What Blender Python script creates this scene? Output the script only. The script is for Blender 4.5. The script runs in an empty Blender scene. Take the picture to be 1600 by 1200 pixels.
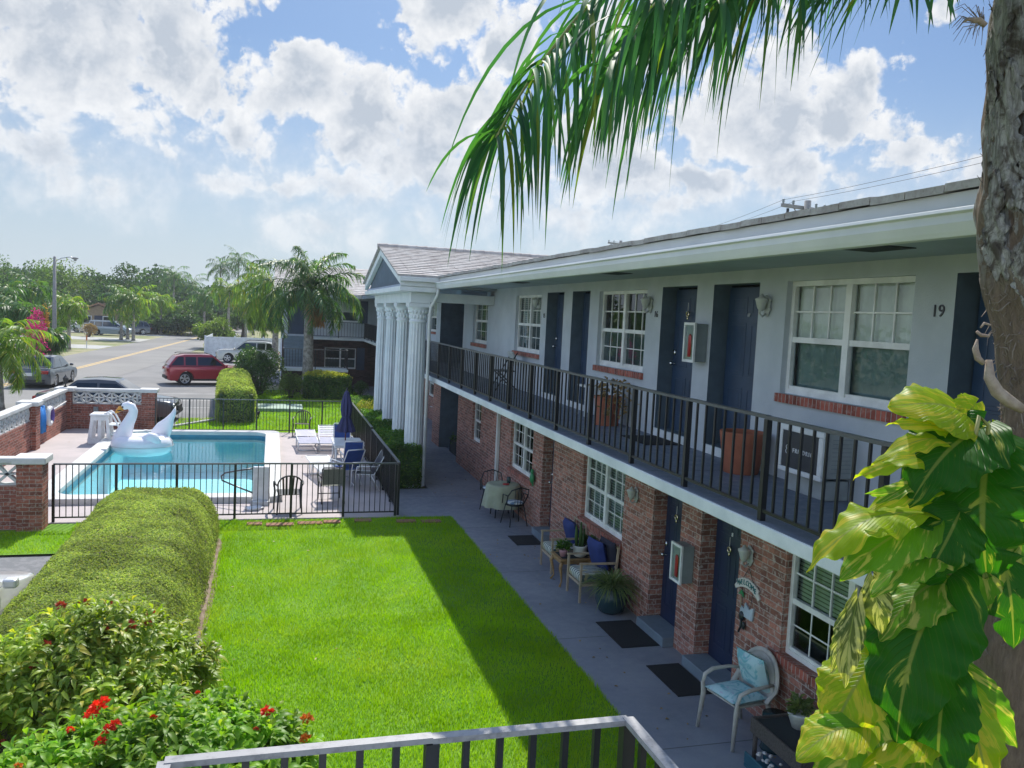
import bpy, bmesh, math, random
import numpy as np
from mathutils import Vector, Matrix, Quaternion

S = bpy.context.scene
COL = S.collection
R = math.radians
rnd = random.Random(7)
rng = np.random.default_rng(11)

# ------------------------------------------------------------------ camera
EYE = Vector((0.0, 0.0, 4.45))
F_PX, YAW, PITCH, ROLL = 1302.43, 0.282346, -0.0794105, 0.0490481
fw = Vector((math.sin(YAW) * math.cos(PITCH), math.cos(YAW) * math.cos(PITCH), math.sin(PITCH)))
r0 = Vector((math.cos(YAW), -math.sin(YAW), 0)); u0 = r0.cross(fw)
rt = r0 * math.cos(ROLL) + u0 * math.sin(ROLL)
up = -r0 * math.sin(ROLL) + u0 * math.cos(ROLL)
cd = bpy.data.cameras.new('camera'); cam = bpy.data.objects.new('camera', cd); COL.objects.link(cam)
m3 = Matrix((rt, up, -fw)).transposed()
cam.matrix_world = Matrix.Translation(EYE) @ m3.to_4x4()
cd.sensor_fit = 'HORIZONTAL'; cd.sensor_width = 36.0; cd.lens = F_PX / 1600 * 36.0
cd.clip_start = 0.05; cd.clip_end = 6000
S.camera = cam

# ------------------------------------------------------------------ sun and sky
SUN = Vector((0.235, 0.78, 1.0)).normalized()
SUN_EL = math.asin(SUN.z); SUN_AZ = math.atan2(SUN.x, SUN.y)
sl = bpy.data.lights.new('sun', 'SUN'); sl.energy = 4.2; sl.angle = R(0.53); sl.color = (1.0, 0.95, 0.86)
so = bpy.data.objects.new('sun', sl); COL.objects.link(so)
so.rotation_euler = SUN.to_track_quat('Z', 'Y').to_euler()

S.view_settings.view_transform = 'Standard'; S.view_settings.look = 'None'
S.view_settings.exposure = 0.5; S.view_settings.gamma = 1.0
try:
    S.cycles.max_bounces = 8; S.cycles.transparent_max_bounces = 24
    S.cycles.caustics_reflective = False; S.cycles.caustics_refractive = False
    S.cycles.sample_clamp_indirect = 6.0
except Exception: pass

WORLD_STRENGTH = 0.1
W = bpy.data.worlds.new('World'); S.world = W; W.use_nodes = True
wn = W.node_tree; wn.nodes.clear()

class NT:
    """short hand for node trees"""
    def __init__(s, nt): s.nt = nt
    def n(s, t, **kw):
        nd = s.nt.nodes.new(t)
        for k, v in kw.items():
            if k.startswith('i_'):
                key = k[2:]
                key = int(key) if key.isdigit() else key.replace('_', ' ')
                nd.inputs[key].default_value = v
            else: setattr(nd, k, v)
        return nd
    def l(s, a, b): s.nt.links.new(a, b)
    def math(s, op, a, b=None, clamp=False):
        nd = s.nt.nodes.new('ShaderNodeMath'); nd.operation = op; nd.use_clamp = clamp
        for i, v in enumerate((a, b)):
            if v is None: continue
            if isinstance(v, (int, float)): nd.inputs[i].default_value = v
            else: s.l(v, nd.inputs[i])
        return nd.outputs[0]
    def vmath(s, op, a, b=None):
        nd = s.nt.nodes.new('ShaderNodeVectorMath'); nd.operation = op
        for i, v in enumerate((a, b)):
            if v is None: continue
            if isinstance(v, (tuple, list)): nd.inputs[i].default_value = v
            else: s.l(v, nd.inputs[i])
        return nd.outputs['Value'] if op in ('LENGTH', 'DOT_PRODUCT', 'DISTANCE') else nd.outputs[0]
    def mix(s, fac, a, b, blend='MIX'):
        nd = s.nt.nodes.new('ShaderNodeMix'); nd.data_type = 'RGBA'; nd.blend_type = blend
        for k, v in ((0, fac), (6, a), (7, b)):
            if isinstance(v, (int, float)): nd.inputs[k].default_value = v
            elif isinstance(v, (tuple, list)): nd.inputs[k].default_value = tuple(v) + ((1,) if len(v) == 3 else ())
            else: s.l(v, nd.inputs[k])
        return nd.outputs[2]
    def maprange(s, v, a, b, c=0.0, d=1.0, smooth=True):
        nd = s.nt.nodes.new('ShaderNodeMapRange'); nd.interpolation_type = 'SMOOTHSTEP' if smooth else 'LINEAR'
        s.l(v, nd.inputs[0])
        for i, x in zip((1, 2, 3, 4), (a, b, c, d)): nd.inputs[i].default_value = x
        return nd.outputs[0]

def ray_px(x, y):
    """world direction through a pixel of the 1600x1200 photograph (used to find real positions)"""
    return ((x - 800) / F_PX) * rt - ((y - 600) / F_PX) * up + fw
def azel(x, y):
    d = ray_px(x, y).normalized(); return math.atan2(d.x, d.y), math.asin(d.z)
def P(x, y, d): return EYE + ray_px(x, y) * d              # point at forward distance d
def G(x, y, z=0.0):
    d = ray_px(x, y); return EYE + d * ((z - EYE.z) / d.z)
def PX(x, y, X):
    d = ray_px(x, y); return EYE + d * (X / d.x)
def PY(x, y, Y):
    d = ray_px(x, y); return EYE + d * (Y / d.y)

def build_world():
    t = NT(wn)
    sky = t.n('ShaderNodeTexSky', sky_type='NISHITA', sun_disc=False, sun_elevation=SUN_EL, sun_rotation=SUN_AZ,
              altitude=0.0, air_density=1.0, dust_density=1.6, ozone_density=1.6)
    tc = t.n('ShaderNodeTexCoord')
    D = t.vmath('NORMALIZE', tc.outputs['Generated'])
    sp = t.n('ShaderNodeSeparateXYZ'); t.l(D, sp.inputs[0])
    az = t.math('ARCTAN2', sp.outputs[0], sp.outputs[1])
    el = t.math('ARCSINE', sp.outputs[2])
    cb = t.n('ShaderNodeCombineXYZ'); t.l(az, cb.inputs[0]); t.l(el, cb.inputs[1])
    # domain warp
    n1 = t.n('ShaderNodeTexNoise', noise_dimensions='3D', i_Scale=9.0, i_Detail=4.0, i_Roughness=0.62, i_Distortion=0.35); t.l(cb.outputs[0], n1.inputs['Vector'])
    n2 = t.n('ShaderNodeTexNoise', noise_dimensions='3D', i_Scale=20.0, i_Detail=7.0, i_Roughness=0.66); t.l(cb.outputs[0], n2.inputs['Vector'])
    n2b = t.n('ShaderNodeTexNoise', noise_dimensions='3D', i_Scale=20.0, i_Detail=5.0, i_Roughness=0.66); t.l(t.vmath('ADD', cb.outputs[0], (0.004, 0.016, 0)), n2b.inputs['Vector'])
    relief = t.math('SUBTRACT', n2.outputs[0], n2b.outputs[0])
    w1 = t.vmath('SUBTRACT', n1.outputs['Color'], (0.5, 0.5, 0.5))
    sc = t.n('ShaderNodeVectorMath', operation='SCALE'); t.l(w1, sc.inputs[0]); sc.inputs[3].default_value = 0.085
    q = t.vmath('ADD', cb.outputs[0], sc.outputs[0])
    best = None
    for (x, y, rx, ry, a) in CLOUDS:
        ca, ce = azel(x, y)
        v = t.vmath('SUBTRACT', q, (ca, ce, 0))
        v = t.vmath('MULTIPLY', v, (F_PX / (rx * CS), F_PX / (ry * CS), 0))
        b = t.math('SUBTRACT', 1.0, t.vmath('LENGTH', v))
        b = t.math('MULTIPLY', b, a)
        best = b if best is None else t.math('SMOOTH_MAX' if False else 'MAXIMUM', best, b)
    # cloud field elsewhere (behind and above the camera)
    n3 = t.n('ShaderNodeTexNoise', noise_dimensions='3D', i_Scale=2.6, i_Detail=3.0, i_Roughness=0.55); t.l(D, n3.inputs['Vector'])
    other = t.maprange(n3.outputs[0], 0.46, 0.62, -0.2, 0.5)
    inview = t.vmath('LENGTH', t.vmath('MULTIPLY', t.vmath('SUBTRACT', cb.outputs[0], (YAW, 0.12, 0)), (1 / 0.85, 1 / 0.62, 0)))
    wgt = t.maprange(inview, 0.8, 1.15)
    other = t.math('ADD', t.math('MULTIPLY', other, wgt), t.math('MULTIPLY', t.math('SUBTRACT', 1.0, wgt), -0.6))
    best = t.math('MAXIMUM', best, other)
    vo = t.n('ShaderNodeTexVoronoi', voronoi_dimensions='2D', feature='F1', i_Scale=15.0, i_Detail=3.0, i_Roughness=0.55)
    sw = t.n('ShaderNodeVectorMath', operation='SCALE'); t.l(t.vmath('SUBTRACT', n2.outputs['Color'], (0.5, 0.5, 0.5)), sw.inputs[0]); sw.inputs[3].default_value = 0.035
    qv = t.vmath('ADD', q, sw.outputs[0]); t.l(qv, vo.inputs['Vector'])
    puff = t.math('SUBTRACT', 0.42, vo.outputs['Distance'])
    det = t.math('ADD', t.math('MULTIPLY', t.math('SUBTRACT', n2.outputs[0], 0.5), 1.25), t.math('MULTIPLY', puff, 0.55))
    f = t.math('ADD', best, det)
    low = t.maprange(el, 0.08, 0.24, 1.0, 0.0)
    mask = t.maprange(f, 0.0, 0.26)
    soft = t.math('MULTIPLY', t.maprange(f, -0.55, 0.55), 0.85)
    mk = t.n('ShaderNodeMix', data_type='FLOAT'); t.l(low, mk.inputs[0]); t.l(mask, mk.inputs[2]); t.l(soft, mk.inputs[3]); mask = mk.outputs[0]
    core = t.maprange(f, 0.16, 0.72)
    # wispy lighten
    n4 = t.n('ShaderNodeTexNoise', noise_dimensions='3D', i_Scale=14.0, i_Detail=4.0, i_Roughness=0.6); t.l(q, n4.inputs['Vector'])
    k = t.maprange(n4.outputs[0], 0.36, 0.66)
    corek = t.math('MULTIPLY', core, t.math('ADD', 0.55, t.math('MULTIPLY', k, 0.55)))
    corek = t.math('SUBTRACT', corek, t.math('ADD', t.math('MULTIPLY', relief, 2.0), t.math('MULTIPLY', puff, 0.35)), True)
    s = 1.0 / WORLD_STRENGTH
    ccol = t.mix(corek, (0.66 * s, 0.67 * s, 0.685 * s), (0.38 * s, 0.425 * s, 0.49 * s))
    # the clear sky: Nishita, tamed where it gets too bright round the sun
    skc = t.mix(1.0, sky.outputs[0], (SKYMUL[0], SKYMUL[1], SKYMUL[2]), 'MULTIPLY')
    hz = t.maprange(el, -0.02, 0.32, 1.0, 0.0)
    skc = t.mix(t.math('MULTIPLY', hz, 0.80), skc, (0.47 * s, 0.54 * s, 0.605 * s))
    mask = t.math('MULTIPLY', mask, t.maprange(el, -0.01, 0.12, 0.3, 1.0))
    col = t.mix(mask, skc, ccol)
    gain = t.maprange(inview, 0.95, 1.6, 1.0, FILL_GAIN)      # all sky out of view brightened, added to lift the shaded sides
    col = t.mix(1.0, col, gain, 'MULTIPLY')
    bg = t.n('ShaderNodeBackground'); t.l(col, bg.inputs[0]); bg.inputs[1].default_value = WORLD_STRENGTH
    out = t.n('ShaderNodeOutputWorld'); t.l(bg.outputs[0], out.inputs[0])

SKYMUL = (0.40, 0.53, 0.68)
CS = 1.12
FILL_GAIN = 2.3
CLOUDS = [  # x, y (where in the sky), radius x, y, strength
    (90, 20, 330, 190, 1.0), (280, 60, 110, 110, 1.0), (330, 150, 80, 90, 0.9), (360, 205, 75, 55, 0.8), (190, 150, 90, 90, .55),
    (470, 130, 120, 80, 1.0), (560, 165, 130, 90, 1.0), (700, 165, 110, 75, 1.0), (660, 240, 170, 110, 1.0), (540, 215, 90, 55, .8),
    (720, 20, 130, 70, .9), (790, 75, 70, 60, .9),
    (60, 240, 130, 40, .8), (160, 285, 140, 35, .6), (420, 290, 210, 36, .6), (560, 300, 120, 45, .7), (500, 355, 110, 35, .6), (240, 250, 26, 30, .5),
    (1190, 175, 200, 130, 1.0), (1330, 165, 110, 100, 1.0), (1080, 270, 130, 60, .9), (1230, 260, 170, 60, .9), (1410, 235, 70, 40, .8), (1420, 125, 40, 20, .5), (950, 250, 160, 120, .9), (1050, 320, 70, 40, .8), (900, 340, 100, 40, .7),
    (1515, 270, 34, 26, .9), (1490, 10, 36, 22, .7), (1000, 60, 160, 90, .9), (1150, 40, 120, 70, .7),
    (30, 130, 60, 16, .4), (60, 130, 26, 12, .4),
]
build_world()

# ------------------------------------------------------------------ object helpers
def link(o, parent=None):
    COL.objects.link(o)
    if parent is not None: o.parent = parent
    return o
LABELS = {}
def tag(o, label=None, cat=None, group=None, kind=None):
    if label: o['label'] = label
    if cat: o['category'] = cat
    if group: o['group'] = group
    if kind: o['kind'] = kind
    return o
def thing(name, label, cat, loc=(0, 0, 0), rotz=0.0, group=None):
    o = bpy.data.objects.new(name, None); o.empty_display_size = .2
    COL.objects.link(o); o.location = loc; o.rotation_euler = (0, 0, rotz)
    return tag(o, label, cat, group)
def dup(root, loc, rotz=None, label=None, scale=None, group=None):
    def cp(o, parent):
        c = o.copy(); COL.objects.link(c)
        if parent is not None:
            c.parent = parent; c.matrix_parent_inverse = o.matrix_parent_inverse.copy()
            for k in ('label', 'category', 'group'):
                pass
        for ch in o.children: cp(ch, c)
        return c
    c = cp(root, None); c.location = loc
    if rotz is not None: c.rotation_euler = (0, 0, rotz)
    if scale is not None: c.scale = (scale,) * 3 if isinstance(scale, (int, float)) else scale
    if label: c['label'] = label
    if group: c['group'] = group
    return c

class MB:
    """collects shapes, then links them as ONE mesh object"""
    def __init__(s): s.v = []; s.f = []; s.uv = None; s.mi = []; s.cur = 0
    def add(s, vs, fs):
        o = len(s.v); s.v += [tuple(p) for p in vs]
        for f in fs: s.f.append(tuple(i + o for i in f)); s.mi.append(s.cur)
    def box(s, x0, x1, y0, y1, z0, z1):
        s.add([(x0, y0, z0), (x1, y0, z0), (x1, y1, z0), (x0, y1, z0), (x0, y0, z1), (x1, y0, z1), (x1, y1, z1), (x0, y1, z1)],
              [(3, 2, 1, 0), (4, 5, 6, 7), (0, 1, 5, 4), (1, 2, 6, 5), (2, 3, 7, 6), (3, 0, 4, 7)])
        return s
    def cbox(s, c, d, M=None):
        x, y, z = d[0] / 2, d[1] / 2, d[2] / 2
        vs = [Vector(p) for p in ((-x, -y, -z), (x, -y, -z), (x, y, -z), (-x, y, -z), (-x, -y, z), (x, -y, z), (x, y, z), (-x, y, z))]
        if M is not None: vs = [M @ p for p in vs]
        s.add([p + Vector(c) for p in vs], [(3, 2, 1, 0), (4, 5, 6, 7), (0, 1, 5, 4), (1, 2, 6, 5), (2, 3, 7, 6), (3, 0, 4, 7)])
        return s
    def quad(s, a, b, c, d): s.add([a, b, c, d], [(0, 1, 2, 3)]); return s
    def bar(s, a, b, w, h=None, upv=(0, 0, 1)):
        """rectangular bar from a to b"""
        a, b = Vector(a), Vector(b); h = h or w
        d = (b - a).normalized(); u = Vector(upv)
        if abs(d.dot(u)) > .98: u = Vector((1, 0, 0))
        x = d.cross(u).normalized() * (w / 2); y = x.normalized().cross(d).normalized() * (h / 2)
        vs = [a - x - y, a + x - y, a + x + y, a - x + y, b - x - y, b + x - y, b + x + y, b - x + y]
        s.add(vs, [(3, 2, 1, 0), (4, 5, 6, 7), (0, 1, 5, 4), (1, 2, 6, 5), (2, 3, 7, 6), (3, 0, 4, 7)])
        return s
    def tube(s, pts, r, n=8, cap=True, squash=None):
        pts = [Vector(p) for p in pts]; K = len(pts)
        rs = r if isinstance(r, (list, tuple)) else [r] * K
        T = []
        for i in range(K):
            a = pts[max(i - 1, 0)]; b = pts[min(i + 1, K - 1)]; d = (b - a)
            T.append(d.normalized() if d.length > 1e-9 else Vector((0, 0, 1)))
        ref = Vector((0, 0, 1)) if abs(T[0].z) < .9 else Vector((1, 0, 0))
        x = T[0].cross(ref).normalized(); vs = []
        for i in range(K):
            x = (x - T[i] * x.dot(T[i])).normalized(); y = T[i].cross(x)
            q = squash[i] if isinstance(squash, (list, tuple)) else (squash or 1.0)
            for k in range(n):
                a = 2 * math.pi * k / n
                vs.append(pts[i] + (x * math.cos(a) + y * math.sin(a) * q) * rs[i])
        fs = [(i * n + k, i * n + (k + 1) % n, (i + 1) * n + (k + 1) % n, (i + 1) * n + k) for i in range(K - 1) for k in range(n)]
        if cap: fs += [tuple(range(n))[::-1], tuple(range((K - 1) * n, K * n))]
        s.add(vs, fs); return s
    def lathe(s, prof, c=(0, 0, 0), n=20, cap=True, wob=None):
        c = Vector(c); K = len(prof); vs = []
        for i, (r, z) in enumerate(prof):
            for k in range(n):
                a = 2 * math.pi * k / n; rr = r * (wob(a, z) if wob else 1)
                vs.append(c + Vector((rr * math.cos(a), rr * math.sin(a), z)))
        fs = [(i * n + k, i * n + (k + 1) % n, (i + 1) * n + (k + 1) % n, (i + 1) * n + k) for i in range(K - 1) for k in range(n)]
        if cap: fs += [tuple(range(n))[::-1], tuple(range((K - 1) * n, K * n))]
        s.add(vs, fs); return s
    def prism(s, poly, o, ux, uy, ext):
        """polygon (2D) placed at o with axes ux, uy, extruded by vector ext"""
        o, ux, uy, ext = map(Vector, (o, ux, uy, ext)); n = len(poly)
        a = [o + ux * p[0] + uy * p[1] for p in poly]; b = [p + ext for p in a]
        s.add(a + b, [tuple(range(n))[::-1], tuple(range(n, 2 * n))] + [(i, (i + 1) % n, n + (i + 1) % n, n + i) for i in range(n)])
        return s
    def ball(s, c, r, n=10, m=7):
        c = Vector(c); r = Vector(r) if isinstance(r, (tuple, list)) else Vector((r, r, r))
        vs = [c + Vector((0, 0, -r.z))]
        for i in range(1, m):
            p = -math.pi / 2 + math.pi * i / m
            for k in range(n):
                a = 2 * math.pi * k / n
                vs.append(c + Vector((r.x * math.cos(p) * math.cos(a), r.y * math.cos(p) * math.sin(a), r.z * math.sin(p))))
        vs.append(c + Vector((0, 0, r.z))); L = len(vs) - 1
        fs = [(0, 1 + (k + 1) % n, 1 + k) for k in range(n)]
        for i in range(m - 2):
            for k in range(n):
                a = 1 + i * n + k; b = 1 + i * n + (k + 1) % n
                fs.append((a, b, b + n, a + n))
        o = 1 + (m - 2) * n
        fs += [(o + k, o + (k + 1) % n, L) for k in range(n)]
        s.add(vs, fs); return s
    def build(s, name, mat, parent=None, smooth=False, world=False, bevel=0.0, seg=2, subsurf=0, autosm=None):
        me = bpy.data.meshes.new(name)
        off = Vector((0, 0, 0))
        vs = s.v
        if world and parent is not None:
            inv = parent_matrix(parent).inverted(); vs = [inv @ Vector(p) for p in s.v]
        me.from_pydata([tuple(p) for p in vs], [], s.f)
        mats = mat if isinstance(mat, (list, tuple)) else [mat]
        for m in mats: me.materials.append(m)
        if len(mats) > 1: me.polygons.foreach_set('material_index', s.mi)
        if smooth: me.polygons.foreach_set('use_smooth', [True] * len(me.polygons))
        me.update()
        o = bpy.data.objects.new(name, me); link(o, parent)
        if bevel:
            b = o.modifiers.new('bevel', 'BEVEL'); b.width = bevel; b.segments = seg; b.limit_method = 'ANGLE'; b.angle_limit = R(40)
        if subsurf:
            b = o.modifiers.new('subsurf', 'SUBSURF'); b.levels = subsurf; b.render_levels = subsurf
        if autosm is not None and smooth:
            try: me.set_sharp_from_angle(angle=R(autosm))
            except Exception: pass
        return o
def parent_matrix(o):
    m = Matrix.LocRotScale(o.location, o.rotation_euler, o.scale)
    return parent_matrix(o.parent) @ m if o.parent else m

def np_mesh(name, V, quads=None, tris=None, mat=None, parent=None, smooth=False, uv=None):
    """fast mesh from numpy arrays"""
    me = bpy.data.meshes.new(name); V = np.asarray(V, dtype=np.float32).reshape(-1, 3)
    idx = []; tot = []
    if tris is not None and len(tris): idx.append(np.asarray(tris, dtype=np.int32).ravel()); tot.append(np.full(len(tris), 3, dtype=np.int32))
    if quads is not None and len(quads): idx.append(np.asarray(quads, dtype=np.int32).ravel()); tot.append(np.full(len(quads), 4, dtype=np.int32))
    idx = np.concatenate(idx); tot = np.concatenate(tot); st = np.concatenate(([0], np.cumsum(tot)[:-1])).astype(np.int32)
    me.vertices.add(len(V)); me.vertices.foreach_set('co', V.ravel())
    me.loops.add(len(idx)); me.loops.foreach_set('vertex_index', idx)
    me.polygons.add(len(tot)); me.polygons.foreach_set('loop_start', st); me.polygons.foreach_set('loop_total', tot)
    if uv is not None:
        l = me.uv_layers.new(name='UVMap'); l.data.foreach_set('uv', np.asarray(uv, dtype=np.float32)[idx].ravel())
    if smooth: me.polygons.foreach_set('use_smooth', np.ones(len(tot), dtype=bool))
    if mat is not None:
        for m in (mat if isinstance(mat, (list, tuple)) else [mat]): me.materials.append(m)
    me.update(calc_edges=True); me.validate()
    o = bpy.data.objects.new(name, me); link(o, parent); return o

def unit(a): return a / (np.linalg.norm(a, axis=-1, keepdims=True) + 1e-9)
def leaf_arrays(Pb, D, N, L, Wd, fold=0.25, droop=0.15):
    """diamond leaves: base, two side points, tip (two folded triangles each)"""
    D = unit(D); N = unit(N - D * (N * D).sum(-1, keepdims=True)); B = np.cross(D, N)
    L = np.asarray(L)[:, None]; Wd = np.asarray(Wd)[:, None]
    mid = Pb + D * L * .45 + N * (L * .06)
    a = mid + B * Wd * .5 + N * Wd * fold; b = mid - B * Wd * .5 + N * Wd * fold
    tip = Pb + D * L - N * L * droop; tip[:, 2] -= (L[:, 0] * droop)
    V = np.stack([Pb, a, tip, b], 1); n = len(Pb); o = np.arange(n)[:, None] * 4
    T = np.concatenate([o + np.array([[0, 1, 2]]), o + np.array([[0, 2, 3]])], 0)
    return V.reshape(-1, 3), T
def rand_dirs(n): return unit(rng.normal(size=(n, 3)))
class LeafSet:
    def __init__(s): s.V = []; s.T = []; s.Q = []; s.n = 0
    def add(s, V, T=None, Q=None):
        s.V.append(V)
        if T is not None: s.T.append(T + s.n)
        if Q is not None: s.Q.append(Q + s.n)
        s.n += len(V)
    def build(s, name, mat, parent=None, smooth=False):
        T = np.concatenate(s.T) if s.T else None; Q = np.concatenate(s.Q) if s.Q else None
        return np_mesh(name, np.concatenate(s.V), Q, T, mat, parent, smooth)
# ------------------------------------------------------------------ materials
MATS = {}
def new_mat(name):
    m = bpy.data.materials.new(name); m.use_nodes = True; nt = m.node_tree; nt.nodes.clear()
    t = NT(nt); out = t.n('ShaderNodeOutputMaterial'); MATS[name] = m
    return m, t, out
def lin(r, g, b): return (r, g, b)
def pbr(name, col, rough=.6, metal=0.0, col2=None, vs=4.0, bump=0.0, bs=30.0, spec=.5, coat=0.0, vary=None, detail=5.0, emit=None, lohi=(.35, .65), sheen=0):
    m, t, out = new_mat(name)
    b = t.n('ShaderNodeBsdfPrincipled'); b.inputs['Roughness'].default_value = rough; b.inputs['Metallic'].default_value = metal
    b.inputs['Specular IOR Level'].default_value = spec; b.inputs['Coat Weight'].default_value = coat; b.inputs['Coat Roughness'].default_value = .05
    tc = t.n('ShaderNodeTexCoord')
    if col2 is None: col2 = tuple(c * .82 for c in col)
    n = t.n('ShaderNodeTexNoise', i_Scale=vs, i_Detail=detail, i_Roughness=.6); t.l(tc.outputs['Object'], n.inputs['Vector'])
    f = t.maprange(n.outputs[0], lohi[0], lohi[1])
    c = t.mix(f, col, col2); t.l(c, b.inputs['Base Color'])
    if bump:
        n2 = t.n('ShaderNodeTexNoise', i_Scale=bs, i_Detail=6.0, i_Roughness=.65); t.l(tc.outputs['Object'], n2.inputs['Vector'])
        bp = t.n('ShaderNodeBump', i_Strength=bump, i_Distance=.02); t.l(n2.outputs[0], bp.inputs['Height']); t.l(bp.outputs[0], b.inputs['Normal'])
    t.l(b.outputs[0], out.inputs[0]); return m
def foliage(name, c1, c2, trans=.4, rough=.45, tcol=None, c3=None, spec=.4, big=None, amp=.27, tone2=None):
    """leaf: glossy front plus light passing through; colour varies from leaf to leaf"""
    m, t, out = new_mat(name)
    g = t.n('ShaderNodeNewGeometry'); tc = t.n('ShaderNodeTexCoord')
    ramp = t.mix(g.outputs['Random Per Island'], c1, c2)
    if c3 is not None:
        k = t.maprange(g.outputs['Random Per Island'], .86, .97); ramp = t.mix(k, ramp, c3)
    n = t.n('ShaderNodeTexNoise', i_Scale=big or 1.3, i_Detail=3.0); t.l(tc.outputs['Object'], n.inputs['Vector'])
    f = t.maprange(n.outputs[0], .35, .65, 1 - amp, 1 + amp)
    col = t.mix(1.0, ramp, f, 'MULTIPLY')
    if tone2:
        n5 = t.n('ShaderNodeTexNoise', i_Scale=.55, i_Detail=7.0, i_Roughness=.7); t.l(tc.outputs['Object'], n5.inputs['Vector'])
        col = t.mix(t.maprange(n5.outputs[0], .44, .70, 0, .75), col, tone2)
    b = t.n('ShaderNodeBsdfPrincipled', i_Roughness=rough); b.inputs['Specular IOR Level'].default_value = spec; t.l(col, b.inputs['Base Color'])
    tr = t.n('ShaderNodeBsdfTranslucent')
    tcx = t.mix(1.0, col, tcol or (1.7, 1.75, .6), 'MULTIPLY'); t.l(tcx, tr.inputs['Color'])
    mx = t.n('ShaderNodeMixShader', i_Fac=trans); t.l(b.outputs[0], mx.inputs[1]); t.l(tr.outputs[0], mx.inputs[2])
    t.l(mx.outputs[0], out.inputs[0]); return m
def brick_mat(name, c1, c2, mortar, bw=.22, bh=.075, off=.5, stain=.5, whitewash=0.0):
    m, t, out = new_mat(name)
    g = t.n('ShaderNodeTexCoord'); sp = t.n('ShaderNodeSeparateXYZ'); t.l(g.outputs['Object'], sp.inputs[0])
    u = t.math('ADD', sp.outputs[0], sp.outputs[1]); cb = t.n('ShaderNodeCombineXYZ'); t.l(u, cb.inputs[0]); t.l(sp.outputs[2], cb.inputs[1])
    nz = t.n('ShaderNodeTexNoise', i_Scale=9.0, i_Detail=3.0); t.l(g.outputs['Object'], nz.inputs['Vector'])
    ds = t.n('ShaderNodeVectorMath', operation='SCALE'); t.l(t.vmath('SUBTRACT', nz.outputs['Color'], (.5, .5, .5)), ds.inputs[0]); ds.inputs[3].default_value = .012
    vec = t.vmath('ADD', cb.outputs[0], ds.outputs[0])
    bk = t.n('ShaderNodeTexBrick', offset=off, i_Scale=1.0); t.l(vec, bk.inputs['Vector'])
    bk.inputs['Brick Width'].default_value = bw; bk.inputs['Row Height'].default_value = bh
    bk.inputs['Mortar Size'].default_value = .006; bk.inputs['Mortar Smooth'].default_value = .25; bk.inputs['Bias'].default_value = -.15
    bk.inputs['Color1'].default_value = (*c1, 1); bk.inputs['Color2'].default_value = (*c2, 1); bk.inputs['Mortar'].default_value = (*mortar, 1)
    n = t.n('ShaderNodeTexNoise', i_Scale=26.0, i_Detail=5.0, i_Roughness=.7); t.l(vec, n.inputs['Vector'])
    # per brick random tone through a coarse, stretched noise
    mp = t.vmath('MULTIPLY', vec, (1 / bw, 1 / bh, 1)); n3 = t.n('ShaderNodeTexWhiteNoise', noise_dimensions='2D')
    fl = t.vmath('FLOOR', mp); t.l(fl, n3.inputs['Vector'])
    tone = t.maprange(n3.outputs[0], 0, 1, .62, 1.35, False)
    inbrick = bk.outputs['Fac']
    col = t.mix(1.0, bk.outputs['Color'], t.mix(inbrick, tone, (1, 1, 1)), 'MULTIPLY')
    col = t.mix(t.maprange(n.outputs[0], .30, .75, 0, stain), col, (c1[0] * .35, c1[1] * .35, c1[2] * .4))
    if whitewash:
        n4 = t.n('ShaderNodeTexNoise', i_Scale=14.0, i_Detail=6.0, i_Roughness=.7); t.l(vec, n4.inputs['Vector'])
        col = t.mix(t.maprange(n4.outputs[0], .50, .66, 0, whitewash), col, (.55, .50, .46))
    b = t.n('ShaderNodeBsdfPrincipled', i_Roughness=.88); b.inputs['Specular IOR Level'].default_value = .25; t.l(col, b.inputs['Base Color'])
    hgt = t.math('SUBTRACT', t.math('MULTIPLY', n.outputs[0], .35), inbrick)
    bp = t.n('ShaderNodeBump', i_Strength=.75, i_Distance=.012); t.l(hgt, bp.inputs['Height']); t.l(bp.outputs[0], b.inputs['Normal'])
    t.l(b.outputs[0], out.inputs[0]); return m
def glass_mat(name, tint=(.72, .82, .82), ior=1.5, rough=.01, boost=1.0, wav=.0):
    m, t, out = new_mat(name)
    tr = t.n('ShaderNodeBsdfTransparent'); tr.inputs[0].default_value = (*tint, 1)
    gl = t.n('ShaderNodeBsdfGlossy'); gl.inputs['Roughness'].default_value = rough; gl.inputs[0].default_value = (.95, .97, 1, 1)
    fr = t.n('ShaderNodeFresnel', i_IOR=ior)
    mx = t.n('ShaderNodeMixShader'); t.l(t.math('MULTIPLY', fr.outputs[0], boost, True), mx.inputs[0]); t.l(tr.outputs[0], mx.inputs[1]); t.l(gl.outputs[0], mx.inputs[2])
    if wav:
        tc = t.n('ShaderNodeTexCoord'); n = t.n('ShaderNodeTexNoise', i_Scale=1.6, i_Detail=2.0); t.l(tc.outputs['Object'], n.inputs['Vector'])
        bp = t.n('ShaderNodeBump', i_Strength=wav, i_Distance=.02); t.l(n.outputs[0], bp.inputs['Height'])
        t.l(bp.outputs[0], gl.inputs['Normal'])
    t.l(mx.outputs[0], out.inputs[0]); return m

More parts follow.
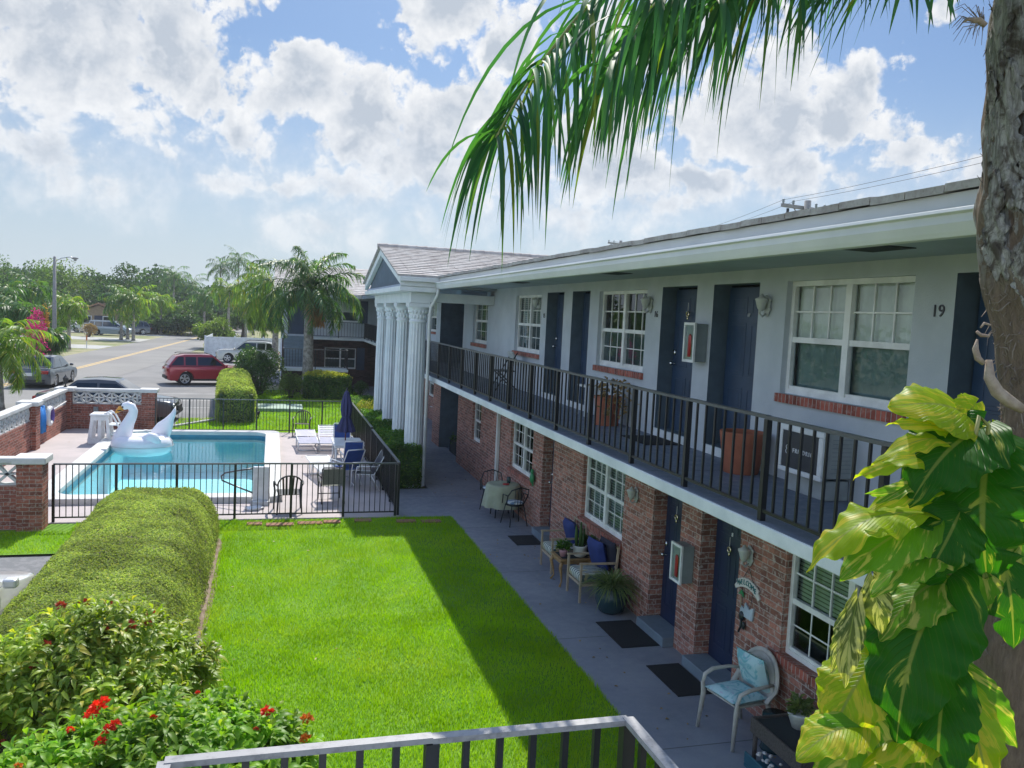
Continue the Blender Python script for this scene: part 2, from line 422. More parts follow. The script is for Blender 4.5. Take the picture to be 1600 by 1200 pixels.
M = {}
M['stucco'] = pbr('grey stucco', (.48, .525, .57), .85, col2=(.42, .465, .51), vs=1.6, detail=9, bump=.25, bs=60)
M['soffit'] = pbr('soffit paint', (.37, .435, .52), .7, vs=.8)
M['white'] = pbr('white paint', (.70, .73, .74), .5, col2=(.62, .66, .67), vs=2.5)
M['gutter'] = pbr('gutter paint', (.645, .665, .665), .4, col2=(.575, .60, .60), vs=1.4)
M['slab'] = pbr('slab edge paint', (.68, .72, .735), .6, col2=(.54, .59, .61), vs=1.7, detail=8, bump=.1, bs=20)
M['frame'] = pbr('window frame', (.78, .80, .80), .4)
M['jamb'] = pbr('door jamb paint', (.10, .145, .19), .6)
M['door'] = pbr('navy door paint', (.022, .052, .11), .38, col2=(.016, .04, .085), vs=3, spec=.55)
M['door2'] = pbr('dark navy door paint', (.014, .026, .07), .35, spec=.5)
M['balcony_floor_old'] = pbr('grey blue floor paint', (.17, .20, .255), .5, col2=(.13, .16, .21), vs=1.3, detail=8)
M['walk'] = None
M['step'] = pbr('step paint', (.17, .22, .27), .6)
M['concrete'] = pbr('concrete', (.42, .42, .40), .85, col2=(.33, .33, .32), vs=1.5, bump=.15, bs=25, detail=8)
M['black_iron'] = pbr('black painted iron', (.012, .014, .018), .35, spec=.5)
M['worn_rail'] = pbr('worn grey rail top', (.27, .27, .28), .45, col2=(.17, .17, .18), vs=30, detail=8, lohi=(.45, .7))
M['grey_rail'] = pbr('dark rail top', (.10, .11, .12), .32, metal=.3)
M['brick'] = brick_mat('red brick', (.39, .17, .125), (.25, .115, .09), (.47, .41, .37), whitewash=.62)
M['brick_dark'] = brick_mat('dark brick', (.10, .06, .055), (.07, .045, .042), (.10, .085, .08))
M['brick_wall'] = brick_mat('garden wall brick', (.36, .12, .08), (.22, .075, .055), (.42, .36, .31), whitewash=.35)
M['sillbrick'] = brick_mat('sill brick', (.36, .10, .07), (.24, .075, .055), (.40, .36, .33), bw=.068, bh=.4, off=0.0, stain=.3, whitewash=.25)
M['cap'] = pbr('white wall cap', (.58, .58, .57), .6, col2=(.48, .48, .47), vs=3)
M['breeze'] = pbr('breeze block', (.60, .61, .60), .8, vs=4)
M['rooftile'] = None
M['glass'] = glass_mat('window glass', (.84, .92, .92), boost=1.0, wav=.03)
M['carglass'] = glass_mat('car glass', (.16, .20, .21), boost=1.6)
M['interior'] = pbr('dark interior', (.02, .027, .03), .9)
M['curtain'] = pbr('pale curtain', (.90, .91, .82), .9, vs=3)
M['blind'] = None
M['screen'] = pbr('insect screen', (.055, .085, .09), .9)
M['column'] = pbr('column paint', (.64, .68, .70), .55, col2=(.56, .61, .64), vs=3)
M['brass'] = pbr('brass', (.7, .62, .42), .25, metal=1.0)
M['steel'] = pbr('steel', (.6, .62, .64), .25, metal=1.0)
M['cast_white'] = pbr('pale cast metal', (.50, .53, .52), .5, bump=.4, bs=50)
M['cabinet'] = pbr('grey cabinet paint', (.22, .26, .27), .5)
M['terracotta'] = pbr('terracotta', (.36, .12, .065), .8, col2=(.30, .10, .055), vs=6, bump=.1)
M['soil'] = pbr('soil', (.035, .024, .018), .95, bump=.8, bs=40)
M['mat'] = pbr('black door mat', (.012, .014, .017), .95, bump=.6, bs=120)
M['acwhite'] = pbr('white plastic', (.72, .75, .76), .45)
M['acdark'] = pbr('charcoal panel', (.035, .04, .05), .45)
M['acbox'] = pbr('pale grey metal', (.34, .37, .37), .55, vs=6)
M['text_dark'] = pbr('dark lettering', (.015, .02, .03), .4)
M['text_white'] = pbr('white lettering', (.8, .82, .84), .5)
M['asphalt'] = pbr('asphalt', (.215, .21, .205), .92, col2=(.165, .165, .165), vs=.35, bump=.3, bs=60, detail=10)
M['asphalt_pad'] = pbr('driveway asphalt', (.15, .155, .16), .92, col2=(.20, .20, .205), vs=7, bump=.3, bs=90, detail=10, lohi=(.45, .6))
M['road'] = pbr('road asphalt', (.235, .228, .215), .92, col2=(.18, .175, .168), vs=.12, bump=.2, bs=40, detail=10)
M['yellow'] = pbr('yellow road paint', (.62, .42, .16), .8, col2=(.5, .36, .18), vs=1.2)
M['stripe'] = pbr('white road paint', (.62, .62, .6), .8, col2=(.42, .42, .41), vs=2)
M['deck'] = pbr('pool deck paint', (.44, .385, .38), .8, col2=(.375, .335, .33), vs=.9, detail=9, bump=.1, bs=30)
M['coping'] = pbr('pool coping', (.56, .56, .55), .7, col2=(.48, .485, .48), vs=2.5)
M['poolpaint'] = pbr('pool plaster', (.42, .84, .91), .8, col2=(.36, .80, .88), vs=1.1)
M['poolband'] = pbr('pool tile band', (.03, .19, .30), .3)
M['dirt'] = pbr('dry soil', (.27, .21, .16), .95, col2=(.17, .12, .085), vs=5, bump=.5, bs=25, detail=9)
M['sandgrass'] = pbr('dry verge grass', (.16, .19, .06), .95, col2=(.30, .27, .17), vs=.5, bump=.5, bs=8, detail=10)
M['turf'] = pbr('lawn thatch', (.10, .24, .008), .95, col2=(.13, .26, .012), vs=1.6, bump=.5, bs=60, detail=8)
M['paver'] = pbr('stepping brick', (.30, .14, .09), .9, col2=(.22, .11, .08), vs=9, bump=.4)
M['float'] = pbr('white vinyl', (.80, .80, .84), .28, col2=(.74, .74, .80), vs=2, spec=.5)
M['beak'] = pbr('orange vinyl', (.70, .30, .03), .35)
M['blackvinyl'] = pbr('black vinyl', (.01, .01, .012), .3)
M['navy'] = pbr('navy canvas', (.035, .04, .13), .85, bump=.2, bs=80, col2=(.028, .032, .10))
M['bluesling'] = pbr('blue sling fabric', (.025, .075, .30), .7, vs=8)
M['lavender'] = pbr('lavender strap', (.50, .50, .64), .5)
M['greysling'] = pbr('grey mesh sling', (.16, .17, .14), .8, vs=30)
M['plasticwhite'] = pbr('white resin', (.74, .75, .76), .4)
M['plasticblack'] = pbr('black resin', (.012, .012, .014), .4)
M['plasticbrown'] = pbr('weathered resin', (.06, .055, .035), .5)
M['plastictaupe'] = pbr('taupe resin', (.38, .37, .34), .5, col2=(.44, .43, .40), vs=14)
M['aqua'] = None
M['cloth'] = pbr('sage tablecloth', (.38, .41, .30), .9, vs=3)
M['ironchair'] = pbr('dark green iron', (.012, .02, .024), .4)
M['pillowwhite'] = None
M['tan_wood'] = pbr('limed wood', (.42, .34, .25), .55, col2=(.33, .26, .18), vs=12)
M['gold_wood'] = pbr('honey wood', (.36, .22, .09), .5, col2=(.26, .15, .06), vs=12)
M['bluepillow'] = pbr('royal blue cushion', (.012, .03, .17), .75, vs=6)
M['darkpillow'] = pbr('dark navy cushion', (.012, .013, .035), .8)
M['potwhite'] = pbr('white ceramic', (.66, .66, .63), .35)
M['potpink'] = pbr('pink ceramic', (.55, .30, .36), .4)
M['potgreen'] = pbr('dark glazed pot', (.02, .05, .06), .25)
M['wicker'] = pbr('dark wicker', (.06, .05, .045), .7, bump=.9, bs=70, col2=(.11, .095, .085), vs=60)
M['traybl'] = pbr('teal tray', (.02, .10, .14), .35)
M['shell'] = pbr('pale shell', (.62, .60, .58), .5)
M['palmtrunk'] = pbr('palm trunk', (.36, .34, .31), .9, col2=(.16, .145, .13), vs=6, bump=.8, bs=14, detail=9)
M['bark'] = pbr('tree bark', (.13, .11, .09), .9, bump=.8, bs=10)
M['housewall'] = pbr('tan stucco', (.36, .27, .17), .9)
M['houseroof'] = pbr('terracotta roof', (.40, .23, .14), .9, vs=6)
M['greyroof'] = pbr('grey shingle', (.20, .20, .21), .9, vs=6)
M['tyre'] = pbr('tyre rubber', (.012, .012, .013), .8)
M['rim'] = pbr('alloy rim', (.55, .56, .58), .3, metal=.9)
M['headlight'] = pbr('headlight glass', (.6, .63, .65), .1)
M['taillight'] = pbr('tail light', (.30, .012, .012), .2)
M['plate'] = pbr('number plate', (.7, .7, .66), .5)
M['blacktrim'] = pbr('black trim', (.015, .015, .017), .5)
def paint(name, col): M[name] = pbr(name + ' car paint', col, .28, metal=.25, col2=tuple(c * .95 for c in col), coat=.8, spec=.5)
paint('p_grey', (.085, .10, .115)); paint('p_dark', (.055, .06, .07)); paint('p_red', (.34, .014, .03)); paint('p_silver', (.52, .50, .44))
paint('p_white', (.72, .72, .72)); paint('p_black', (.02, .021, .025)); paint('p_burg', (.16, .02, .04)); paint('p_blue', (.30, .36, .42))
M['polewood'] = pbr('weathered pole', (.26, .26, .26), .9, vs=8)
M['wire'] = pbr('power wire', (.03, .03, .032), .6)
M['fencewhite'] = pbr('white vinyl fence', (.72, .76, .80), .5)
M['red'] = pbr('signal red', (.42, .02, .02), .4)
M['orange'] = pbr('signal orange', (.6, .16, .02), .5)
M['bluetowel'] = pbr('blue towel', (.02, .22, .62), .8, vs=6)
M['purple'] = pbr('purple foam', (.12, .07, .30), .7)
M['padgreen'] = pbr('pale green lid', (.30, .42, .33), .7, vs=2)
M['ltgreen'] = pbr('bright green paint', (.02, .22, .08), .5)
# foliage
M['f_palm'] = foliage('palm frond', (.040, .115, .045), (.095, .19, .055), .45, c3=(.20, .22, .06))
M['f_palmyel'] = foliage('yellow palm frond', (.09, .19, .03), (.19, .29, .04), .5, c3=(.36, .32, .06))  # yellower green than the other fronds
M['f_frond'] = foliage('near palm frond', (.028, .096, .060), (.066, .168, .066), .42, rough=.55, spec=.22, c3=(.16, .20, .03), tcol=(1.7, 2.2, .45))
M['f_tree'] = foliage('tree leaves', (.045, .10, .025), (.095, .17, .04), .38)
M['f_treelt'] = foliage('pale tree leaves', (.09, .16, .04), (.17, .24, .06), .42)
M['f_treedk'] = foliage('deep tree leaves', (.030, .075, .028), (.06, .12, .045), .35)
M['f_mound'] = foliage('clipped hedge leaves', (.21, .275, .09), (.31, .395, .13), .40, c3=(.38, .38, .18), rough=.7, spec=.2)
M['f_hedge'] = foliage('hedge leaves', (.045, .13, .018), (.095, .21, .028), .40, c3=(.2, .28, .05))
M['f_hedgedk'] = foliage('dark hedge leaves', (.035, .09, .025), (.075, .15, .04), .35)
M['f_yellow'] = foliage('yellow croton leaves', (.30, .34, .05), (.50, .48, .08), .4, c3=(.14, .24, .04))
M['f_ixora'] = foliage('bush leaves', (.17, .28, .03), (.34, .43, .05), .45, rough=.42, c3=(.50, .46, .07), spec=.4)
M['f_hib'] = foliage('glossy bush leaves', (.12, .28, .022), (.25, .41, .032), .45, rough=.45, c3=(.34, .44, .05), spec=.3)
M['f_flower'] = foliage('red petals', (.62, .045, .02), (.75, .07, .03), .4, tcol=(1.4, .9, .6))
M['f_flowerdk'] = foliage('dull red petals', (.30, .05, .03), (.42, .08, .04), .35, tcol=(1.3, .9, .7))
M['f_floweror'] = foliage('orange petals', (.72, .18, .03), (.80, .30, .05), .4, tcol=(1.3, 1.1, .6))
M['f_magenta'] = foliage('magenta bracts', (.45, .02, .16), (.55, .04, .24), .4, tcol=(1.4, .8, 1.2))
M['f_rust'] = foliage('rusty leaves', (.30, .14, .05), (.42, .22, .08), .4)
M['f_spider'] = foliage('pot plant blades', (.11, .18, .06), (.26, .32, .14), .4)
M['f_dry'] = foliage('dried leaves', (.26, .17, .08), (.36, .25, .12), .3)
M['grassblade'] = foliage('grass blades', (.19, .38, .004), (.32, .50, .006), .45, rough=.7, tcol=(1.5, 1.6, .4), c3=(.30, .44, .05), big=1.1, spec=.12, amp=.14, tone2=(.34, .42, .05))
M['twig'] = pbr('twig', (.10, .075, .055), .9)

def joint_floor(nm, c1, c2, stain, step):
    m, t, out = new_mat(nm); tc = t.n('ShaderNodeTexCoord'); sp = t.n('ShaderNodeSeparateXYZ'); t.l(tc.outputs['Object'], sp.inputs[0])
    n = t.n('ShaderNodeTexNoise', i_Scale=.9, i_Detail=10.0, i_Roughness=.65); t.l(tc.outputs['Object'], n.inputs['Vector'])
    n2 = t.n('ShaderNodeTexNoise', i_Scale=7.0, i_Detail=8.0, i_Roughness=.7); t.l(tc.outputs['Object'], n2.inputs['Vector'])
    n3 = t.n('ShaderNodeTexNoise', i_Scale=2.3, i_Detail=6.0, i_Roughness=.6, i_Distortion=.6); t.l(tc.outputs['Object'], n3.inputs['Vector'])
    c = t.mix(t.maprange(n.outputs[0], .32, .68), c1, c2); c = t.mix(t.maprange(n2.outputs[0], .60, .74, 0, .55), c, stain); c = t.mix(t.maprange(n3.outputs[0], .62, .72, 0, .4), c, (c1[0] * .55, c1[1] * .57, c1[2] * .6))
    y = t.math('FRACT', t.math('DIVIDE', sp.outputs[1], step)); j = t.maprange(t.math('ABSOLUTE', t.math('SUBTRACT', y, .5)), .0015, .004, 1, 0)
    c = t.mix(t.math('MULTIPLY', j, .75), c, (.05, .055, .06))
    b = t.n('ShaderNodeBsdfPrincipled', i_Roughness=.55); t.l(c, b.inputs['Base Color']); r = t.maprange(n2.outputs[0], .3, .7, .42, .7); t.l(r, b.inputs['Roughness'])
    bp = t.n('ShaderNodeBump', i_Strength=.15, i_Distance=.01); t.l(n2.outputs[0], bp.inputs['Height']); t.l(bp.outputs[0], b.inputs['Normal']); t.l(b.outputs[0], out.inputs[0]); return m
M['walk'] = joint_floor('walkway paint', (.245, .265, .305), (.18, .20, .24), (.32, .33, .35), 3.05)
M['balcony_floor'] = joint_floor('balcony floor paint', (.17, .20, .255), (.125, .155, .205), (.24, .26, .29), 4.4)
def make_special():
    # tiled roof with courses
    m, t, out = new_mat('pale roof tile'); tc = t.n('ShaderNodeTexCoord')
    n = t.n('ShaderNodeTexNoise', i_Scale=3.0, i_Detail=9.0, i_Roughness=.7); t.l(tc.outputs['Object'], n.inputs['Vector'])
    n2 = t.n('ShaderNodeTexNoise', i_Scale=40.0, i_Detail=4.0); t.l(tc.outputs['Object'], n2.inputs['Vector'])
    c = t.mix(t.maprange(n.outputs[0], .38, .66), (.45, .43, .41), (.29, .26, .245)); c = t.mix(t.maprange(n2.outputs[0], .5, .75, 0, .5), c, (.22, .18, .16))
    b = t.n('ShaderNodeBsdfPrincipled', i_Roughness=.9); t.l(c, b.inputs['Base Color']); t.l(b.outputs[0], out.inputs[0]); M['rooftile'] = m
    # venetian blind
    m, t, out = new_mat('venetian blind'); tc = t.n('ShaderNodeTexCoord'); sp = t.n('ShaderNodeSeparateXYZ'); t.l(tc.outputs['Object'], sp.inputs[0])
    w = t.math('FRACT', t.math('MULTIPLY', sp.outputs[2], 22.0)); f = t.maprange(w, .62, .8)
    c = t.mix(f, (.30, .36, .30), (.03, .045, .04)); b = t.n('ShaderNodeBsdfPrincipled', i_Roughness=.7); t.l(c, b.inputs['Base Color']); t.l(b.outputs[0], out.inputs[0]); M['blind'] = m
    # aqua patterned cushion
    m, t, out = new_mat('aqua print cushion'); tc = t.n('ShaderNodeTexCoord')
    n = t.n('ShaderNodeTexNoise', i_Scale=7.0, i_Detail=4.0, i_Distortion=1.5); t.l(tc.outputs['Object'], n.inputs['Vector'])
    c = t.mix(t.maprange(n.outputs[0], .45, .62), (.40, .58, .62), (.16, .40, .46)); n2 = t.n('ShaderNodeTexNoise', i_Scale=13.0, i_Detail=3.0, i_Distortion=2.0); t.l(tc.outputs['Object'], n2.inputs['Vector'])
    c = t.mix(t.maprange(n2.outputs[0], .62, .70, 0, .6), c, (.42, .32, .50))
    b = t.n('ShaderNodeBsdfPrincipled', i_Roughness=.85); t.l(c, b.inputs['Base Color']); t.l(b.outputs[0], out.inputs[0]); M['aqua'] = m
    # striped / printed seat cushions
    for nm, a, bb, ax, fr in (('stripe_cushion', (.50, .52, .46), (.05, .08, .10), 0, 14.0), ('pillowwhite', (.58, .64, .68), (.12, .20, .32), 1, 6.0)):
        m, t, out = new_mat(nm); tc = t.n('ShaderNodeTexCoord'); sp = t.n('ShaderNodeSeparateXYZ'); t.l(tc.outputs['Object'], sp.inputs[0])
        n = t.n('ShaderNodeTexNoise', i_Scale=5.0, i_Detail=2.0); t.l(tc.outputs['Object'], n.inputs['Vector'])
        w = t.math('FRACT', t.math('ADD', t.math('MULTIPLY', sp.outputs[ax], fr), t.math('MULTIPLY', n.outputs[0], 1.2)))
        c = t.mix(t.maprange(w, .55, .65), a, bb); n2 = t.n('ShaderNodeTexNoise', i_Scale=9.0); t.l(tc.outputs['Object'], n2.inputs['Vector'])
        if nm == 'stripe_cushion': c = t.mix(t.maprange(n2.outputs[0], .56, .64, 0, .7), c, (.40, .34, .16))
        b = t.n('ShaderNodeBsdfPrincipled', i_Roughness=.85); t.l(c, b.inputs['Base Color']); t.l(b.outputs[0], out.inputs[0]); M[nm] = m
    # pool water: clear, tinted, rippled
    m, t, out = new_mat('pool water'); tc = t.n('ShaderNodeTexCoord')
    tr = t.n('ShaderNodeBsdfTransparent'); tr.inputs[0].default_value = (.82, .97, .98, 1)
    gl = t.n('ShaderNodeBsdfGlossy'); gl.inputs['Roughness'].default_value = .02
    mp = t.vmath('MULTIPLY', tc.outputs['Object'], (1.0, 1.6, 1.0))
    n = t.n('ShaderNodeTexNoise', i_Scale=3.2, i_Detail=3.0, i_Distortion=.6); t.l(mp, n.inputs['Vector'])
    bp = t.n('ShaderNodeBump', i_Strength=.22, i_Distance=.03); t.l(n.outputs[0], bp.inputs['Height'])
    fr = t.n('ShaderNodeFresnel', i_IOR=1.33); t.l(bp.outputs[0], fr.inputs['Normal']); t.l(bp.outputs[0], gl.inputs['Normal'])
    mx = t.n('ShaderNodeMixShader'); t.l(fr.outputs[0], mx.inputs[0]); t.l(tr.outputs[0], mx.inputs[1]); t.l(gl.outputs[0], mx.inputs[2]); t.l(mx.outputs[0], out.inputs[0]); M['water'] = m
    # variegated vine leaf (UV: u across -1..1 -> 0..1, v along)
    for nm, g1, g2, yel, amt, tr_ in (('vine_green', (.014, .090, .008), (.035, .16, .010), (.36, .38, .07), .60, .52), ('vine_yellow', (.20, .33, .010), (.36, .44, .012), (.52, .46, .04), .50, .52),
                                ('vine_mix', (.075, .23, .014), (.17, .34, .016), (.48, .46, .11), .52, .48), ('vine_pale', (.06, .12, .022), (.16, .17, .04), (.48, .46, .17), .47, .42)):
        m, t, out = new_mat(nm); uv = t.n('ShaderNodeUVMap'); sp = t.n('ShaderNodeSeparateXYZ'); t.l(uv.outputs[0], sp.inputs[0])
        oi = t.n('ShaderNodeObjectInfo')
        u = t.math('ABSOLUTE', t.math('SUBTRACT', sp.outputs[0], .5)); vv = t.math('SUBTRACT', sp.outputs[1], t.math('MULTIPLY', u, .9))
        cb = t.n('ShaderNodeCombineXYZ'); t.l(t.math('MULTIPLY', sp.outputs[0], 2.6), cb.inputs[0]); t.l(t.math('MULTIPLY', vv, 7.0), cb.inputs[1]); t.l(t.math('MULTIPLY', oi.outputs['Random'], 40.0), cb.inputs[2])
        n = t.n('ShaderNodeTexNoise', i_Scale=1.0, i_Detail=5.0, i_Roughness=.6, i_Distortion=.4); t.l(cb.outputs[0], n.inputs['Vector'])
        n2 = t.n('ShaderNodeTexNoise', i_Scale=.6, i_Detail=2.0); t.l(cb.outputs[0], n2.inputs['Vector'])
        c = t.mix(n2.outputs[0], g1, g2); c = t.mix(t.maprange(n.outputs[0], amt, amt + .07), c, yel)
        rib = t.maprange(u, .012, .03, 1, 0); c = t.mix(t.math('MULTIPLY', rib, .8), c, (.26, .30, .07))
        vein = t.math('FRACT', t.math('MULTIPLY', vv, 16.0)); vein = t.maprange(t.math('ABSOLUTE', t.math('SUBTRACT', vein, .5)), .0, .14, 1, 0)
        c = t.mix(t.math('MULTIPLY', vein, .12), c, (.20, .27, .05))
        b = t.n('ShaderNodeBsdfPrincipled', i_Roughness=.42); b.inputs['Specular IOR Level'].default_value = .22; t.l(c, b.inputs['Base Color'])
        bp = t.n('ShaderNodeBump', i_Strength=.5, i_Distance=.006); t.l(t.math('SUBTRACT', t.math('MULTIPLY', n2.outputs[0], .6), vein), bp.inputs['Height']); t.l(bp.outputs[0], b.inputs['Normal'])
        tl = t.n('ShaderNodeBsdfTranslucent'); t.l(t.mix(1.0, c, (1.7, 1.8, .55), 'MULTIPLY'), tl.inputs[0])
        mx = t.n('ShaderNodeMixShader', i_Fac=tr_); t.l(b.outputs[0], mx.inputs[1]); t.l(tl.outputs[0], mx.inputs[2]); t.l(mx.outputs[0], out.inputs[0]); M[nm] = m
    # near palm trunk: grey scaly patches over brown fibre
    m, t, out = new_mat('near palm bark'); tc = t.n('ShaderNodeTexCoord')
    mp = t.vmath('MULTIPLY', tc.outputs['Object'], (1.0, 1.0, .38))
    n = t.n('ShaderNodeTexNoise', i_Scale=9.0, i_Detail=9.0, i_Roughness=.68, i_Distortion=1.4); t.l(mp, n.inputs['Vector'])
    mp2 = t.vmath('MULTIPLY', tc.outputs['Object'], (1.0, 1.0, .16)); n2 = t.n('ShaderNodeTexNoise', i_Scale=55.0, i_Detail=5.0, i_Roughness=.7, i_Distortion=.5); t.l(mp2, n2.inputs['Vector'])
    sp = t.n('ShaderNodeSeparateXYZ'); t.l(tc.outputs['Object'], sp.inputs[0])
    hi = t.maprange(sp.outputs[2], 4.62, 4.95)
    fib = t.mix(n2.outputs[0], (.055, .040, .031), (.34, .26, .20))
    scl = t.mix(n2.outputs[0], (.16, .155, .15), (.52, .52, .50))
    patch = t.maprange(n.outputs[0], .46, .53); patch = t.math('MULTIPLY', patch, t.math('ADD', .0, t.math('MULTIPLY', hi, 1.0)))
    c = t.mix(patch, fib, scl)
    b = t.n('ShaderNodeBsdfPrincipled', i_Roughness=.92); b.inputs['Specular IOR Level'].default_value = .2; t.l(c, b.inputs['Base Color'])
    bp = t.n('ShaderNodeBump', i_Strength=1.0, i_Distance=.02); t.l(t.math('ADD', n2.outputs[0], t.math('MULTIPLY', n.outputs[0], 2.5)), bp.inputs['Height']); t.l(bp.outputs[0], b.inputs['Normal'])
    t.l(b.outputs[0], out.inputs[0]); M['nearbark'] = m
    m, t, out = new_mat('old leaf sheath'); tc = t.n('ShaderNodeTexCoord')
    mp = t.vmath('MULTIPLY', tc.outputs['Object'], (1.0, 1.0, .22)); n = t.n('ShaderNodeTexNoise', i_Scale=30.0, i_Detail=9.0, i_Roughness=.72, i_Distortion=1.2); t.l(mp, n.inputs['Vector'])
    n2 = t.n('ShaderNodeTexNoise', i_Scale=7.0, i_Detail=6.0, i_Roughness=.62, i_Distortion=1.0); t.l(tc.outputs['Object'], n2.inputs['Vector'])
    c = t.mix(t.maprange(n.outputs[0], .36, .62), (.44, .44, .43), (.20, .195, .19)); c = t.mix(t.maprange(n2.outputs[0], .46, .60, 0, .9), c, (.07, .055, .045))
    b = t.n('ShaderNodeBsdfPrincipled', i_Roughness=.9); b.inputs['Specular IOR Level'].default_value = .2; t.l(c, b.inputs['Base Color'])
    bp = t.n('ShaderNodeBump', i_Strength=1.0, i_Distance=.02); t.l(t.math('ADD', n.outputs[0], n2.outputs[0]), bp.inputs['Height']); t.l(bp.outputs[0], b.inputs['Normal']); t.l(b.outputs[0], out.inputs[0]); M['sheath'] = m
make_special()
M['fibre'] = pbr('palm fibre', (.10, .075, .06), .9, col2=(.26, .22, .19), vs=3)
M['petiole'] = pbr('petiole', (.20, .24, .05), .4, col2=(.28, .27, .09), vs=9)
M['cork'] = pbr('curled leaf boot', (.40, .33, .26), .8, col2=(.22, .16, .12), vs=9, bump=.5)
# ------------------------------------------------------------------ ground, roads, pool
def sheet(name, pts, z, mat, kind='structure'):
    m = MB(); n = len(pts); m.add([(p[0], p[1], z) for p in pts], [tuple(range(n))])
    o = m.build(name, mat); o['kind'] = kind; return o
def rect(x0, x1, y0, y1): return [(x0, y0), (x1, y0), (x1, y1), (x0, y1)]
PO = (-4.92, 0.32, 19.38, 29.86)      # pool outer (coping)
PI = (-4.47, -0.13, 19.83, 29.41)     # pool inner
m = MB(); B = 2500
for x0, x1, y0, y1 in ((-400, PO[0], -140, 700), (PO[1], 400, -140, 700), (PO[0], PO[1], -140, PO[2]), (PO[0], PO[1], PO[3], 700)):
    m.add([(x0, y0, -.06), (x1, y0, -.06), (x1, y1, -.06), (x0, y1, -.06)], [(0, 1, 2, 3)])
o = m.build('ground', M['sandgrass']); o['kind'] = 'structure'
# parking and drive
sheet('parking_lot', [(-9.5, 31.4), (-3.4, 31.4), (-1.75, 33.6), (-2.3, 46), (.5, 50), (.5, 79), (-9.5, 79)], -.045, M['asphalt'])
sheet('driveway', [(-9.5, 6), (-2.9, 6), (-2.9, 15.75), (-9.5, 15.75)], -.05, M['asphalt_pad'])
rc = [(-15.2, -60), (-13.6, 20), (-12.4, 47.7), (-11.6, 59), (-10.6, 80), (-9.8, 97), (-8.9, 118), (-6.0, 160), (2, 230), (14, 320)]
def offs(d): return [(x + d, y) for x, y in rc]
def ribbon(name, a, b, z, mat):
    m = MB(); m.add([(p[0], p[1], z) for p in a] + [(p[0], p[1], z) for p in b], [(i, len(a) + i, len(a) + i + 1, i + 1) for i in range(len(a) - 1)])
    o = m.build(name, mat); o['kind'] = 'structure'; return o
ribbon('road', offs(-3.7), offs(3.6), -.035, M['road'])
ribbon('road_line', offs(-.20), offs(-.06), -.030, M['yellow']); ribbon('road_line', offs(.06), offs(.20), -.030, M['yellow'])
# concrete aprons across the far verge
for y0, y1, x1 in ((80, 86, -14.6), (96, 103, -13.6), (113, 121, -12.8)):
    sheet('driveway', [(-30, y0 + 2), (x1, y0), (x1 + .3, y1), (-30, y1 + 2)], -.048, M['concrete'])
for k in range(3):
    y = 37.2 + k * 2.9; sheet('parking_line', [(-5.9, y), (-2.5, y + .5), (-2.5, y + .6), (-5.9, y + .1)], -.04, M['stripe'])
# kerb beside the lawn behind the pool
m = MB(); m.bar((-3.55, 31.0, .0), (-1.75, 33.7, .0), .14, .16); m.bar((-1.75, 33.7, 0), (-2.35, 45.8, 0), .14, .16)
o = m.build('kerb', M['concrete'], bevel=.02); o['kind'] = 'structure'
# walkway, side path, deck
m = MB(); m.box(3.92, 5.72, 1.0, 28.6, -.12, 0); m.box(4.55, 6.7, 28.6, 49.4, -.12, -.002)
o = m.build('walkway', M['walk'], bevel=.012); o['kind'] = 'structure'
sheet('path', rect(2.72, 3.915, 17.84, 20.75), -.006, M['walk'])
m = MB()
for x0, x1, y0, y1 in ((-6.6, PO[0], 17.86, 30.9), (PO[1], 2.78, 17.86, 30.3), (PO[0], PO[1], 17.86, PO[2]), (PO[0], PO[1], PO[3], 30.3)):
    m.box(x0, x1, y0, y1, -.14, 0)
o = m.build('pool_deck', M['deck']); o['kind'] = 'structure'
# deck stains are part of the paint noise; pool shell
def rrect(x0, x1, y0, y1, r, n=6):
    out = []
    for cx, cy, a0 in ((x1 - r, y0 + r, -90), (x1 - r, y1 - r, 0), (x0 + r, y1 - r, 90), (x0 + r, y0 + r, 180)):
        for k in range(n + 1):
            a = R(a0 + 90 * k / n); out.append((cx + r * math.cos(a), cy + r * math.sin(a)))
    return out
def pool():
    t = thing('swimming_pool', 'in-ground swimming pool of clear aqua water with a raised white coping, inside the iron fence', 'pool', (-2.3, 24.6, 0))
    a = rrect(*PO, .35); b = rrect(*PI, .45); n = len(a); m = MB()
    z1 = .14
    ring = [(p, -.06) for p in a], [(p, z1) for p in a], [(p, z1) for p in b], [(p, -.2) for p in b]
    vs = [(p[0], p[1], z) for L in ring for p, z in L]
    m.add(vs, [(k * n + i, k * n + (i + 1) % n, (k + 1) * n + (i + 1) % n, (k + 1) * n + i) for k in range(3) for i in range(n)])
    m.build('coping', M['coping'], t, world=True, bevel=.02)
    m = MB(); zs = (-.2, -.32); vs = [(p[0], p[1], z) for z in (-.05, -.20) for p in b]
    m = MB(); vs = [(p[0], p[1], -.2) for p in b] + [(p[0], p[1], -1.25) for p in b]
    m.add(vs, [(i, (i + 1) % n, n + (i + 1) % n, n + i) for i in range(n)] + [tuple(range(n, 2 * n))])
    m.build('basin', M['poolpaint'], t, world=True)
    c = rrect(PI[0] + .006, PI[1] - .006, PI[2] + .006, PI[3] - .006, .45)
    m = MB(); vs = [(p[0], p[1], .03) for p in c] + [(p[0], p[1], -.13) for p in c]
    m.add(vs, [(i, (i + 1) % n, n + (i + 1) % n, n + i) for i in range(n)]); m.build('tile_band', M['poolband'], t, world=True)
    m = MB(); m.add([(p[0], p[1], -.05) for p in c], [tuple(range(n))]); m.build('water', M['water'], t, world=True)
    m = MB()
    for k in range(3): m.box(-1.9 , -.15, 19.85, 20.25 + .3 * (2 - k), -1.2, -.95 + .25 * k - .1)
    m.build('step', M['poolpaint'], t, world=True)
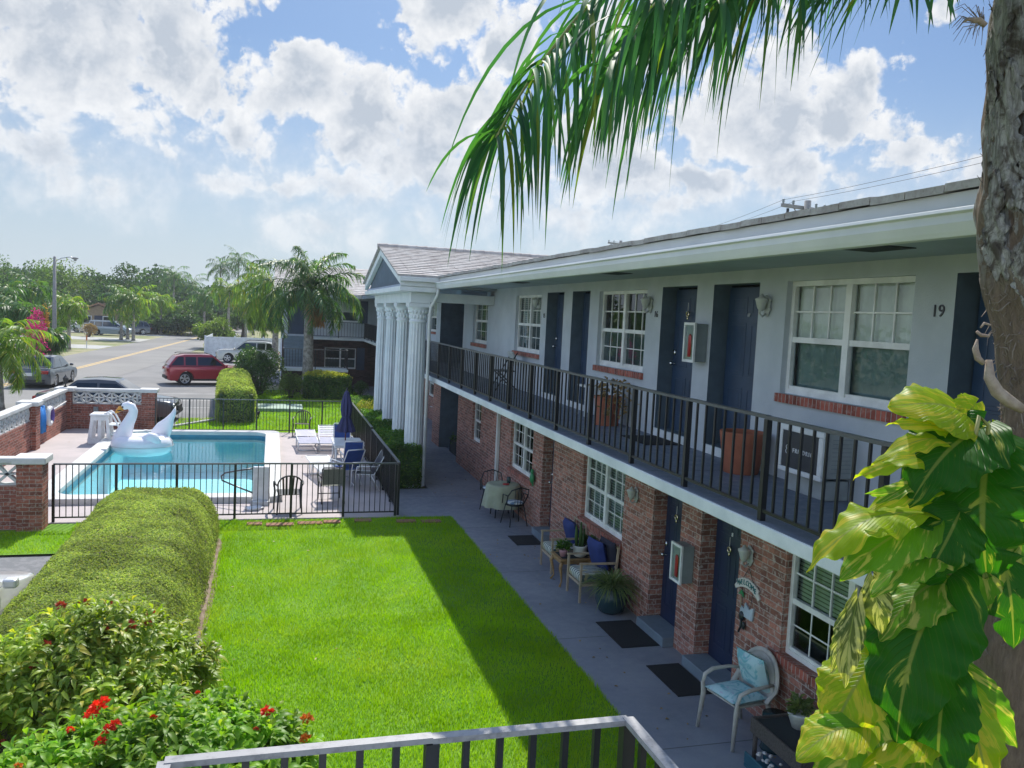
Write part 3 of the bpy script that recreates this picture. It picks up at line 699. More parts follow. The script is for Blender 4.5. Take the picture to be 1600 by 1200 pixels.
pool()
# ------------------------------------------------------------------ lawn
sheet('lawn', [(-.95, 3.0), (3.915, 3.0), (3.915, 18.0), (2.72, 17.84), (-9.5, 17.84), (-9.5, 15.75), (-2.9, 15.75), (-2.9, 8), (-.95, 8)][:5] + [(-2.9, 17.84), (-2.9, 3)], -.012, M['turf'])
sheet('lawn', rect(-9.5, -2.9, 15.75, 17.84), -.012, M['turf'])
sheet('lawn', [(-3.5, 30.32), (2.75, 30.32), (4.5, 30.32), (4.5, 46), (-2.3, 46), (-1.72, 33.7), (-3.5, 31.1)], -.012, M['turf'])
sheet('flower_bed', [(-.98, 6.5), (-.70, 6.5), (-.66, 9), (-.78, 11.5), (-.74, 13.5), (-.80, 16.2), (-.98, 16.8)], -.006, M['dirt'])
sheet('flower_bed', [(-2.9, 6.6), (-.4, 6.6), (-.5, 9.5), (-.75, 10.6), (-2.9, 10.6)], -.0045, M['dirt'])
def grass(name, polys, dens, hmin, hmax, wid, mat, label=None):
    Vs = []
    for (x0, x1, y0, y1, d) in polys:
        n = int((x1 - x0) * (y1 - y0) * dens * d)
        Vs.append(np.stack([rng.uniform(x0, x1, n), rng.uniform(y0, y1, n)], 1))
    XY = np.concatenate(Vs); n = len(XY)
    h = rng.uniform(hmin, hmax, n); a = rng.uniform(0, 2 * np.pi, n); lean = rng.uniform(.1, .9, n) * h
    a2 = a + rng.uniform(-.8, .8, n)
    w = wid * rng.uniform(.7, 1.3, n)
    h = h * (1 + .38 * np.sin(XY[:, 0] * 5.1 + 1.3 * np.sin(XY[:, 1] * 2.3)) * np.sin(XY[:, 1] * 4.3 + np.sin(XY[:, 0] * 3.1)))
    px, py = np.cos(a2 + np.pi / 2) * w / 2, np.sin(a2 + np.pi / 2) * w / 2
    z0 = np.full(n, -.012)
    V = np.stack([np.stack([XY[:, 0] - px, XY[:, 1] - py, z0], 1), np.stack([XY[:, 0] + px, XY[:, 1] + py, z0], 1),
                  np.stack([XY[:, 0] + np.cos(a) * lean, XY[:, 1] + np.sin(a) * lean, h], 1)], 1)
    o = np_mesh(name, V.reshape(-1, 3), None, np.arange(n * 3).reshape(-1, 3), mat)
    o['kind'] = 'stuff'; return tag(o, label, 'grass')
# ------------------------------------------------------------------ the apartment building
WX = 5.46
bld = thing('apartment_building', 'long two storey apartment building, brick below and grey stucco above, with navy doors', 'building', (WX, 15.0, 0))
def facade(name, mat, X, y0, y1, z0, z1, ops, depth, parent, jamb=None, axis='x'):
    """front sheet at X with openings; reveals run back by the depth of each opening"""
    ys = sorted({y0, y1, *[o[0] for o in ops], *[o[1] for o in ops]}); zs = sorted({z0, z1, *[o[2] for o in ops], *[o[3] for o in ops]})
    m = MB()
    def q(a, b, c, d):
        f = (lambda p: p) if axis == 'x' else (lambda p: (p[1], p[0], p[2]))
        m.quad(f(a), f(b), f(c), f(d))
    for i in range(len(ys) - 1):
        for j in range(len(zs) - 1):
            cy, cz = (ys[i] + ys[i + 1]) / 2, (zs[j] + zs[j + 1]) / 2
            if any(o[0] < cy < o[1] and o[2] < cz < o[3] for o in ops): continue
            q((X, ys[i + 1], zs[j]), (X, ys[i], zs[j]), (X, ys[i], zs[j + 1]), (X, ys[i + 1], zs[j + 1]))
    for o in ops:
        a, b, c, d = o[:4]; dp = o[4] if len(o) > 4 else depth; m.cur = 1 if (jamb and len(o) > 5) else 0
        X2 = X + dp
        q((X, a, c), (X2, a, c), (X2, a, d), (X, a, d)); q((X2, b, c), (X, b, c), (X, b, d), (X2, b, d))
        q((X, a, d), (X2, a, d), (X2, b, d), (X, b, d)); q((X2, a, c), (X, a, c), (X, b, c), (X2, b, c)); m.cur = 0
    return m.build(name, [mat, jamb] if jamb else mat, parent, world=True)

UW = [(6.17, 8.09, 3.76, 5.0), (11.69, 13.62, 3.70, 4.98), (16.87, 18.8, 3.69, 4.97), (21.45, 23.08, 3.70, 4.97)]
UD = [(4.62, 5.70, 2.94, 5.0), (8.63, 9.69, 2.94, 5.0), (10.13, 11.17, 2.94, 5.0), (14.06, 14.98, 2.94, 5.0), (15.46, 16.50, 2.94, 5.0)]
UA = [(24.31, 27.85, 2.82, 4.96)]
facade('upper_wall', M['stucco'], WX, 1.6, 28.6, 2.8, 5.2, [w + (.13,) for w in UW] + [d + (.26, 1) for d in UD] + [(24.31, 27.85, 2.825, 4.96, 1.6, 1)], .13, bld, M['jamb'])
LW = [(5.75, 7.72, .92, 2.16), (12.08, 13.92, .93, 2.16), (16.95, 18.69, .95, 2.16), (21.66, 22.63, .98, 2.16)]
LD = [(8.65, 9.59, .13, 2.2), (10.15, 11.02, .13, 2.2), (15.58, 16.25, .13, 2.2)]
facade('lower_wall', M['brick'], WX, 1.6, 28.6, -.02, 2.75, [w + (.12,) for w in LW] + [d + (.24,) for d in LD] + [(24.55, 27.3, -.01, 2.2, 1.7, 1)], .12, bld, M['jamb'])
# inner shell: dark rooms behind the glass
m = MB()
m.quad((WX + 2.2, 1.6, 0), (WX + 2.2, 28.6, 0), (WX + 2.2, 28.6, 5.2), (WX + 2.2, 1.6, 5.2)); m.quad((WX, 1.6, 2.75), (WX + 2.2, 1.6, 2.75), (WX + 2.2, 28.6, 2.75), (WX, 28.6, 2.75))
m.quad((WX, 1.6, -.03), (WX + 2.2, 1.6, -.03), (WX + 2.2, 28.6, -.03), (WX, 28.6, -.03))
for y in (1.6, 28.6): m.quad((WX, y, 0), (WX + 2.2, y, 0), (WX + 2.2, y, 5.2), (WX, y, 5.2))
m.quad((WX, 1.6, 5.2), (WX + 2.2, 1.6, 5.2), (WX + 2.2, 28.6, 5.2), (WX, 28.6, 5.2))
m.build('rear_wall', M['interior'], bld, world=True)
# alcove back walls
m = MB(); m.quad((WX + 1.6, 27.9, 2.8), (WX + 1.6, 24.2, 2.8), (WX + 1.6, 24.2, 5), (WX + 1.6, 27.9, 5)); m.quad((WX + 1.7, 27.4, 0), (WX + 1.7, 24.4, 0), (WX + 1.7, 24.4, 2.3), (WX + 1.7, 27.4, 2.3))
m.build('stair_alcove', pbr('alcove paint', (.13, .19, .25), .6), bld, world=True)

def make_window(parent, X, ya, yb, za, zb, cols=3, rows=2, halves=2, low_grid=False, back='curtain', back_low='screen', sill=None, axis='x', d0=.07, frame='frame'):
    P_ = (lambda x, y, z: (x, y, z)) if axis == 'x' else (lambda x, y, z: (y, x, z))
    fm = MB()
    def bx(x0, x1, y0, y1, z0, z1):
        if axis == 'x': fm.box(x0, x1, y0, y1, z0, z1)
        else: fm.box(y0, y1, x0, x1, z0, z1)
    f = .055; x0, x1 = X + d0, X + d0 + .06; zm = (za + zb) / 2 - .02
    bx(x0, x1, ya, yb, zb - f, zb); bx(x0, x1, ya, yb, za, za + f); bx(x0, x1, ya, ya + f, za + f, zb - f); bx(x0, x1, yb - f, yb, za + f, zb - f)
    hs = []
    w = (yb - ya - 2 * f)
    if halves == 2:
        c = (ya + yb) / 2; bx(x0 - .006, x1, c - .045, c + .045, za + f, zb - f); hs = [(ya + f, c - .045), (c + .045, yb - f)]
    else: hs = [(ya + f, yb - f)]
    for a, b in hs:
        bx(x0 + .01, x1, a, b, zm - .03, zm + .03)
        bx(x0 + .012, x1, a, b, za + f, za + f + .035)
        for k in range(1, cols): y = a + (b - a) * k / cols; bx(x0 + .03, x1 - .01, y - .009, y + .009, zm + .03, zb - f)
        for k in range(1, rows): z = zm + .03 + (zb - f - zm - .03) * k / rows; bx(x0 + .032, x1 - .012, a, b, z - .009, z + .009)
        if low_grid:
            for k in range(1, cols): y = a + (b - a) * k / cols; bx(x0 + .04, x1 - .008, y - .008, y + .008, za + f + .035, zm - .03)
            z = (za + f + .035 + zm - .03) / 2; bx(x0 + .042, x1 - .01, a, b, z - .008, z + .008)
    o = fm.build('window', M[frame], parent, world=True)
    def pl(nm, mt, xo, z0, z1, wave=0):
        g = MB(); xx = X + d0 + xo; n = 28 if wave else 1
        ysl = [ya + (yb - ya) * i / n for i in range(n + 1)]
        if not wave: g.quad(P_(xx, yb, z0), P_(xx, ya, z0), P_(xx, ya, z1), P_(xx, yb, z1))
        else:
            vs = []
            for i, y in enumerate(ysl): dx = wave * math.sin(i * 2.1 + .7 * math.sin(i * .9)); vs += [P_(xx + dx, y, z0), P_(xx + dx * .6, y, z1)]
            g.add(vs, [(2 * i, 2 * i + 1, 2 * i + 3, 2 * i + 2) for i in range(n)])
        g.build(nm, mt, o, world=True, smooth=bool(wave))
    pl('pane', M['glass'], .045, za + f, zb - f)
    if back == 'curtain': pl('curtain', M['curtain'], .085, zm - .02 if back_low != 'curtain' else za, zb, .018)
    elif back == 'blind': pl('blind', M['blind'], .10, za if back_low == 'blind' else zm, zb)
    if back_low == 'screen': pl('screen', M['screen'], .055, za + f, zm - .02)
    elif back_low == 'drape': pl('drape', pbr('shaded drape', (.22, .30, .30), .9), .12, za, zm, .02)
    if sill:
        g = MB(); a, b = ya - .03, yb + .03; z1 = za - .002; z0 = z1 - .095
        if axis == 'x': g.box(X - .045, X + d0 + .02, a, b, z0, z1)
        else: g.box(a, b, X - .045, X + d0 + .02, z0, z1)
        g.build('sill', sill, o, world=True)
    return o
make_window(bld, WX, *UW[0], sill=M['sillbrick'], back_low='drape', low_grid=False)
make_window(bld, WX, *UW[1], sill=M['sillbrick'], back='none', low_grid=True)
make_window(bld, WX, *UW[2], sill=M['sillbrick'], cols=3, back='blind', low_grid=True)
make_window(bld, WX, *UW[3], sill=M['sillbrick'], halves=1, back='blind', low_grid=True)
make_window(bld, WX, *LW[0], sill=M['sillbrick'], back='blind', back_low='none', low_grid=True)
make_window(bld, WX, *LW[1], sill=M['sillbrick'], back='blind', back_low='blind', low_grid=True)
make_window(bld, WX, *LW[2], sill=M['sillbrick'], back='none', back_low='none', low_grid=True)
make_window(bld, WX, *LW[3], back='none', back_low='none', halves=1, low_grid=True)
# green pot leaves glimpsed in the end window stay behind its glass

def make_door(parent, X, ya, yb, za, zb, mat, knob=-1, knobs=2, plate=None):
    m = MB(); a, b = ya + .035, yb - .035
    m.box(X, X + .045, a, b, za, zb - .03)
    w = b - a; mid = (a + b) / 2
    cols = [(a + .10, mid - .05), (mid + .05, b - .10)]; H = zb - .03 - za
    for y0, y1 in cols:
        for f0, f1 in ((.10, .38), (.45, .78), (.83, .94)):
            z0, z1 = za + H * f0, za + H * f1
            for k, (i0, d) in enumerate(((0, .010), (.035, .004))):
                pass
            m.box(X - .007, X, y0, y1, z0, z0 + .03); m.box(X - .007, X, y0, y1, z1 - .03, z1); m.box(X - .007, X, y0, y0 + .03, z0 + .03, z1 - .03); m.box(X - .007, X, y1 - .03, y1, z0 + .03, z1 - .03)
            m.box(X - .005, X, y0 + .065, y1 - .065, z0 + .065, z1 - .065)
    d = m.build('door', mat, parent, world=True, bevel=.004, seg=1)
    h = MB(); y = a + .075 if knob < 0 else b - .075
    h.ball((X - .06, y, za + .96), .03, 10, 7); h.tube([(X, y, za + .96), (X - .05, y, za + .96)], .013, 8); h.lathe([(.032, 0), (.03, .01)], (X - .005, y, za + .955), 10)
    if knobs > 1: h.box(X - .028, X, y - .03, y + .03, za + 1.08, za + 1.16)
    h.build('handle', M['steel'], d, world=True, smooth=True)
    return d
for i, dd in enumerate(UD): make_door(bld, WX + .215, dd[0], dd[1], dd[2], dd[3], M['door'], 1 if i in (2, 4) else -1)
for i, dd in enumerate(LD): make_door(bld, WX + .20, dd[0], dd[1], dd[2], dd[3], M['door2'], 1 if i != 0 else -1)
for dd in UD:
    m = MB(); m.box(WX - .02, WX + .26, dd[0], dd[1], 2.824, 2.938); m.build('threshold', M['white'], bld, world=True, bevel=.006)
for dd in LD:
    m = MB(); m.box(WX - .17, WX + .199, dd[0] + .003, dd[1] - .003, 0, .137); m.build('step', M['step'], bld, world=True, bevel=.01)
# balcony slab, floor
m = MB(); m.box(4.0, WX - .003, 1.6, 28.6, 2.69, 2.815); m.build('balcony_slab', M['slab'], bld, world=True, bevel=.012)
m = MB(); m.box(4.012, WX - .002, 1.6, 28.6, 2.816, 2.822); m.build('balcony_floor', M['balcony_floor'], bld, world=True)
# soffit, bulkhead, gutter, fascia
m = MB(); m.box(3.98, WX, 1.6, 20.5, 5.155, 5.2); m.box(4.2, WX, 20.5, 28.6, 5.155, 5.2); m.build('soffit', M['soffit'], bld, world=True)
m = MB(); m.box(4.75, WX - .004, 21.6, 28.5, 4.99, 5.153); m.build('bulkhead', M['soffit'], bld, world=True, bevel=.01)
m = MB()
for y in (5.5, 10.9, 15.8): MB().box(4.5, 4.85, y, y + .5, 5.146, 5.153).build('soffit_vent', M['interior'], bld, world=True)
prof = [(3.85, 5.225), (3.84, 5.20), (3.87, 5.19), (3.865, 5.14), (3.885, 5.09), (3.90, 5.06), (3.98, 5.06), (3.98, 5.19), (3.96, 5.225)]
m = MB(); m.prism([(p[0], p[1]) for p in prof], (0, 1.6, 0), (1, 0, 0), (0, 0, 1), (0, 20.0, 0)); m.build('gutter', M['gutter'], bld, world=True, bevel=.004)
m = MB(); m.box(3.95, 4.0, 1.6, 20.6, 5.16, 5.335); m.build('fascia', M['gutter'], bld, world=True)
m = MB(); rr = random.Random(3)
for k in range(16):
    x0 = 3.90 + .36 * k; x1 = x0 + .40; z0 = 5.335 + (x0 - 3.90) * .165; z1 = z0 + .40 * .165
    y = 1.6
    while y < 28.5 if k > 12 else y < 20.9:
        w = .33; j = rr.uniform(-.006, .006)
        m.add([(x0, y, z0 + j), (x0, y + w - .008, z0 + j), (x0, y + w - .008, z0 + .05 + j), (x0, y, z0 + .05 + j), (x1, y, z1 + j), (x1, y + w - .008, z1 + j), (x1, y + w - .008, z1 + .03 + j), (x1, y, z1 + .03 + j)],
              [(0, 1, 2, 3), (3, 2, 6, 7), (1, 5, 6, 2), (0, 3, 7, 4), (0, 4, 5, 1)]); y += w
m.build('roof', M['rooftile'], bld, world=True)
m = MB(); m.quad((4.0, 1.6, 5.33), (9.6, 1.6, 6.25), (9.6, 28.6, 6.25), (4.0, 28.6, 5.33)); m.quad((9.6, 1.6, 6.25), (15, 1.6, 5.3), (15, 28.6, 5.3), (9.6, 28.6, 6.25))
m.build('roof_deck', M['rooftile'], bld, world=True)

# columned porch, a wing of the same building
GX, YN, YF, ZE, ZA = 3.0, 20.6, 28.7, 5.33, 6.30; YM = (YN + YF) / 2
m = MB(); nC = 17; rr = random.Random(5)
for side in (0, 1):
    for k in range(nC):
        t0, t1 = k / nC, (k + 1.12) / nC
        ya = YN - .12 + (YM - YN + .12) * t0; yb = YN - .12 + (YM - YN + .12) * min(t1, 1.0)
        za = ZE + (ZA - ZE) * t0; zb = ZE + (ZA - ZE) * min(t1, 1.0)
        if side: ya, yb = 2 * YM - ya, 2 * YM - yb
        x = GX - .09
        while x < 9.2:
            w = .34; j = rr.uniform(-.003, .004); a, b = x, x + w - .004
            m.add([(a, ya, za + j), (b, ya, za + j), (b, ya, za + .055 + j), (a, ya, za + .055 + j), (a, yb, zb + j), (b, yb, zb + j), (b, yb, zb + .03 + j), (a, yb, zb + .03 + j)],
                  [(0, 1, 2, 3), (3, 2, 6, 7), (1, 5, 6, 2), (0, 3, 7, 4), (0, 4, 5, 1)] if not side else [(3, 2, 1, 0), (7, 6, 2, 3), (2, 6, 5, 1), (4, 7, 3, 0), (1, 5, 4, 0)])
            x += w
x = GX - .12
while x < 9.2:
    m.tube([(x, YM, ZA + .03), (x + .30, YM, ZA + .045)], .085, 8); x += .29
m.build('porch_roof', M['rooftile'], bld, world=True)
m = MB(); m.add([(GX - .02, YN, ZE - .02), (GX - .02, YM, ZA - .03), (GX - .02, YF, ZE - .02), (9, YN, ZE - .02), (9, YM, ZA - .03), (9, YF, ZE - .02)], [(0, 1, 4, 3), (1, 2, 5, 4)]); m.build('roof_deck', M['rooftile'], bld, world=True)
m = MB(); m.prism([(YN + .10, 5.10), (YF - .10, 5.10), (YM, ZA - .12)], (GX + .10, 0, 0), (0, 1, 0), (0, 0, 1), (.06, 0, 0)); m.build('gable', pbr('gable paint', (.075, .115, .155), .7), bld, world=True)
m = MB()
for sgn in (0, 1):
    y0, y1 = (YN - .06, YM) if not sgn else (YF + .06, YM)
    m.add([(GX - .02, y0, ZE - .19), (GX - .02, y1, ZA - .22), (GX - .02, y1, ZA - .02), (GX - .02, y0, ZE - .01), (GX + .09, y0, ZE - .19), (GX + .09, y1, ZA - .22), (GX + .09, y1, ZA - .02), (GX + .09, y0, ZE - .01)],
          [(0, 1, 2, 3), (7, 6, 5, 4), (0, 4, 5, 1), (3, 2, 6, 7), (0, 3, 7, 4), (1, 5, 6, 2)])
m.build('rake_board', M['white'], bld, world=True)
m = MB(); m.box(GX - .02, 3.9, YN - .02, YF + .02, 4.97, 5.10); m.build('cornice', M['white'], bld, world=True, bevel=.015)
m = MB(); m.box(3.30, 3.80, YN + .2, YF - .2, 4.70, 4.968); m.box(3.80, WX, YN + .2, YN + .7, 4.74, 4.968); m.build('entablature', M['column'], bld, world=True, bevel=.01)
m = MB(); m.box(GX, 4.25, YN - .05, YN + .02, 5.10, 5.22); m.box(GX - .03, 4.22, YN - .14, YN - .01, 5.215, 5.33); m.build('porch_gutter', M['gutter'], bld, world=True, bevel=.01)
m = MB(); m.box(GX + .05, WX, YN + .02, YF - .02, 5.10, 5.16); m.build('porch_ceiling', M['soffit'], bld, world=True)
def column(y):
    n = 96
    def flute(a, z): return 1.0 - .10 * (0.5 + .5 * math.cos(a * 16)) if .35 < z < 4.18 else 1.0
    prof = [(.30, 0), (.30, .10), (.27, .13), (.285, .2), (.25, .26), (.238, .34), (.236, .40), (.234, 1.5), (.225, 3.0), (.21, 4.16), (.21, 4.20), (.228, 4.22), (.228, 4.25), (.21, 4.27), (.212, 4.36), (.235, 4.46), (.27, 4.56), (.29, 4.60)]
    m = MB(); m.lathe(prof, (3.55, y, 0), n, wob=flute); m.box(3.27, 3.83, y - .28, y + .28, 4.60, 4.698)
    for k in range(16):
        a = 2 * math.pi * k / 16
        for z, r, s in ((4.36, .210, .06), (4.49, .238, .05)):
            aa = a + (math.pi / 16 if z == 4.36 else 0)
            m.ball((3.55 + (r - .012) * math.cos(aa), y + (r - .012) * math.sin(aa), z), (.042, .042, s * 1.25), 8, 5)
    m.build('column', M['column'], bld, world=True, smooth=True, autosm=50)
for y in (21.1, 23.35, 25.6, 27.9): column(y)
m = MB(); m.tube([(3.92, 20.45, 5.07), (3.92, 20.5, 4.92), (3.90, 20.7, 4.80), (3.82, 20.80, 4.62), (3.80, 20.82, 4.4), (3.80, 20.82, .05)], .045, 8); m.build('downspout', M['gutter'], bld, world=True, smooth=True)
m = MB(); m.box(WX - .09, WX - .005, 19.62, 19.72, .02, 2.68); m.box(WX - .07, WX - .005, 19.76, 19.80, .02, 2.68); m.build('downspout', M['gutter'], bld, world=True, bevel=.012)

# rear range of the same building past the porch
X2 = 6.5
rng_ = thing('apartment_range', 'rear brick range of apartments half hidden behind the fluted columns', 'building', (X2, 40, 0))
facade('upper_wall', M['stucco'], X2, 28.6, 49.5, 2.8, 5.2, [(34.0, 35.7, 3.7, 4.95, .12), (37.5, 38.5, 2.9, 4.95, .24), (42.0, 43.0, 2.9, 4.95, .24)], .12, rng_)
facade('lower_wall', M['brick'], X2, 28.6, 49.5, -.02, 2.75, [(34.0, 35.4, .95, 2.1, .12), (38, 39, .1, 2.1, .24)], .12, rng_)
make_window(rng_, X2, 34.0, 35.7, 3.7, 4.95, sill=M['sillbrick'], halves=1); make_window(rng_, X2, 34.0, 35.4, .95, 2.1, halves=1, back='none')
for a, b, z0, z1 in ((37.5, 38.5, 2.9, 4.95), (42.0, 43.0, 2.9, 4.95), (38, 39, .1, 2.1)): make_door(rng_, X2 + .2, a, b, z0, z1, M['door'])
m = MB(); m.quad((X2 + 1.5, 28.6, 0), (X2 + 1.5, 49.5, 0), (X2 + 1.5, 49.5, 5.2), (X2 + 1.5, 28.6, 5.2)); m.build('rear_wall', M['interior'], rng_, world=True)
m = MB(); m.box(5.0, X2 - .003, 28.6, 49.4, 2.69, 2.82); m.build('balcony_slab', M['slab'], rng_, world=True, bevel=.01)
m = MB(); m.box(4.9, X2, 28.72, 49.4, 5.1, 5.2); m.box(4.8, 4.95, 28.72, 48, 5.08, 5.25); m.build('soffit', M['soffit'], rng_, world=True)
m = MB()
for k in range(14):
    x0 = 4.78 + .36 * k; z0 = 5.26 + .36 * k * .17
    m.add([(x0, 28.75, z0), (x0, 48, z0), (x0, 48, z0 + .05), (x0, 28.75, z0 + .05), (x0 + .4, 28.75, z0 + .07), (x0 + .4, 48, z0 + .07), (x0 + .4, 48, z0 + .1), (x0 + .4, 28.75, z0 + .1)], [(0, 1, 2, 3), (3, 2, 6, 7), (0, 3, 7, 4), (1, 5, 6, 2)])
m.build('roof', M['rooftile'], rng_, world=True)

# far wing with the outside stair, facing the camera
WY = 49.5
wing = thing('apartment_wing', 'far wing with shuttered windows and an outside stair, beyond the pool lawn', 'building', (3.0, WY, 0))
facade('upper_wall', M['stucco'], WY, .55, X2, 2.8, 5.2, [(2.95, 4.85, 3.72, 4.95, .1), (.85, 1.75, 2.9, 4.95, .22)], .1, wing, axis='y')
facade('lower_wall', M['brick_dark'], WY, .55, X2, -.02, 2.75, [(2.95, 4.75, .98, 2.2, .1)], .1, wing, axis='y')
make_window(wing, WY, 2.95, 4.85, 3.72, 4.95, cols=1, rows=1, axis='y', back='curtain'); make_window(wing, WY, 2.95, 4.75, .98, 2.2, cols=1, rows=1, axis='y', back='none')
m = MB(); m.box(.89, 1.71, WY + .15, WY + .2, 2.9, 4.92); d = m.build('door', M['door'], wing, world=True)
m = MB(); m.quad((.55, WY, -.02), (.55, WY + 8, -.02), (.55, WY + 8, 5.2), (.55, WY, 5.2)); m.build('side_wall', M['stucco'], wing, world=True)
m = MB(); m.quad((.56, WY + 1.5, 0), (X2, WY + 1.5, 0), (X2, WY + 1.5, 5.2), (.56, WY + 1.5, 5.2)); m.build('rear_wall', M['interior'], wing, world=True)
for a, b, z0, z1 in ((2.45, 2.90, 3.68, 4.98), (4.90, 5.35, 3.68, 4.98), (4.80, 5.25, .94, 2.24)):
    m = MB(); m.box(a, b, WY - .04, WY - .003, z0, z1)
    for k in range(14): z = z0 + .08 + (z1 - z0 - .16) * k / 14; m.box(a + .05, b - .05, WY - .052, WY - .041, z, z + .05)
    m.build('shutter', M['door'], wing, world=True)
m = MB(); m.box(2.0, 5.0, 48.0, WY - .003, 2.69, 2.82); m.box(.55, 2.0, 48.6, WY - .003, 2.69, 2.82); m.build('balcony_slab', M['slab'], wing, world=True, bevel=.01)
m = MB(); m.box(.2, X2, 47.7, WY + .01, 5.12, 5.2); m.build('soffit', M['soffit'], wing, world=True)
m = MB(); m.box(.1, 5.0, 47.6, 47.75, 5.06, 5.24); m.build('gutter', M['gutter'], wing, world=True, bevel=.01)
m = MB()
for k in range(16):
    y0 = 47.55 + .36 * k; z0 = 5.25 + .36 * k * .3
    m.add([(.05, y0, z0), (8, y0, z0), (8, y0, z0 + .05), (.05, y0, z0 + .05), (.05, y0 + .4, z0 + .12), (8, y0 + .4, z0 + .12), (8, y0 + .4, z0 + .15), (.05, y0 + .4, z0 + .15)], [(0, 1, 2, 3), (3, 2, 6, 7), (0, 3, 7, 4), (1, 5, 6, 2)])
m.build('roof', M['rooftile'], wing, world=True)
m = MB()
for k in range(9): m.box(.62, 1.75, 46.3 + k * .26, 46.3 + (k + 1) * .26, 1.28 if k == 0 else 1.30, 1.30 + .17 * (k + 1))
m.build('stair', pbr('stair paint', (.16, .22, .27), .6), wing, world=True)
m = MB(); m.box(.55, 3.9, 44.6, 46.3, 1.14, 1.28); m.build('landing', M['slab'], wing, world=True, bevel=.01)
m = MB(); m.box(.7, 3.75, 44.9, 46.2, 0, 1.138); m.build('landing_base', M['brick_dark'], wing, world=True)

# ------------------------------------------------------------------ railings
def rail(name, label, cat, pts, z0, h, pk=.115, post=.05, picket=.018, pm='black_iron', top='grey_rail', topw=.055, toph=.028, posts=None, bot=.09, group=None):
    """iron railing along a polyline; one mesh per post and per run of pickets"""
    t = thing(name, label, cat, (pts[0][0], pts[0][1], z0), group=group)
    tm, bm_ = MB(), MB()
    for si, (a, b) in enumerate(zip(pts[:-1], pts[1:])):
        A, Bv = Vector((*a, z0)), Vector((*b, z0)); zt = Vector((0, 0, h - toph / 2 + .003 * (si % 2))); zb = Vector((0, 0, bot + .002 * (si % 2)))
        tm.bar(A + zt, Bv + zt, topw, toph); bm_.bar(A + zb, Bv + zb, .03, .026)
        n = max(2, int(round((Bv - A).length / pk))); d = (Bv - A) / n
        pn = MB()
        for i in range(1, n):
            p = A + d * i; pn.box(p.x - picket / 2, p.x + picket / 2, p.y - picket / 2, p.y + picket / 2, z0 + bot + .013, z0 + h - toph)
        if n > 1: pn.build('picket_panel', M[pm], t, world=True)
    tm.build('top_rail', M[top], t, world=True); bm_.build('bottom_rail', M[pm], t, world=True)
    for p in pts:
        m = MB(); m.box(p[0] - post / 2, p[0] + post / 2, p[1] - post / 2, p[1] + post / 2, z0, z0 + h - toph); m.build('post', M[pm], t, world=True)
    return t
py = [1.9, 3.35, 4.73, 6.16, 7.56, 8.87, 10.24, 11.59, 12.9, 14.18, 15.5, 16.76, 18.07, 19.42, 20.78, 22.1, 23.4, 24.7, 26.0, 27.3, 28.6]
rail('balcony_railing', 'long black iron railing along the upper balcony of the main building', 'railing', [(4.07, y) for y in py], 2.82, .905, pk=.165, picket=.02)
rail('balcony_railing', 'dark railing of the rear balcony seen behind the fluted columns', 'railing', [(5.07, 28.7 + 1.6 * k) for k in range(13)], 2.82, .9, pk=.16)
rail('balcony_railing', 'dark railing of the far wing balcony, above the shuttered lower window', 'railing', [(5.05, 48.06), (3.6, 48.06), (2.1, 48.06)], 2.82, .9, pk=.16)
rail('landing_railing', 'dark railing round the stair landing of the far wing, behind the palm', 'railing', [(.6, 46.2), (.6, 44.65), (2.2, 44.65), (3.85, 44.65), (3.85, 46.2)], 1.28, 1.02, pk=.15, topw=.07)
rail('landing_railing', 'near stair railing with a worn grey top rail, at the bottom edge of the view', 'railing', [(-.26, 1.0), (-.26, 2.41), (.50, 2.41), (1.15, 2.41), (1.15, 1.0)], 2.26, .905, pk=.115, picket=.021, post=.042, topw=.037, toph=.018, top='worn_rail' if 'worn_rail' in M else 'grey_rail')
m = MB(); m.box(-.32, 1.21, .1, 2.47, 2.12, 2.255)
tag(m.build('stair_landing', M['slab']), 'concrete stair landing below the near railing', 'landing')
FX = [-4.05, -2.92, -1.79, -.66, .47, 1.56, 2.68]
rail('pool_fence', 'black iron fence on the near side of the pool, behind the clipped mound', 'fence', [(x, 17.95) for x in FX], 0, 1.17, pk=.113, picket=.016)
rail('pool_fence', 'black iron fence on the far side of the pool, in front of the rear lawn', 'fence', [(x, 30.22) for x in (-3.72, -2.65, -1.55, -.45, .66, 1.78, 2.72)], 0, 1.17, pk=.113, picket=.016)
rail('pool_fence', 'black iron fence between the pool deck and the walkway hedge', 'fence', [(2.75, y) for y in (18.02, 19.3, 20.6, 21.9, 23.2)], 0, 1.17, pk=.113, picket=.016)
rail('pool_fence', 'black iron fence run beyond the gate gap, beside the sun loungers', 'fence', [(2.78, y) for y in (23.6, 24.9, 26.2, 27.5, 28.8, 30.1)], 0, 1.17, pk=.113, picket=.016)
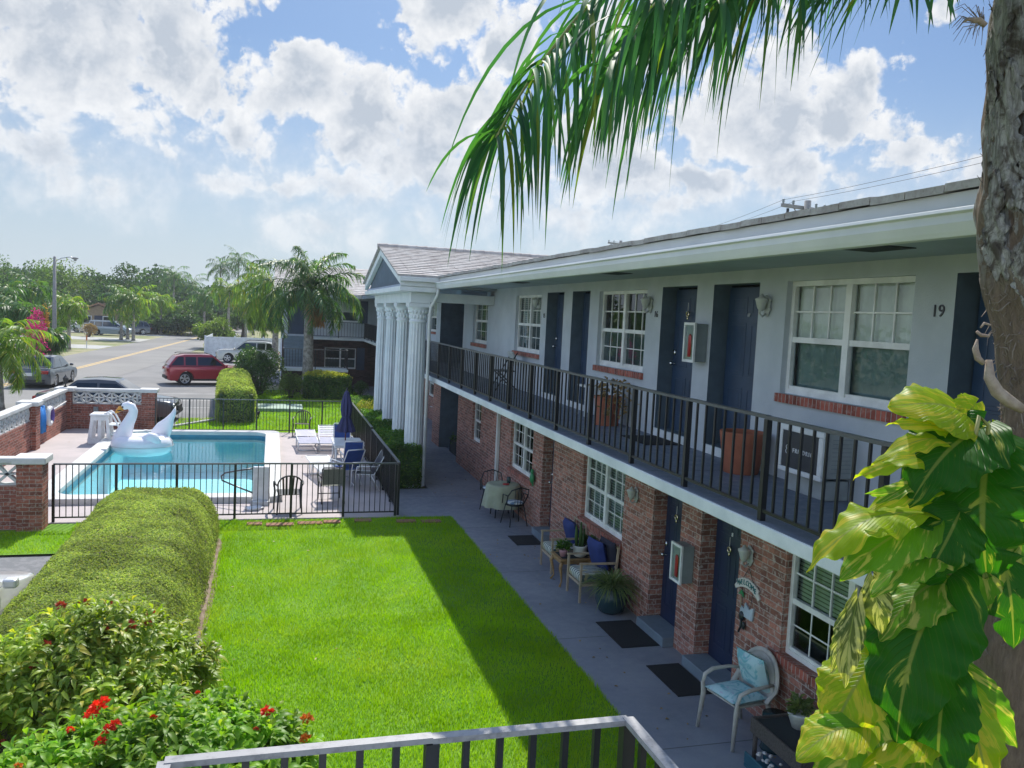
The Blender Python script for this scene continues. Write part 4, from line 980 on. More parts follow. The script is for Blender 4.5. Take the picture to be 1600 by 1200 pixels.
# ------------------------------------------------------------------ garden wall with breeze blocks
def garden_wall(name, label, runs, pillars):
    t = thing(name, label, 'wall', (*pillars[0], 0))
    zb, zt, zc = .84, 1.27, 1.37
    bm_, br, cp = MB(), MB(), MB()
    for a, b in runs:
        A, B_ = Vector((*a, 0)), Vector((*b, 0)); L = (B_ - A).length; d = (B_ - A) / L; nrm = Vector((d.y, -d.x, 0)) * .075
        def slab(mb, z0, z1, w):
            q = nrm * (w / .075)
            vs = [A + q, B_ + q, B_ - q, A - q]
            mb.add([(p.x, p.y, z0) for p in vs] + [(p.x, p.y, z1) for p in vs], [(3, 2, 1, 0), (4, 5, 6, 7), (0, 1, 5, 4), (1, 2, 6, 5), (2, 3, 7, 6), (3, 0, 4, 7)])
        slab(bm_, -.05, zb, .085); slab(cp, zt, zc, .135)
        n = max(1, round(L / .42)); s = L / n
        for i in range(n):
            p0 = A + d * (s * i); p1 = A + d * (s * (i + 1)); c = (p0 + p1) / 2; zm = (zb + zt) / 2
            def pt(u, z): return Vector((p0.x + (p1.x - p0.x) * u, p0.y + (p1.y - p0.y) * u, z))
            for (u0, z0, u1, z1) in ((0, zb, .5, zm), (1, zb, .5, zm), (0, zt, .5, zm), (1, zt, .5, zm), (0, zm, 1, zm)):
                br.bar(pt(u0, z0), pt(u1, z1), .05 if z0 != z1 else .03, .12, upv=nrm)
            br.bar(pt(.0, zb), pt(.0, zt), .045, .13, upv=nrm); br.bar(pt(0, zb + .02), pt(1, zb + .02), .04, .13, upv=nrm); br.bar(pt(0, zt - .02), pt(1, zt - .02), .04, .13, upv=nrm)
    bm_.build('brick_base', M['brick_wall'], t, world=True); br.build('breeze_blocks', M['breeze'], t, world=True); cp.build('coping', M['cap'], t, world=True, bevel=.015)
    for x, y in pillars:
        m = MB(); m.box(x - .22, x + .22, y - .22, y + .22, -.05, 1.27); m.build('pillar', M['brick_wall'], t, world=True)
        m = MB(); m.box(x - .29, x + .29, y - .29, y + .29, 1.272, 1.40); m.build('pillar_cap', M['cap'], t, world=True, bevel=.02)
    return t
garden_wall('garden_wall', 'red brick wall with breeze block openings and white cap, along the left of the pool deck', [((-6.62, 18.6), (-6.62, 22.3)), ((-6.62, 22.3), (-6.62, 26.6)), ((-6.62, 26.6), (-6.62, 30.9))], [(-6.62, 22.3), (-6.62, 26.6), (-6.62, 30.9)])
garden_wall('garden_wall', 'short brick wall with breeze blocks behind the swan float, at the far end of the deck', [((-6.4, 30.95), (-4.0, 30.95))], [(-4.02, 30.95)])
garden_wall('garden_wall', 'near brick pillar and short breeze block wall at the left of the near pool fence', [((-7.6, 17.52), (-4.5, 17.52))], [(-4.31, 17.52)])
t = thing('lantern', 'small black lantern on the corner pillar of the garden wall', 'lantern', (-6.62, 30.9, 1.40))
m = MB(); m.lathe([(.05, 0), (.06, .03), (.02, .05), (.02, .10), (.07, .12), (.09, .30), (.02, .38), (.01, .42)], n=8); m.build('lamp_body', M['blacktrim'], t)
m = MB(); m.lathe([(.066, .13), (.083, .28)], n=8); m.build('lamp_glass', M['glass'], t)
tag(MB().box(-5.75, -5.6, 30.80, 30.86, .45, .75).build('utility_box', M['cabinet'], bevel=.01), 'small grey box fixed on the short brick wall behind the swan', 'box')
# pole, towel and ring hung on the left wall
tag(MB().tube([(-6.48, 27.5, .86), (-6.48, 30.4, .98)], .018, 8).build('skimmer_pole', M['plasticwhite'], smooth=True), 'pale pool pole hung along the inside of the left garden wall', 'pole')
m = MB()
for k in range(5): m.tube([(-6.49, 27.02 + k * .11, 1.12 + .04 * math.sin(k * 2)), (-6.45, 27.04 + k * .11, .8), (-6.46, 27.08 + k * .10, .42 + .05 * math.cos(k * 2.4))], .06, 8)
tag(m.build('pool_towel', M['bluetowel'], smooth=True), 'bright blue towel draped on the left brick wall', 'towel')
t = thing('life_ring', 'white and purple ring hung on the left brick wall beside the blue towel', 'ring', (-6.45, 28.1, .78))
def torus(m, c, R_, r, a0=0, a1=2 * math.pi, n=24, k=8, ax='x', sq=1.0):
    pts = []
    for i in range(n + 1):
        a = a0 + (a1 - a0) * i / n
        pts.append((c[0], c[1] + R_ * math.cos(a), c[2] + R_ * math.sin(a) * sq) if ax == 'x' else (c[0] + R_ * math.cos(a), c[1] + R_ * sq * math.sin(a), c[2]))
    m.tube(pts, r, k)
m = MB(); torus(m, (0, 0, 0), .24, .075); m.build('ring', M['plasticwhite'], t, smooth=True)
m = MB(); torus(m, (.006, 0, 0), .24, .079, -.9, 1.2, 12); m.build('band', M['purple'], t, smooth=True)

# ------------------------------------------------------------------ swan float
t = thing('swan_float', 'giant white inflatable swan floating at the far left of the pool', 'pool float', (-3.62, 26.5, -.06), R(-4)); t.scale = (.94, .94, .94)
m = MB(); pts = []; rs = []
for i in range(33):
    a = 2 * math.pi * i / 32; pts.append((.62 * math.cos(a), .50 * math.sin(a), .24)); rs.append(.30)
m.tube(pts, rs, 14, cap=False); m.lathe([(.55, .10), (.5, .14), (.02, .15)], n=20)
body = m.build('body', M['float'], t, smooth=True)
m = MB(); m.tube([(.925 * math.cos(a), .805 * math.sin(a), .24) for a in [2 * math.pi * i / 48 for i in range(49)]], .008, 5, cap=False); m.build('seam', M['cast_white'], t, smooth=True)
m = MB()
m.tube([(-.52, 0, .22), (-.58, 0, .45), (-.50, 0, .70), (-.40, 0, .95), (-.31, 0, 1.15), (-.27, 0, 1.30), (-.32, 0, 1.43), (-.43, 0, 1.48), (-.54, 0, 1.44), (-.60, 0, 1.40)],
       [.40, .34, .25, .185, .155, .135, .13, .125, .115, .085], 14, squash=[1.0, .9, .9, .95, 1, 1, 1, 1, 1, 1])
m.ball((-.58, 0, .40), (.30, .36, .32), 14, 9)
m.build('neck', M['float'], t, smooth=True)
m = MB(); m.tube([(-.58, 0, 1.41), (-.66, 0, 1.36), (-.74, 0, 1.28), (-.80, 0, 1.22)], [.10, .085, .06, .02], 10); m.build('beak', M['beak'], t, smooth=True)
m = MB(); m.tube([(-.50, 0, 1.50), (-.60, 0, 1.47), (-.66, 0, 1.40)], [.07, .075, .05], 10); m.ball((-.56, -.105, 1.43), .03, 8, 6); m.ball((-.56, .105, 1.43), .03, 8, 6); m.ball((-.66, -.07, 1.31), (.07, .025, .02), 8, 5); m.ball((-.66, .07, 1.31), (.07, .025, .02), 8, 5)
m.build('face_mask', M['blackvinyl'], t, smooth=True)
def wing_mesh(side, pts):
    m = MB(); y = .50 * side
    out = [(p[0], y + side * .10 * (p[1] - .3) * .4, p[1]) for p in pts]
    n = len(pts); cx = sum(p[0] for p in pts) / n; cz = sum(p[1] for p in pts) / n
    vs = []
    for th, sc in ((-.02, 1.0), (-.10, .72), (-.13, .35)): vs += [(cx + (p[0] - cx) * sc, p2 + th, cz + (p[1] - cz) * sc) for p, p2 in zip(pts, [o[1] for o in out])]
    for th, sc in ((.02, 1.0), (.10, .72), (.13, .35)): vs += [(cx + (p[0] - cx) * sc, p2 + th, cz + (p[1] - cz) * sc) for p, p2 in zip(pts, [o[1] for o in out])]
    fs = []
    for b in (0, 3):
        for k in range(2):
            for i in range(n):
                q = ((b + k) * n + i, (b + k) * n + (i + 1) % n, (b + k + 1) * n + (i + 1) % n, (b + k + 1) * n + i); fs.append(q if b else q[::-1])
        cp_ = tuple((b + 2) * n + i for i in range(n)); fs.append(cp_ if b else cp_[::-1])
    for i in range(n): fs.append((i, (i + 1) % n, 3 * n + (i + 1) % n, 3 * n + i))
    m.add(vs, fs); return m
wing_mesh(1, [(.10, .34), (.16, .62), (.34, .86), (.56, 1.02), (.74, 1.20), (.88, 1.42), (.90, 1.20), (.84, .98), (.80, .70), (.72, .42), (.45, .30)]).build('wing', M['float'], t, smooth=True)
wing_mesh(-1, [(.02, .28), (.10, .56), (.30, .72), (.52, .66), (.66, .46), (.62, .26), (.30, .20)]).build('wing', M['float'], t, smooth=True)
# ------------------------------------------------------------------ pool entry steps (white moulded block)
t = thing('pool_steps', 'white moulded pool steps with oval side holes, left of the swan', 'pool steps', (-4.98, 27.9, 0), R(0))
for y in (-.28, .28):
    m = MB(); o_ = [(-.34, 0), (.34, 0), (.24, .86), (-.24, .86)]
    # side panel with two slots: strips
    for (a, b, c, d) in ((-.34, -.22, -.24, -.16), (-.06, .06, -.045, .045), (.22, .34, .16, .24)):
        m.add([(a, y - .035, 0), (b, y - .035, 0), (d, y - .035, .86), (c, y - .035, .86), (a, y + .035, 0), (b, y + .035, 0), (d, y + .035, .86), (c, y + .035, .86)], [(0, 1, 2, 3), (7, 6, 5, 4), (0, 4, 5, 1), (2, 6, 7, 3), (1, 5, 6, 2), (0, 3, 7, 4)])
    m.box(-.33, .33, y - .034, y + .034, .0, .16); m.box(-.25, .25, y - .034, y + .034, .72, .86)
    m.build('side_panel', M['plasticwhite'], t, bevel=.012)
m = MB(); m.box(-.27, .27, -.33, .33, .862, .915); m.box(.22, .50, -.27, .27, .56, .60); m.box(.32, .62, -.27, .27, .28, .32); m.build('step', M['plasticwhite'], t, bevel=.012)
for y in (-.24, .24):
    m = MB(); m.tube([(.12, y, .91), (.24, y, .96), (.36, y, .86), (.52, y, .55), (.62, y, .2)], .028, 8); m.build('handrail', M['plasticwhite'], t, smooth=True)
# ------------------------------------------------------------------ pool lift board and grab rail
t = thing('pool_lift', 'tall white board with a curved grab rail at the near corner of the pool', 'pool lift', (-.16, 19.22, 0))
m = MB(); m.box(-.17, .17, -.05, .03, .10, .86); m.box(-.2, .2, -.16, .14, .0, .10); m.build('board', M['plasticwhite'], t, bevel=.015)
m = MB(); m.ball((.14, .02, .2), (.06, .06, .16), 10, 7); m.build('hinge', M['plasticwhite'], t, smooth=True)
m = MB(); m.tube([(-.17, -.01, .82), (-.50, .15, .74), (-.78, .3, .66), (-.86, .34, .58), (-.84, .34, .48), (-.5, .2, .36), (-.17, .02, .26)], .02, 8); m.build('grab_rail', M['grey_rail'], t, smooth=True)
tag(MB().cbox((-.28, 18.75, .03), (.34, .26, .05), Matrix.Rotation(R(30), 3, 'Z')).build('deck_plate', M['plasticwhite'], bevel=.01), 'white skimmer plate lying on the deck below the pool lift', 'plate')

# ------------------------------------------------------------------ chairs
def monobloc(name, label, mat, loc, rz, group=None, low=False):
    """resin armchair: +Y is the way it faces"""
    t = thing(name, label, 'chair', loc, rz, group)
    m = MB(); m.add([(-.23, -.20, .40), (.23, -.20, .40), (.25, .24, .43), (-.25, .24, .43), (-.23, -.20, .42), (.23, -.20, .42), (.25, .24, .45), (-.25, .24, .45)], [(3, 2, 1, 0), (4, 5, 6, 7), (0, 1, 5, 4), (1, 2, 6, 5), (2, 3, 7, 6), (3, 0, 4, 7)])
    m.build('seat', mat, t, bevel=.012)
    m = MB(); arch = []
    for k in range(13):
        a = math.pi * k / 12; arch.append((.25 * math.cos(a), -.27 - .05 * math.sin(a), .66 + .19 * math.sin(a)))
    m.tube([(.23, -.21, .42), (.245, -.24, .55)] + arch + [(-.245, -.24, .55), (-.23, -.21, .42)], .024, 8, squash=.7)
    for k in range(5):
        x = -.15 + .075 * k; zt = .66 + .19 * math.sqrt(max(0, 1 - (x / .25) ** 2)); m.bar((x * .8, -.20, .41), (x, -.30, zt), .036, .014, upv=(0, 1, 0))
    m.build('backrest', mat, t, smooth=False, bevel=.004)
    for s in (-1, 1):
        m = MB(); m.tube([(s * .25, -.25, .62), (s * .29, -.10, .64), (s * .30, .12, .64), (s * .29, .24, .60), (s * .285, .27, .50)], [.022, .026, .028, .026, .022], 8, squash=.7); m.build('armrest', mat, t, smooth=True)
        m = MB(); m.tube([(s * .285, .27, .52), (s * .27, .26, .40), (s * .29, .30, .0)], [.024, .034, .022], 8, squash=.7); m.build('leg', mat, t, smooth=True)
        m = MB(); m.tube([(s * .23, -.21, .42), (s * .26, -.30, .0)], [.034, .022], 8, squash=.7); m.build('leg', mat, t, smooth=True)
    return t
monobloc('garden_chair', 'black resin armchair facing the pool, just behind the near iron fence', M['plasticblack'], (.43, 18.5, 0), R(4))
monobloc('garden_chair', 'weathered brown resin armchair beside the far iron fence', M['plasticbrown'], (1.08, 29.6, 0), R(172))
def sling(name, label, loc, rz, fab, frame, tilt=18, h=.95, group=None):
    t = thing(name, label, 'chair', loc, rz, group); tl = math.tan(R(tilt))
    m = MB(); m.add([(-.23, -.22, .40), (.23, -.22, .40), (.23, .24, .43), (-.23, .24, .43)], [(0, 1, 2, 3)]); yb = -.22 - (h - .42) * tl
    o = m.build('seat', fab, t); o.modifiers.new('solid', 'SOLIDIFY').thickness = .012
    m = MB(); m.add([(-.23, -.22, .42), (.23, -.22, .42), (.23, yb, h), (-.23, yb, h)], [(0, 1, 2, 3)]); o = m.build('backrest', fab, t); o.modifiers.new('solid', 'SOLIDIFY').thickness = .012
    for s in (-1, 1):
        m = MB(); m.tube([(s * .25, .26, 0), (s * .25, .25, .43), (s * .25, -.21, .40), (s * .25, yb, h), (s * .22, yb - .01, h + .03)], .014, 8); m.build('side_frame', frame, t, smooth=True)
        m = MB(); m.tube([(s * .26, .25, .42), (s * .29, .22, .62), (s * .29, -.10, .62), (s * .26, -.22 - .2 * tl, .60)], .016, 8); m.build('armrest', frame, t, smooth=True)
        m = MB(); m.tube([(s * .25, -.12, .41), (s * .26, -.36, 0)], .014, 8); m.build('leg', frame, t, smooth=True)
    m = MB(); m.tube([(-.23, yb - .01, h + .03), (.23, yb - .01, h + .03)], .015, 8); m.tube([(-.25, .25, .12), (.25, .25, .12)], .012, 8); m.build('crossbar', frame, t, smooth=True)
    return t
WH = M['plasticwhite']
sling('sling_chair', 'white framed chair with a blue sling on the far side of the umbrella table', (2.12, 25.3, 0), R(180), M['bluesling'], WH)
sling('sling_chair', 'upright blue sling chair on the near side of the umbrella table', (2.15, 22.55, 0), R(2), M['bluesling'], WH)
sling('sling_chair', 'blue sling chair set askew and tipped back, in front of the upright one', (1.90, 21.45, 0), R(24), M['bluesling'], WH, tilt=30, h=.92)
sling('sling_chair', 'white framed chair with a black sling seen side on beside the right hand fence', (2.28, 20.75, 0), R(95), M['blackvinyl'], WH, tilt=28)
sling('sling_chair', 'low grey mesh chair with its back to the near fence, right of the black chair', (1.40, 19.5, 0), R(5), M['greysling'], M['blacktrim'], tilt=12, h=.80)
# folding sun loungers
def lounger(label, loc, rz, back=35, strap='lavender', group='strap sun loungers on the deck'):
    t = thing('sun_lounger', label, 'sun lounger', loc, rz, group); L = 1.85; hb = .62; ca, sa = math.cos(R(back)), math.sin(R(back))
    for s in (-1, 1):
        m = MB(); m.tube([(s * .30, -L / 2, .30), (s * .30, L / 2 - hb, .33), (s * .30, L / 2 - hb + hb * ca, .33 + hb * sa)], .018, 8); m.build('side_frame', WH, t, smooth=True)
        for y in (-.62, .28):
            m = MB(); m.tube([(s * .30, y - .16, .31), (s * .30, y - .10, .03), (s * .30, y + .10, .02), (s * .30, y + .16, .32)], .015, 8); m.build('leg', WH, t, smooth=True)
    m = MB()
    for k in range(13):
        y = -L / 2 + .04 + k * .092; m.cbox((0, y, .315), (.62, .062, .012))
    for k in range(6):
        q = .06 + k * .095; m.cbox((0, L / 2 - hb + q * ca, .33 + q * sa), (.62, .062, .012), Matrix.Rotation(R(back), 3, 'X'))
    m.build('straps', M[strap], t)
    m = MB()
    for y, z in ((-L / 2, .30), (L / 2 - hb + hb * ca, .33 + hb * sa), (-.52, .02), (.38, .02)): MB().tube([(-.3, y, z), (.3, y, z)], .016, 8).build('crossbar', WH, t, smooth=True)
    return t
lounger('left one of the two side by side strap loungers, near the pool', (1.14, 26.95, 0), R(2), 12)
lounger('right one of the two side by side strap loungers, next to the table', (1.82, 26.95, 0), R(-1), 28)
lounger('white strap lounger nearest the near fence, in front of the blue chairs', (1.42, 22.3, 0), R(10), 8, 'plasticwhite')
# umbrella table and closed umbrella
t = thing('patio_table', 'square white patio table around the umbrella pole', 'table', (2.12, 23.75, 0))
m = MB(); m.box(-.42, .42, -.70, .70, .70, .73); m.box(-.40, .40, -.68, .68, .64, .70); m.build('table_top', M['plasticwhite'], t, bevel=.015)
for x in (-.36, .36):
    for y in (-.62, .62): MB().tube([(x, y, 0), (x * .95, y * .95, .66)], [.022, .03], 8).build('leg', M['plasticwhite'], t, smooth=True)
t = thing('patio_umbrella', 'closed navy patio umbrella standing through the white table', 'umbrella', (2.08, 23.95, 0))
MB().lathe([(.20, 0), (.20, .05), (.05, .09), (.03, .2)], n=16).build('base', M['blacktrim'], t, smooth=True)
MB().tube([(0, 0, .05), (0, 0, 2.12)], .02, 10).build('pole', pbr('umbrella pole', (.12, .025, .04), .4), t, smooth=True)
def pleat(a, z): return 1 + .22 * math.cos(a * 8 + .5) * (1 if z < 1.95 else .3)
MB().lathe([(.235, .98), (.225, 1.05), (.17, 1.20), (.125, 1.34), (.10, 1.40), (.115, 1.46), (.135, 1.60), (.13, 1.80), (.10, 1.98), (.065, 2.10), (.02, 2.16)], n=64, wob=pleat).build('canopy', M['navy'], t, smooth=True)
MB().lathe([(.105, 1.375), (.115, 1.40), (.105, 1.425)], n=24).build('tie', M['navy'], t, smooth=True)
MB().lathe([(.016, 2.15), (.03, 2.19), (.012, 2.24)], n=10).build('finial', M['blacktrim'], t, smooth=True)

# ------------------------------------------------------------------ wall fittings
def text(name, s, size, mat, loc, parent=None, face='x', ext=.004, spacing=1.0, rotx=0):
    c = bpy.data.curves.new(name, 'FONT'); c.body = s; c.size = size; c.extrude = ext; c.align_x = 'CENTER'; c.align_y = 'CENTER'; c.space_character = spacing
    o = bpy.data.objects.new(name, c); COL.objects.link(o); bpy.context.view_layer.update()
    me = bpy.data.meshes.new_from_object(o.evaluated_get(bpy.context.evaluated_depsgraph_get())); COL.objects.unlink(o); bpy.data.objects.remove(o)
    if face == 'x': rot = Matrix(((0, 0, -1), (-1, 0, 0), (0, 1, 0)))       # reads from -X: text x -> -Y, y -> Z, z -> -X
    elif face == 'y': rot = Matrix(((1, 0, 0), (0, 0, -1), (0, 1, 0)))
    else: rot = face
    me.transform(rot.to_4x4()); me.materials.clear(); me.materials.append(mat)
    o = bpy.data.objects.new(name, me); link(o, parent)
    o.location = Vector(loc) if parent is None else parent_matrix(parent).inverted() @ Vector(loc)
    return o
for s, y, z, sz in (('19', 5.87, 4.68, .15), ('16', 11.33, 4.60, .13), ('15', 16.64, 4.52, .13)):
    o = text('door_number', s, sz, M['text_dark'], (WX - .006, y, z), bld)
text('door_number', '8', .07, M['text_white'], (WX + .19, 9.15, 1.85), bld); text('door_number', '17', .06, M['text_white'], (WX + .2, 9.15, 4.62), bld)
def sconce(label, y, z, mat='cast_white'):
    t = thing('wall_lamp', label, 'wall lamp', (WX, y, z), group='ornate wall lamps by the doors')
    m = MB()
    m.ball((-.02, 0, -.02), (.022, .06, .12), 10, 8); m.tube([(-.02, 0, -.10), (-.08, 0, -.14), (-.12, 0, -.10), (-.10, 0, -.02)], .012, 8)
    for a in range(5): m.ball((-.025, .06 * math.cos(a * 1.25), .09 * math.sin(a * 1.25)), (.02, .026, .026), 8, 5)
    m.build('back_plate', M[mat], t, smooth=True)
    m = MB(); m.lathe([(.02, -.08), (.05, -.04), (.075, .04), (.08, .05), (.085, .06), (.04, .08), (.012, .12)], (-.10, 0, 0), 6); m.build('lantern_cage', M[mat], t, smooth=True)
    m = MB(); m.ball((-.10, 0, .0), (.03, .03, .03), 10, 7); m.build('lamp_glass', M['glass'], t, smooth=True); return t
sconce('ornate pale wall lamp between the large upper window and its neighbouring navy door', 8.42, 4.74)
sconce('ornate pale wall lamp beside the number 16, right of the second upper window', 11.52, 4.76)
sconce('farthest ornate upper wall lamp, beside the number 15', 16.98, 4.78)
sconce('weathered wall lamp on the brick pier above the welcome sign', 8.40, 1.82)
sconce('weathered wall lamp high on the brick between the middle lower window and the navy door', 11.60, 1.84)
def cabinet(label, y, z):
    t = thing('extinguisher_cabinet', label, 'cabinet', (WX, y, z), group='extinguisher cabinets')
    m = MB(); m.box(-.17, -.003, -.14, .14, 0, .50); m.build('box', M['cabinet'], t, bevel=.008)
    m = MB(); m.box(-.20, -.172, -.15, .15, -.01, .025); m.box(-.20, -.172, -.15, .15, .475, .51); m.box(-.20, -.172, -.15, -.12, .025, .475); m.box(-.20, -.172, .12, .15, .025, .475); m.build('door_frame', M['frame'], t)
    m = MB(); m.quad((-.185, .12, .025), (-.185, -.12, .025), (-.185, -.12, .475), (-.185, .12, .475)); m.build('pane', M['glass'], t)
    m = MB(); m.quad((-.1745, .12, .025), (-.1745, -.12, .025), (-.1745, -.12, .475), (-.1745, .12, .475)); m.build('liner', M['cast_white'], t)
    m = MB(); m.tube([(-.18, .0, .06), (-.18, .0, .33), (-.18, 0, .36)], [.05, .05, .02], 10, squash=.16); m.build('extinguisher', M['red'], t, smooth=True); return t
cabinet('grey extinguisher cabinet with a white framed glass front between two upper navy doors', 9.91, 3.99)
cabinet('grey extinguisher cabinet with a white framed glass front on the brick pier below the balcony', 9.87, 1.04)
tag(MB().box(WX + 1.4, WX + 1.59, 24.75, 25.2, 3.95, 4.45).build('meter_box', M['interior'], bevel=.01), 'dark box on the back wall of the upper stair alcove', 'meter box')
tag(MB().box(WX + 1.5, WX + 1.69, 25.7, 26.4, 1.0, 1.6).build('meter_box', M['interior'], bevel=.01), 'dark box on the back wall of the lower stair alcove', 'meter box')
t = thing('security_camera', 'round white security camera under the upper eave near the columns', 'camera', (5.2, 26.4, 5.15))
MB().lathe([(.06, 0), (.06, -.05), (.03, -.06)], n=12).build('mount', M['white'], t, smooth=True); m = MB(); m.tube([(.05, .0, -.10), (-.03, -.16, -.12)], .075, 12); m.build('housing', M['white'], t, smooth=True); MB().tube([(-.025, -.15, -.12), (-.035, -.17, -.122)], .055, 12).build('lens', M['blackvinyl'], t, smooth=True)
t = thing('security_light', 'twin white floodlight under the upper eave above the far upper window', 'floodlight', (5.0, 22.8, 5.15))
MB().box(-.05, .05, -.05, .05, -.05, 0).build('mount', M['white'], t); MB().tube([(0, 0, -.05), (-.05, -.1, -.16)], [.03, .07], 10).tube([(0, 0, -.05), (.05, .12, -.16)], [.03, .07], 10).build('lamp_head', M['white'], t, smooth=True)
# welcome sign, hung pieces and door ornaments
t = thing('welcome_sign', 'small welcome sign with an arched banner and a little palm on the brick', 'sign', (WX, 8.40, 1.40))
m = MB(); arcv = []
for k in range(9):
    u = -1 + 2 * k / 8; arcv.append((u * .24, .075 * (1 - u * u)))
poly = [(p[0], p[1] - .055) for p in arcv] + [(.27, -.02), (.22, .03)] + [(p[0], p[1] + .055) for p in reversed(arcv)] + [(-.22, .03), (-.27, -.02)]
m.prism([(-a, b) for a, b in poly], (-.03, 0, 0), (0, 1, 0), (0, 0, 1), (.02, 0, 0)); m.build('banner', M['shell'], t)
for k, ch in enumerate('WELCOME'):
    u = -.72 + .24 * k; text('letter', ch, .085, pbr('teal lettering', (.02, .16, .17), .6) if k == 0 else MATS['teal lettering'], (WX - .034, 8.40 - u * .24, 1.40 + .075 * (1 - u * u)), t)
m = MB(); m.prism([(.12, -.33), (-.14, -.33), (-.16, -.17), (-.06, -.22), (.02, -.16), (.04, -.24), (.11, -.22)], (-.03, 0, 0), (0, 1, 0), (0, 0, 1), (.02, 0, 0)); m.build('lower_board', pbr('pale blue board', (.42, .50, .58), .7), t)
m = MB(); m.bar((-.034, .10, -.24), (-.034, .11, -.10), .012); m.build('palm_stem', M['tan_wood'], t); m = MB(); m.prism([(.17, -.10), (.13, -.06), (.11, -.03), (.07, -.06), (.05, -.11), (.10, -.085), (.13, -.09)], (-.036, 0, 0), (0, 1, 0), (0, 0, 1), (.012, 0, 0)); m.build('palm_leaves', M['ltgreen'], t)
m = MB(); m.tube([(-.02, .16, .04), (-.02, .0, .26)], .004, 5); m.tube([(-.02, -.16, .04), (-.02, .0, .26)], .004, 5); m.tube([(-.02, .08, -.2), (-.02, .12, .03)], .003, 5); m.tube([(-.02, -.08, -.2), (-.02, -.12, .03)], .003, 5); m.build('cord', M['blacktrim'], t)
m = MB(); m.ball((WX - .03, 8.47, 1.06), (.03, .05, .06), 8, 6); m.tube([(WX - .03, 8.47, 1.04), (WX - .05, 8.45, .93), (WX - .04, 8.50, .86)], .014, 6); m.ball((WX - .03, 8.42, .96), (.02, .03, .05), 8, 5)
tag(m.build('wall_ornament', M['ironchair'], smooth=True), 'small dark iron ornament on the brick below the welcome sign', 'ornament')
for lab, y, z, dx in (('little shell charm hanging on the lower door beside the cabinet', 10.6, 1.72, .16), ('little charm hanging on the near lower navy door', 9.15, 1.66, .16), ('small wreath charm on the upper navy door with the lever handle', 10.68, 4.62, .17), ('pale charm on the far upper navy door', 15.9, 4.55, .17)):
    t = thing('door_charm', lab, 'ornament', (WX + dx, y, z)); MB().tube([(0, 0, .16), (0, 0, .05)], .004, 5).build('cord', M['shell'], t); m = MB(); torus(m, (0, 0, 0), .035, .012, n=12, k=6); m.ball((0, 0, -.06), (.012, .02, .025), 7, 5); m.build('charm', M['brass'], t, smooth=True)
m = MB(); m.ball((WX - .06, 16.72, 1.06), (.05, .09, .12), 10, 7); m.ball((WX - .06, 16.74, 1.20), (.04, .05, .06), 8, 6); m.tube([(WX - .05, 16.70, 1.0), (WX - .05, 16.68, .9)], .02, 6)
tag(m.build('wall_ornament', M['ltgreen'], smooth=True), 'bright green ornament hung at the corner of a lower window', 'ornament')

# ------------------------------------------------------------------ door mats
for lab, x0, x1, y0, y1, z in (('dark door mat on the walkway before the farthest lower navy door', 4.72, 5.26, 15.35, 16.05, 0), ('black door mat on the walkway beside the spiky pot plant', 4.72, 5.29, 10.22, 11.2, 0), ('nearest black door mat on the walkway, before the door by the welcome sign', 4.80, 5.27, 8.72, 9.62, 0), ('black door mat on the balcony before the number 16 door', 4.88, 5.42, 10.2, 11.05, 2.823)):
    tag(MB().box(x0, x1, y0, y1, z, z + .012).build('door_mat', M['mat'], bevel=.004), lab, 'door mat', 'black door mats')
# stepping bricks in the lawn
for k, (x, y, w) in enumerate(((-.25, 17.45, .30), (.25, 17.35, .55), (.85, 17.42, .5), (1.30, 17.5, .35), (1.95, 17.55, .36), (2.85, 17.42, .42), (3.38, 17.36, .42))):
    tag(MB().box(x - w / 2, x + w / 2, y - .11, y + .11, -.04, .026).build('stepping_brick', M['paver'], bevel=.01), ['first stepping brick from the clipped mound, in the lawn edge', 'long stepping brick in front of the pool lift', 'stepping brick in front of the black resin chair', 'stepping brick below the grey mesh chair', 'stepping brick by the right end post of the near fence', 'left of the two stepping bricks before the side path', 'stepping brick nearest the walkway'][k], 'paving brick', 'stepping bricks in the lawn')

# ------------------------------------------------------------------ balcony objects
def pot(name, label, mat, prof, loc, cat='flower pot', n=24, smooth=True, soil=None):
    t = thing(name, label, cat, loc); MB().lathe(prof, n=n).build('pot', mat, t, smooth=smooth, autosm=40)
    if soil: MB().lathe([(soil[0], soil[1]), (.01, soil[1] + .02)], n=16).build('soil', M['soil'], t, smooth=True)
    return t
sq = [(.19, 0), (.20, .02), (.255, .40), (.262, .44), (.262, .47), (.235, .47), (.225, .36)]
pot('terracotta_pot', 'terracotta pot of bare soil beside the white air conditioner on the balcony', M['terracotta'], sq, (5.16, 8.28, 2.823), soil=(.228, .41))
t = pot('terracotta_pot', 'ribbed terracotta planter with drying plants on the balcony under the second window', M['terracotta'], [(.20, 0), (.225, .42), (.235, .42), (.235, .46), (.21, .46), (.2, .38)], (5.15, 12.25, 2.823), n=8, smooth=False, soil=(.2, .4))
n = 160; az_ = rng.uniform(0, 2 * np.pi, n); rad = np.abs(rng.normal(0, .13, n)) + .03
Pb = np.stack([rad * np.cos(az_), rad * np.sin(az_) - .1, .42 + rng.uniform(0, .30, n)], 1); Pb[:60, 2] -= .25; Pb[:60, 1] -= .22
V, T = leaf_arrays(Pb, np.stack([np.cos(az_), np.sin(az_), rng.uniform(-.6, .8, n)], 1), rand_dirs(n), rng.uniform(.07, .15, n), rng.uniform(.03, .06, n)); np_mesh('leaves', V, None, T, M['f_dry'], t)
t = thing('plant_stand', 'small white framed stand on the balcony beside the drying plants', 'stand', (5.3, 13.45, 2.823))
m = MB(); m.box(-.15, .15, -.2, .2, .50, .53); m.build('top', M['white'], t)
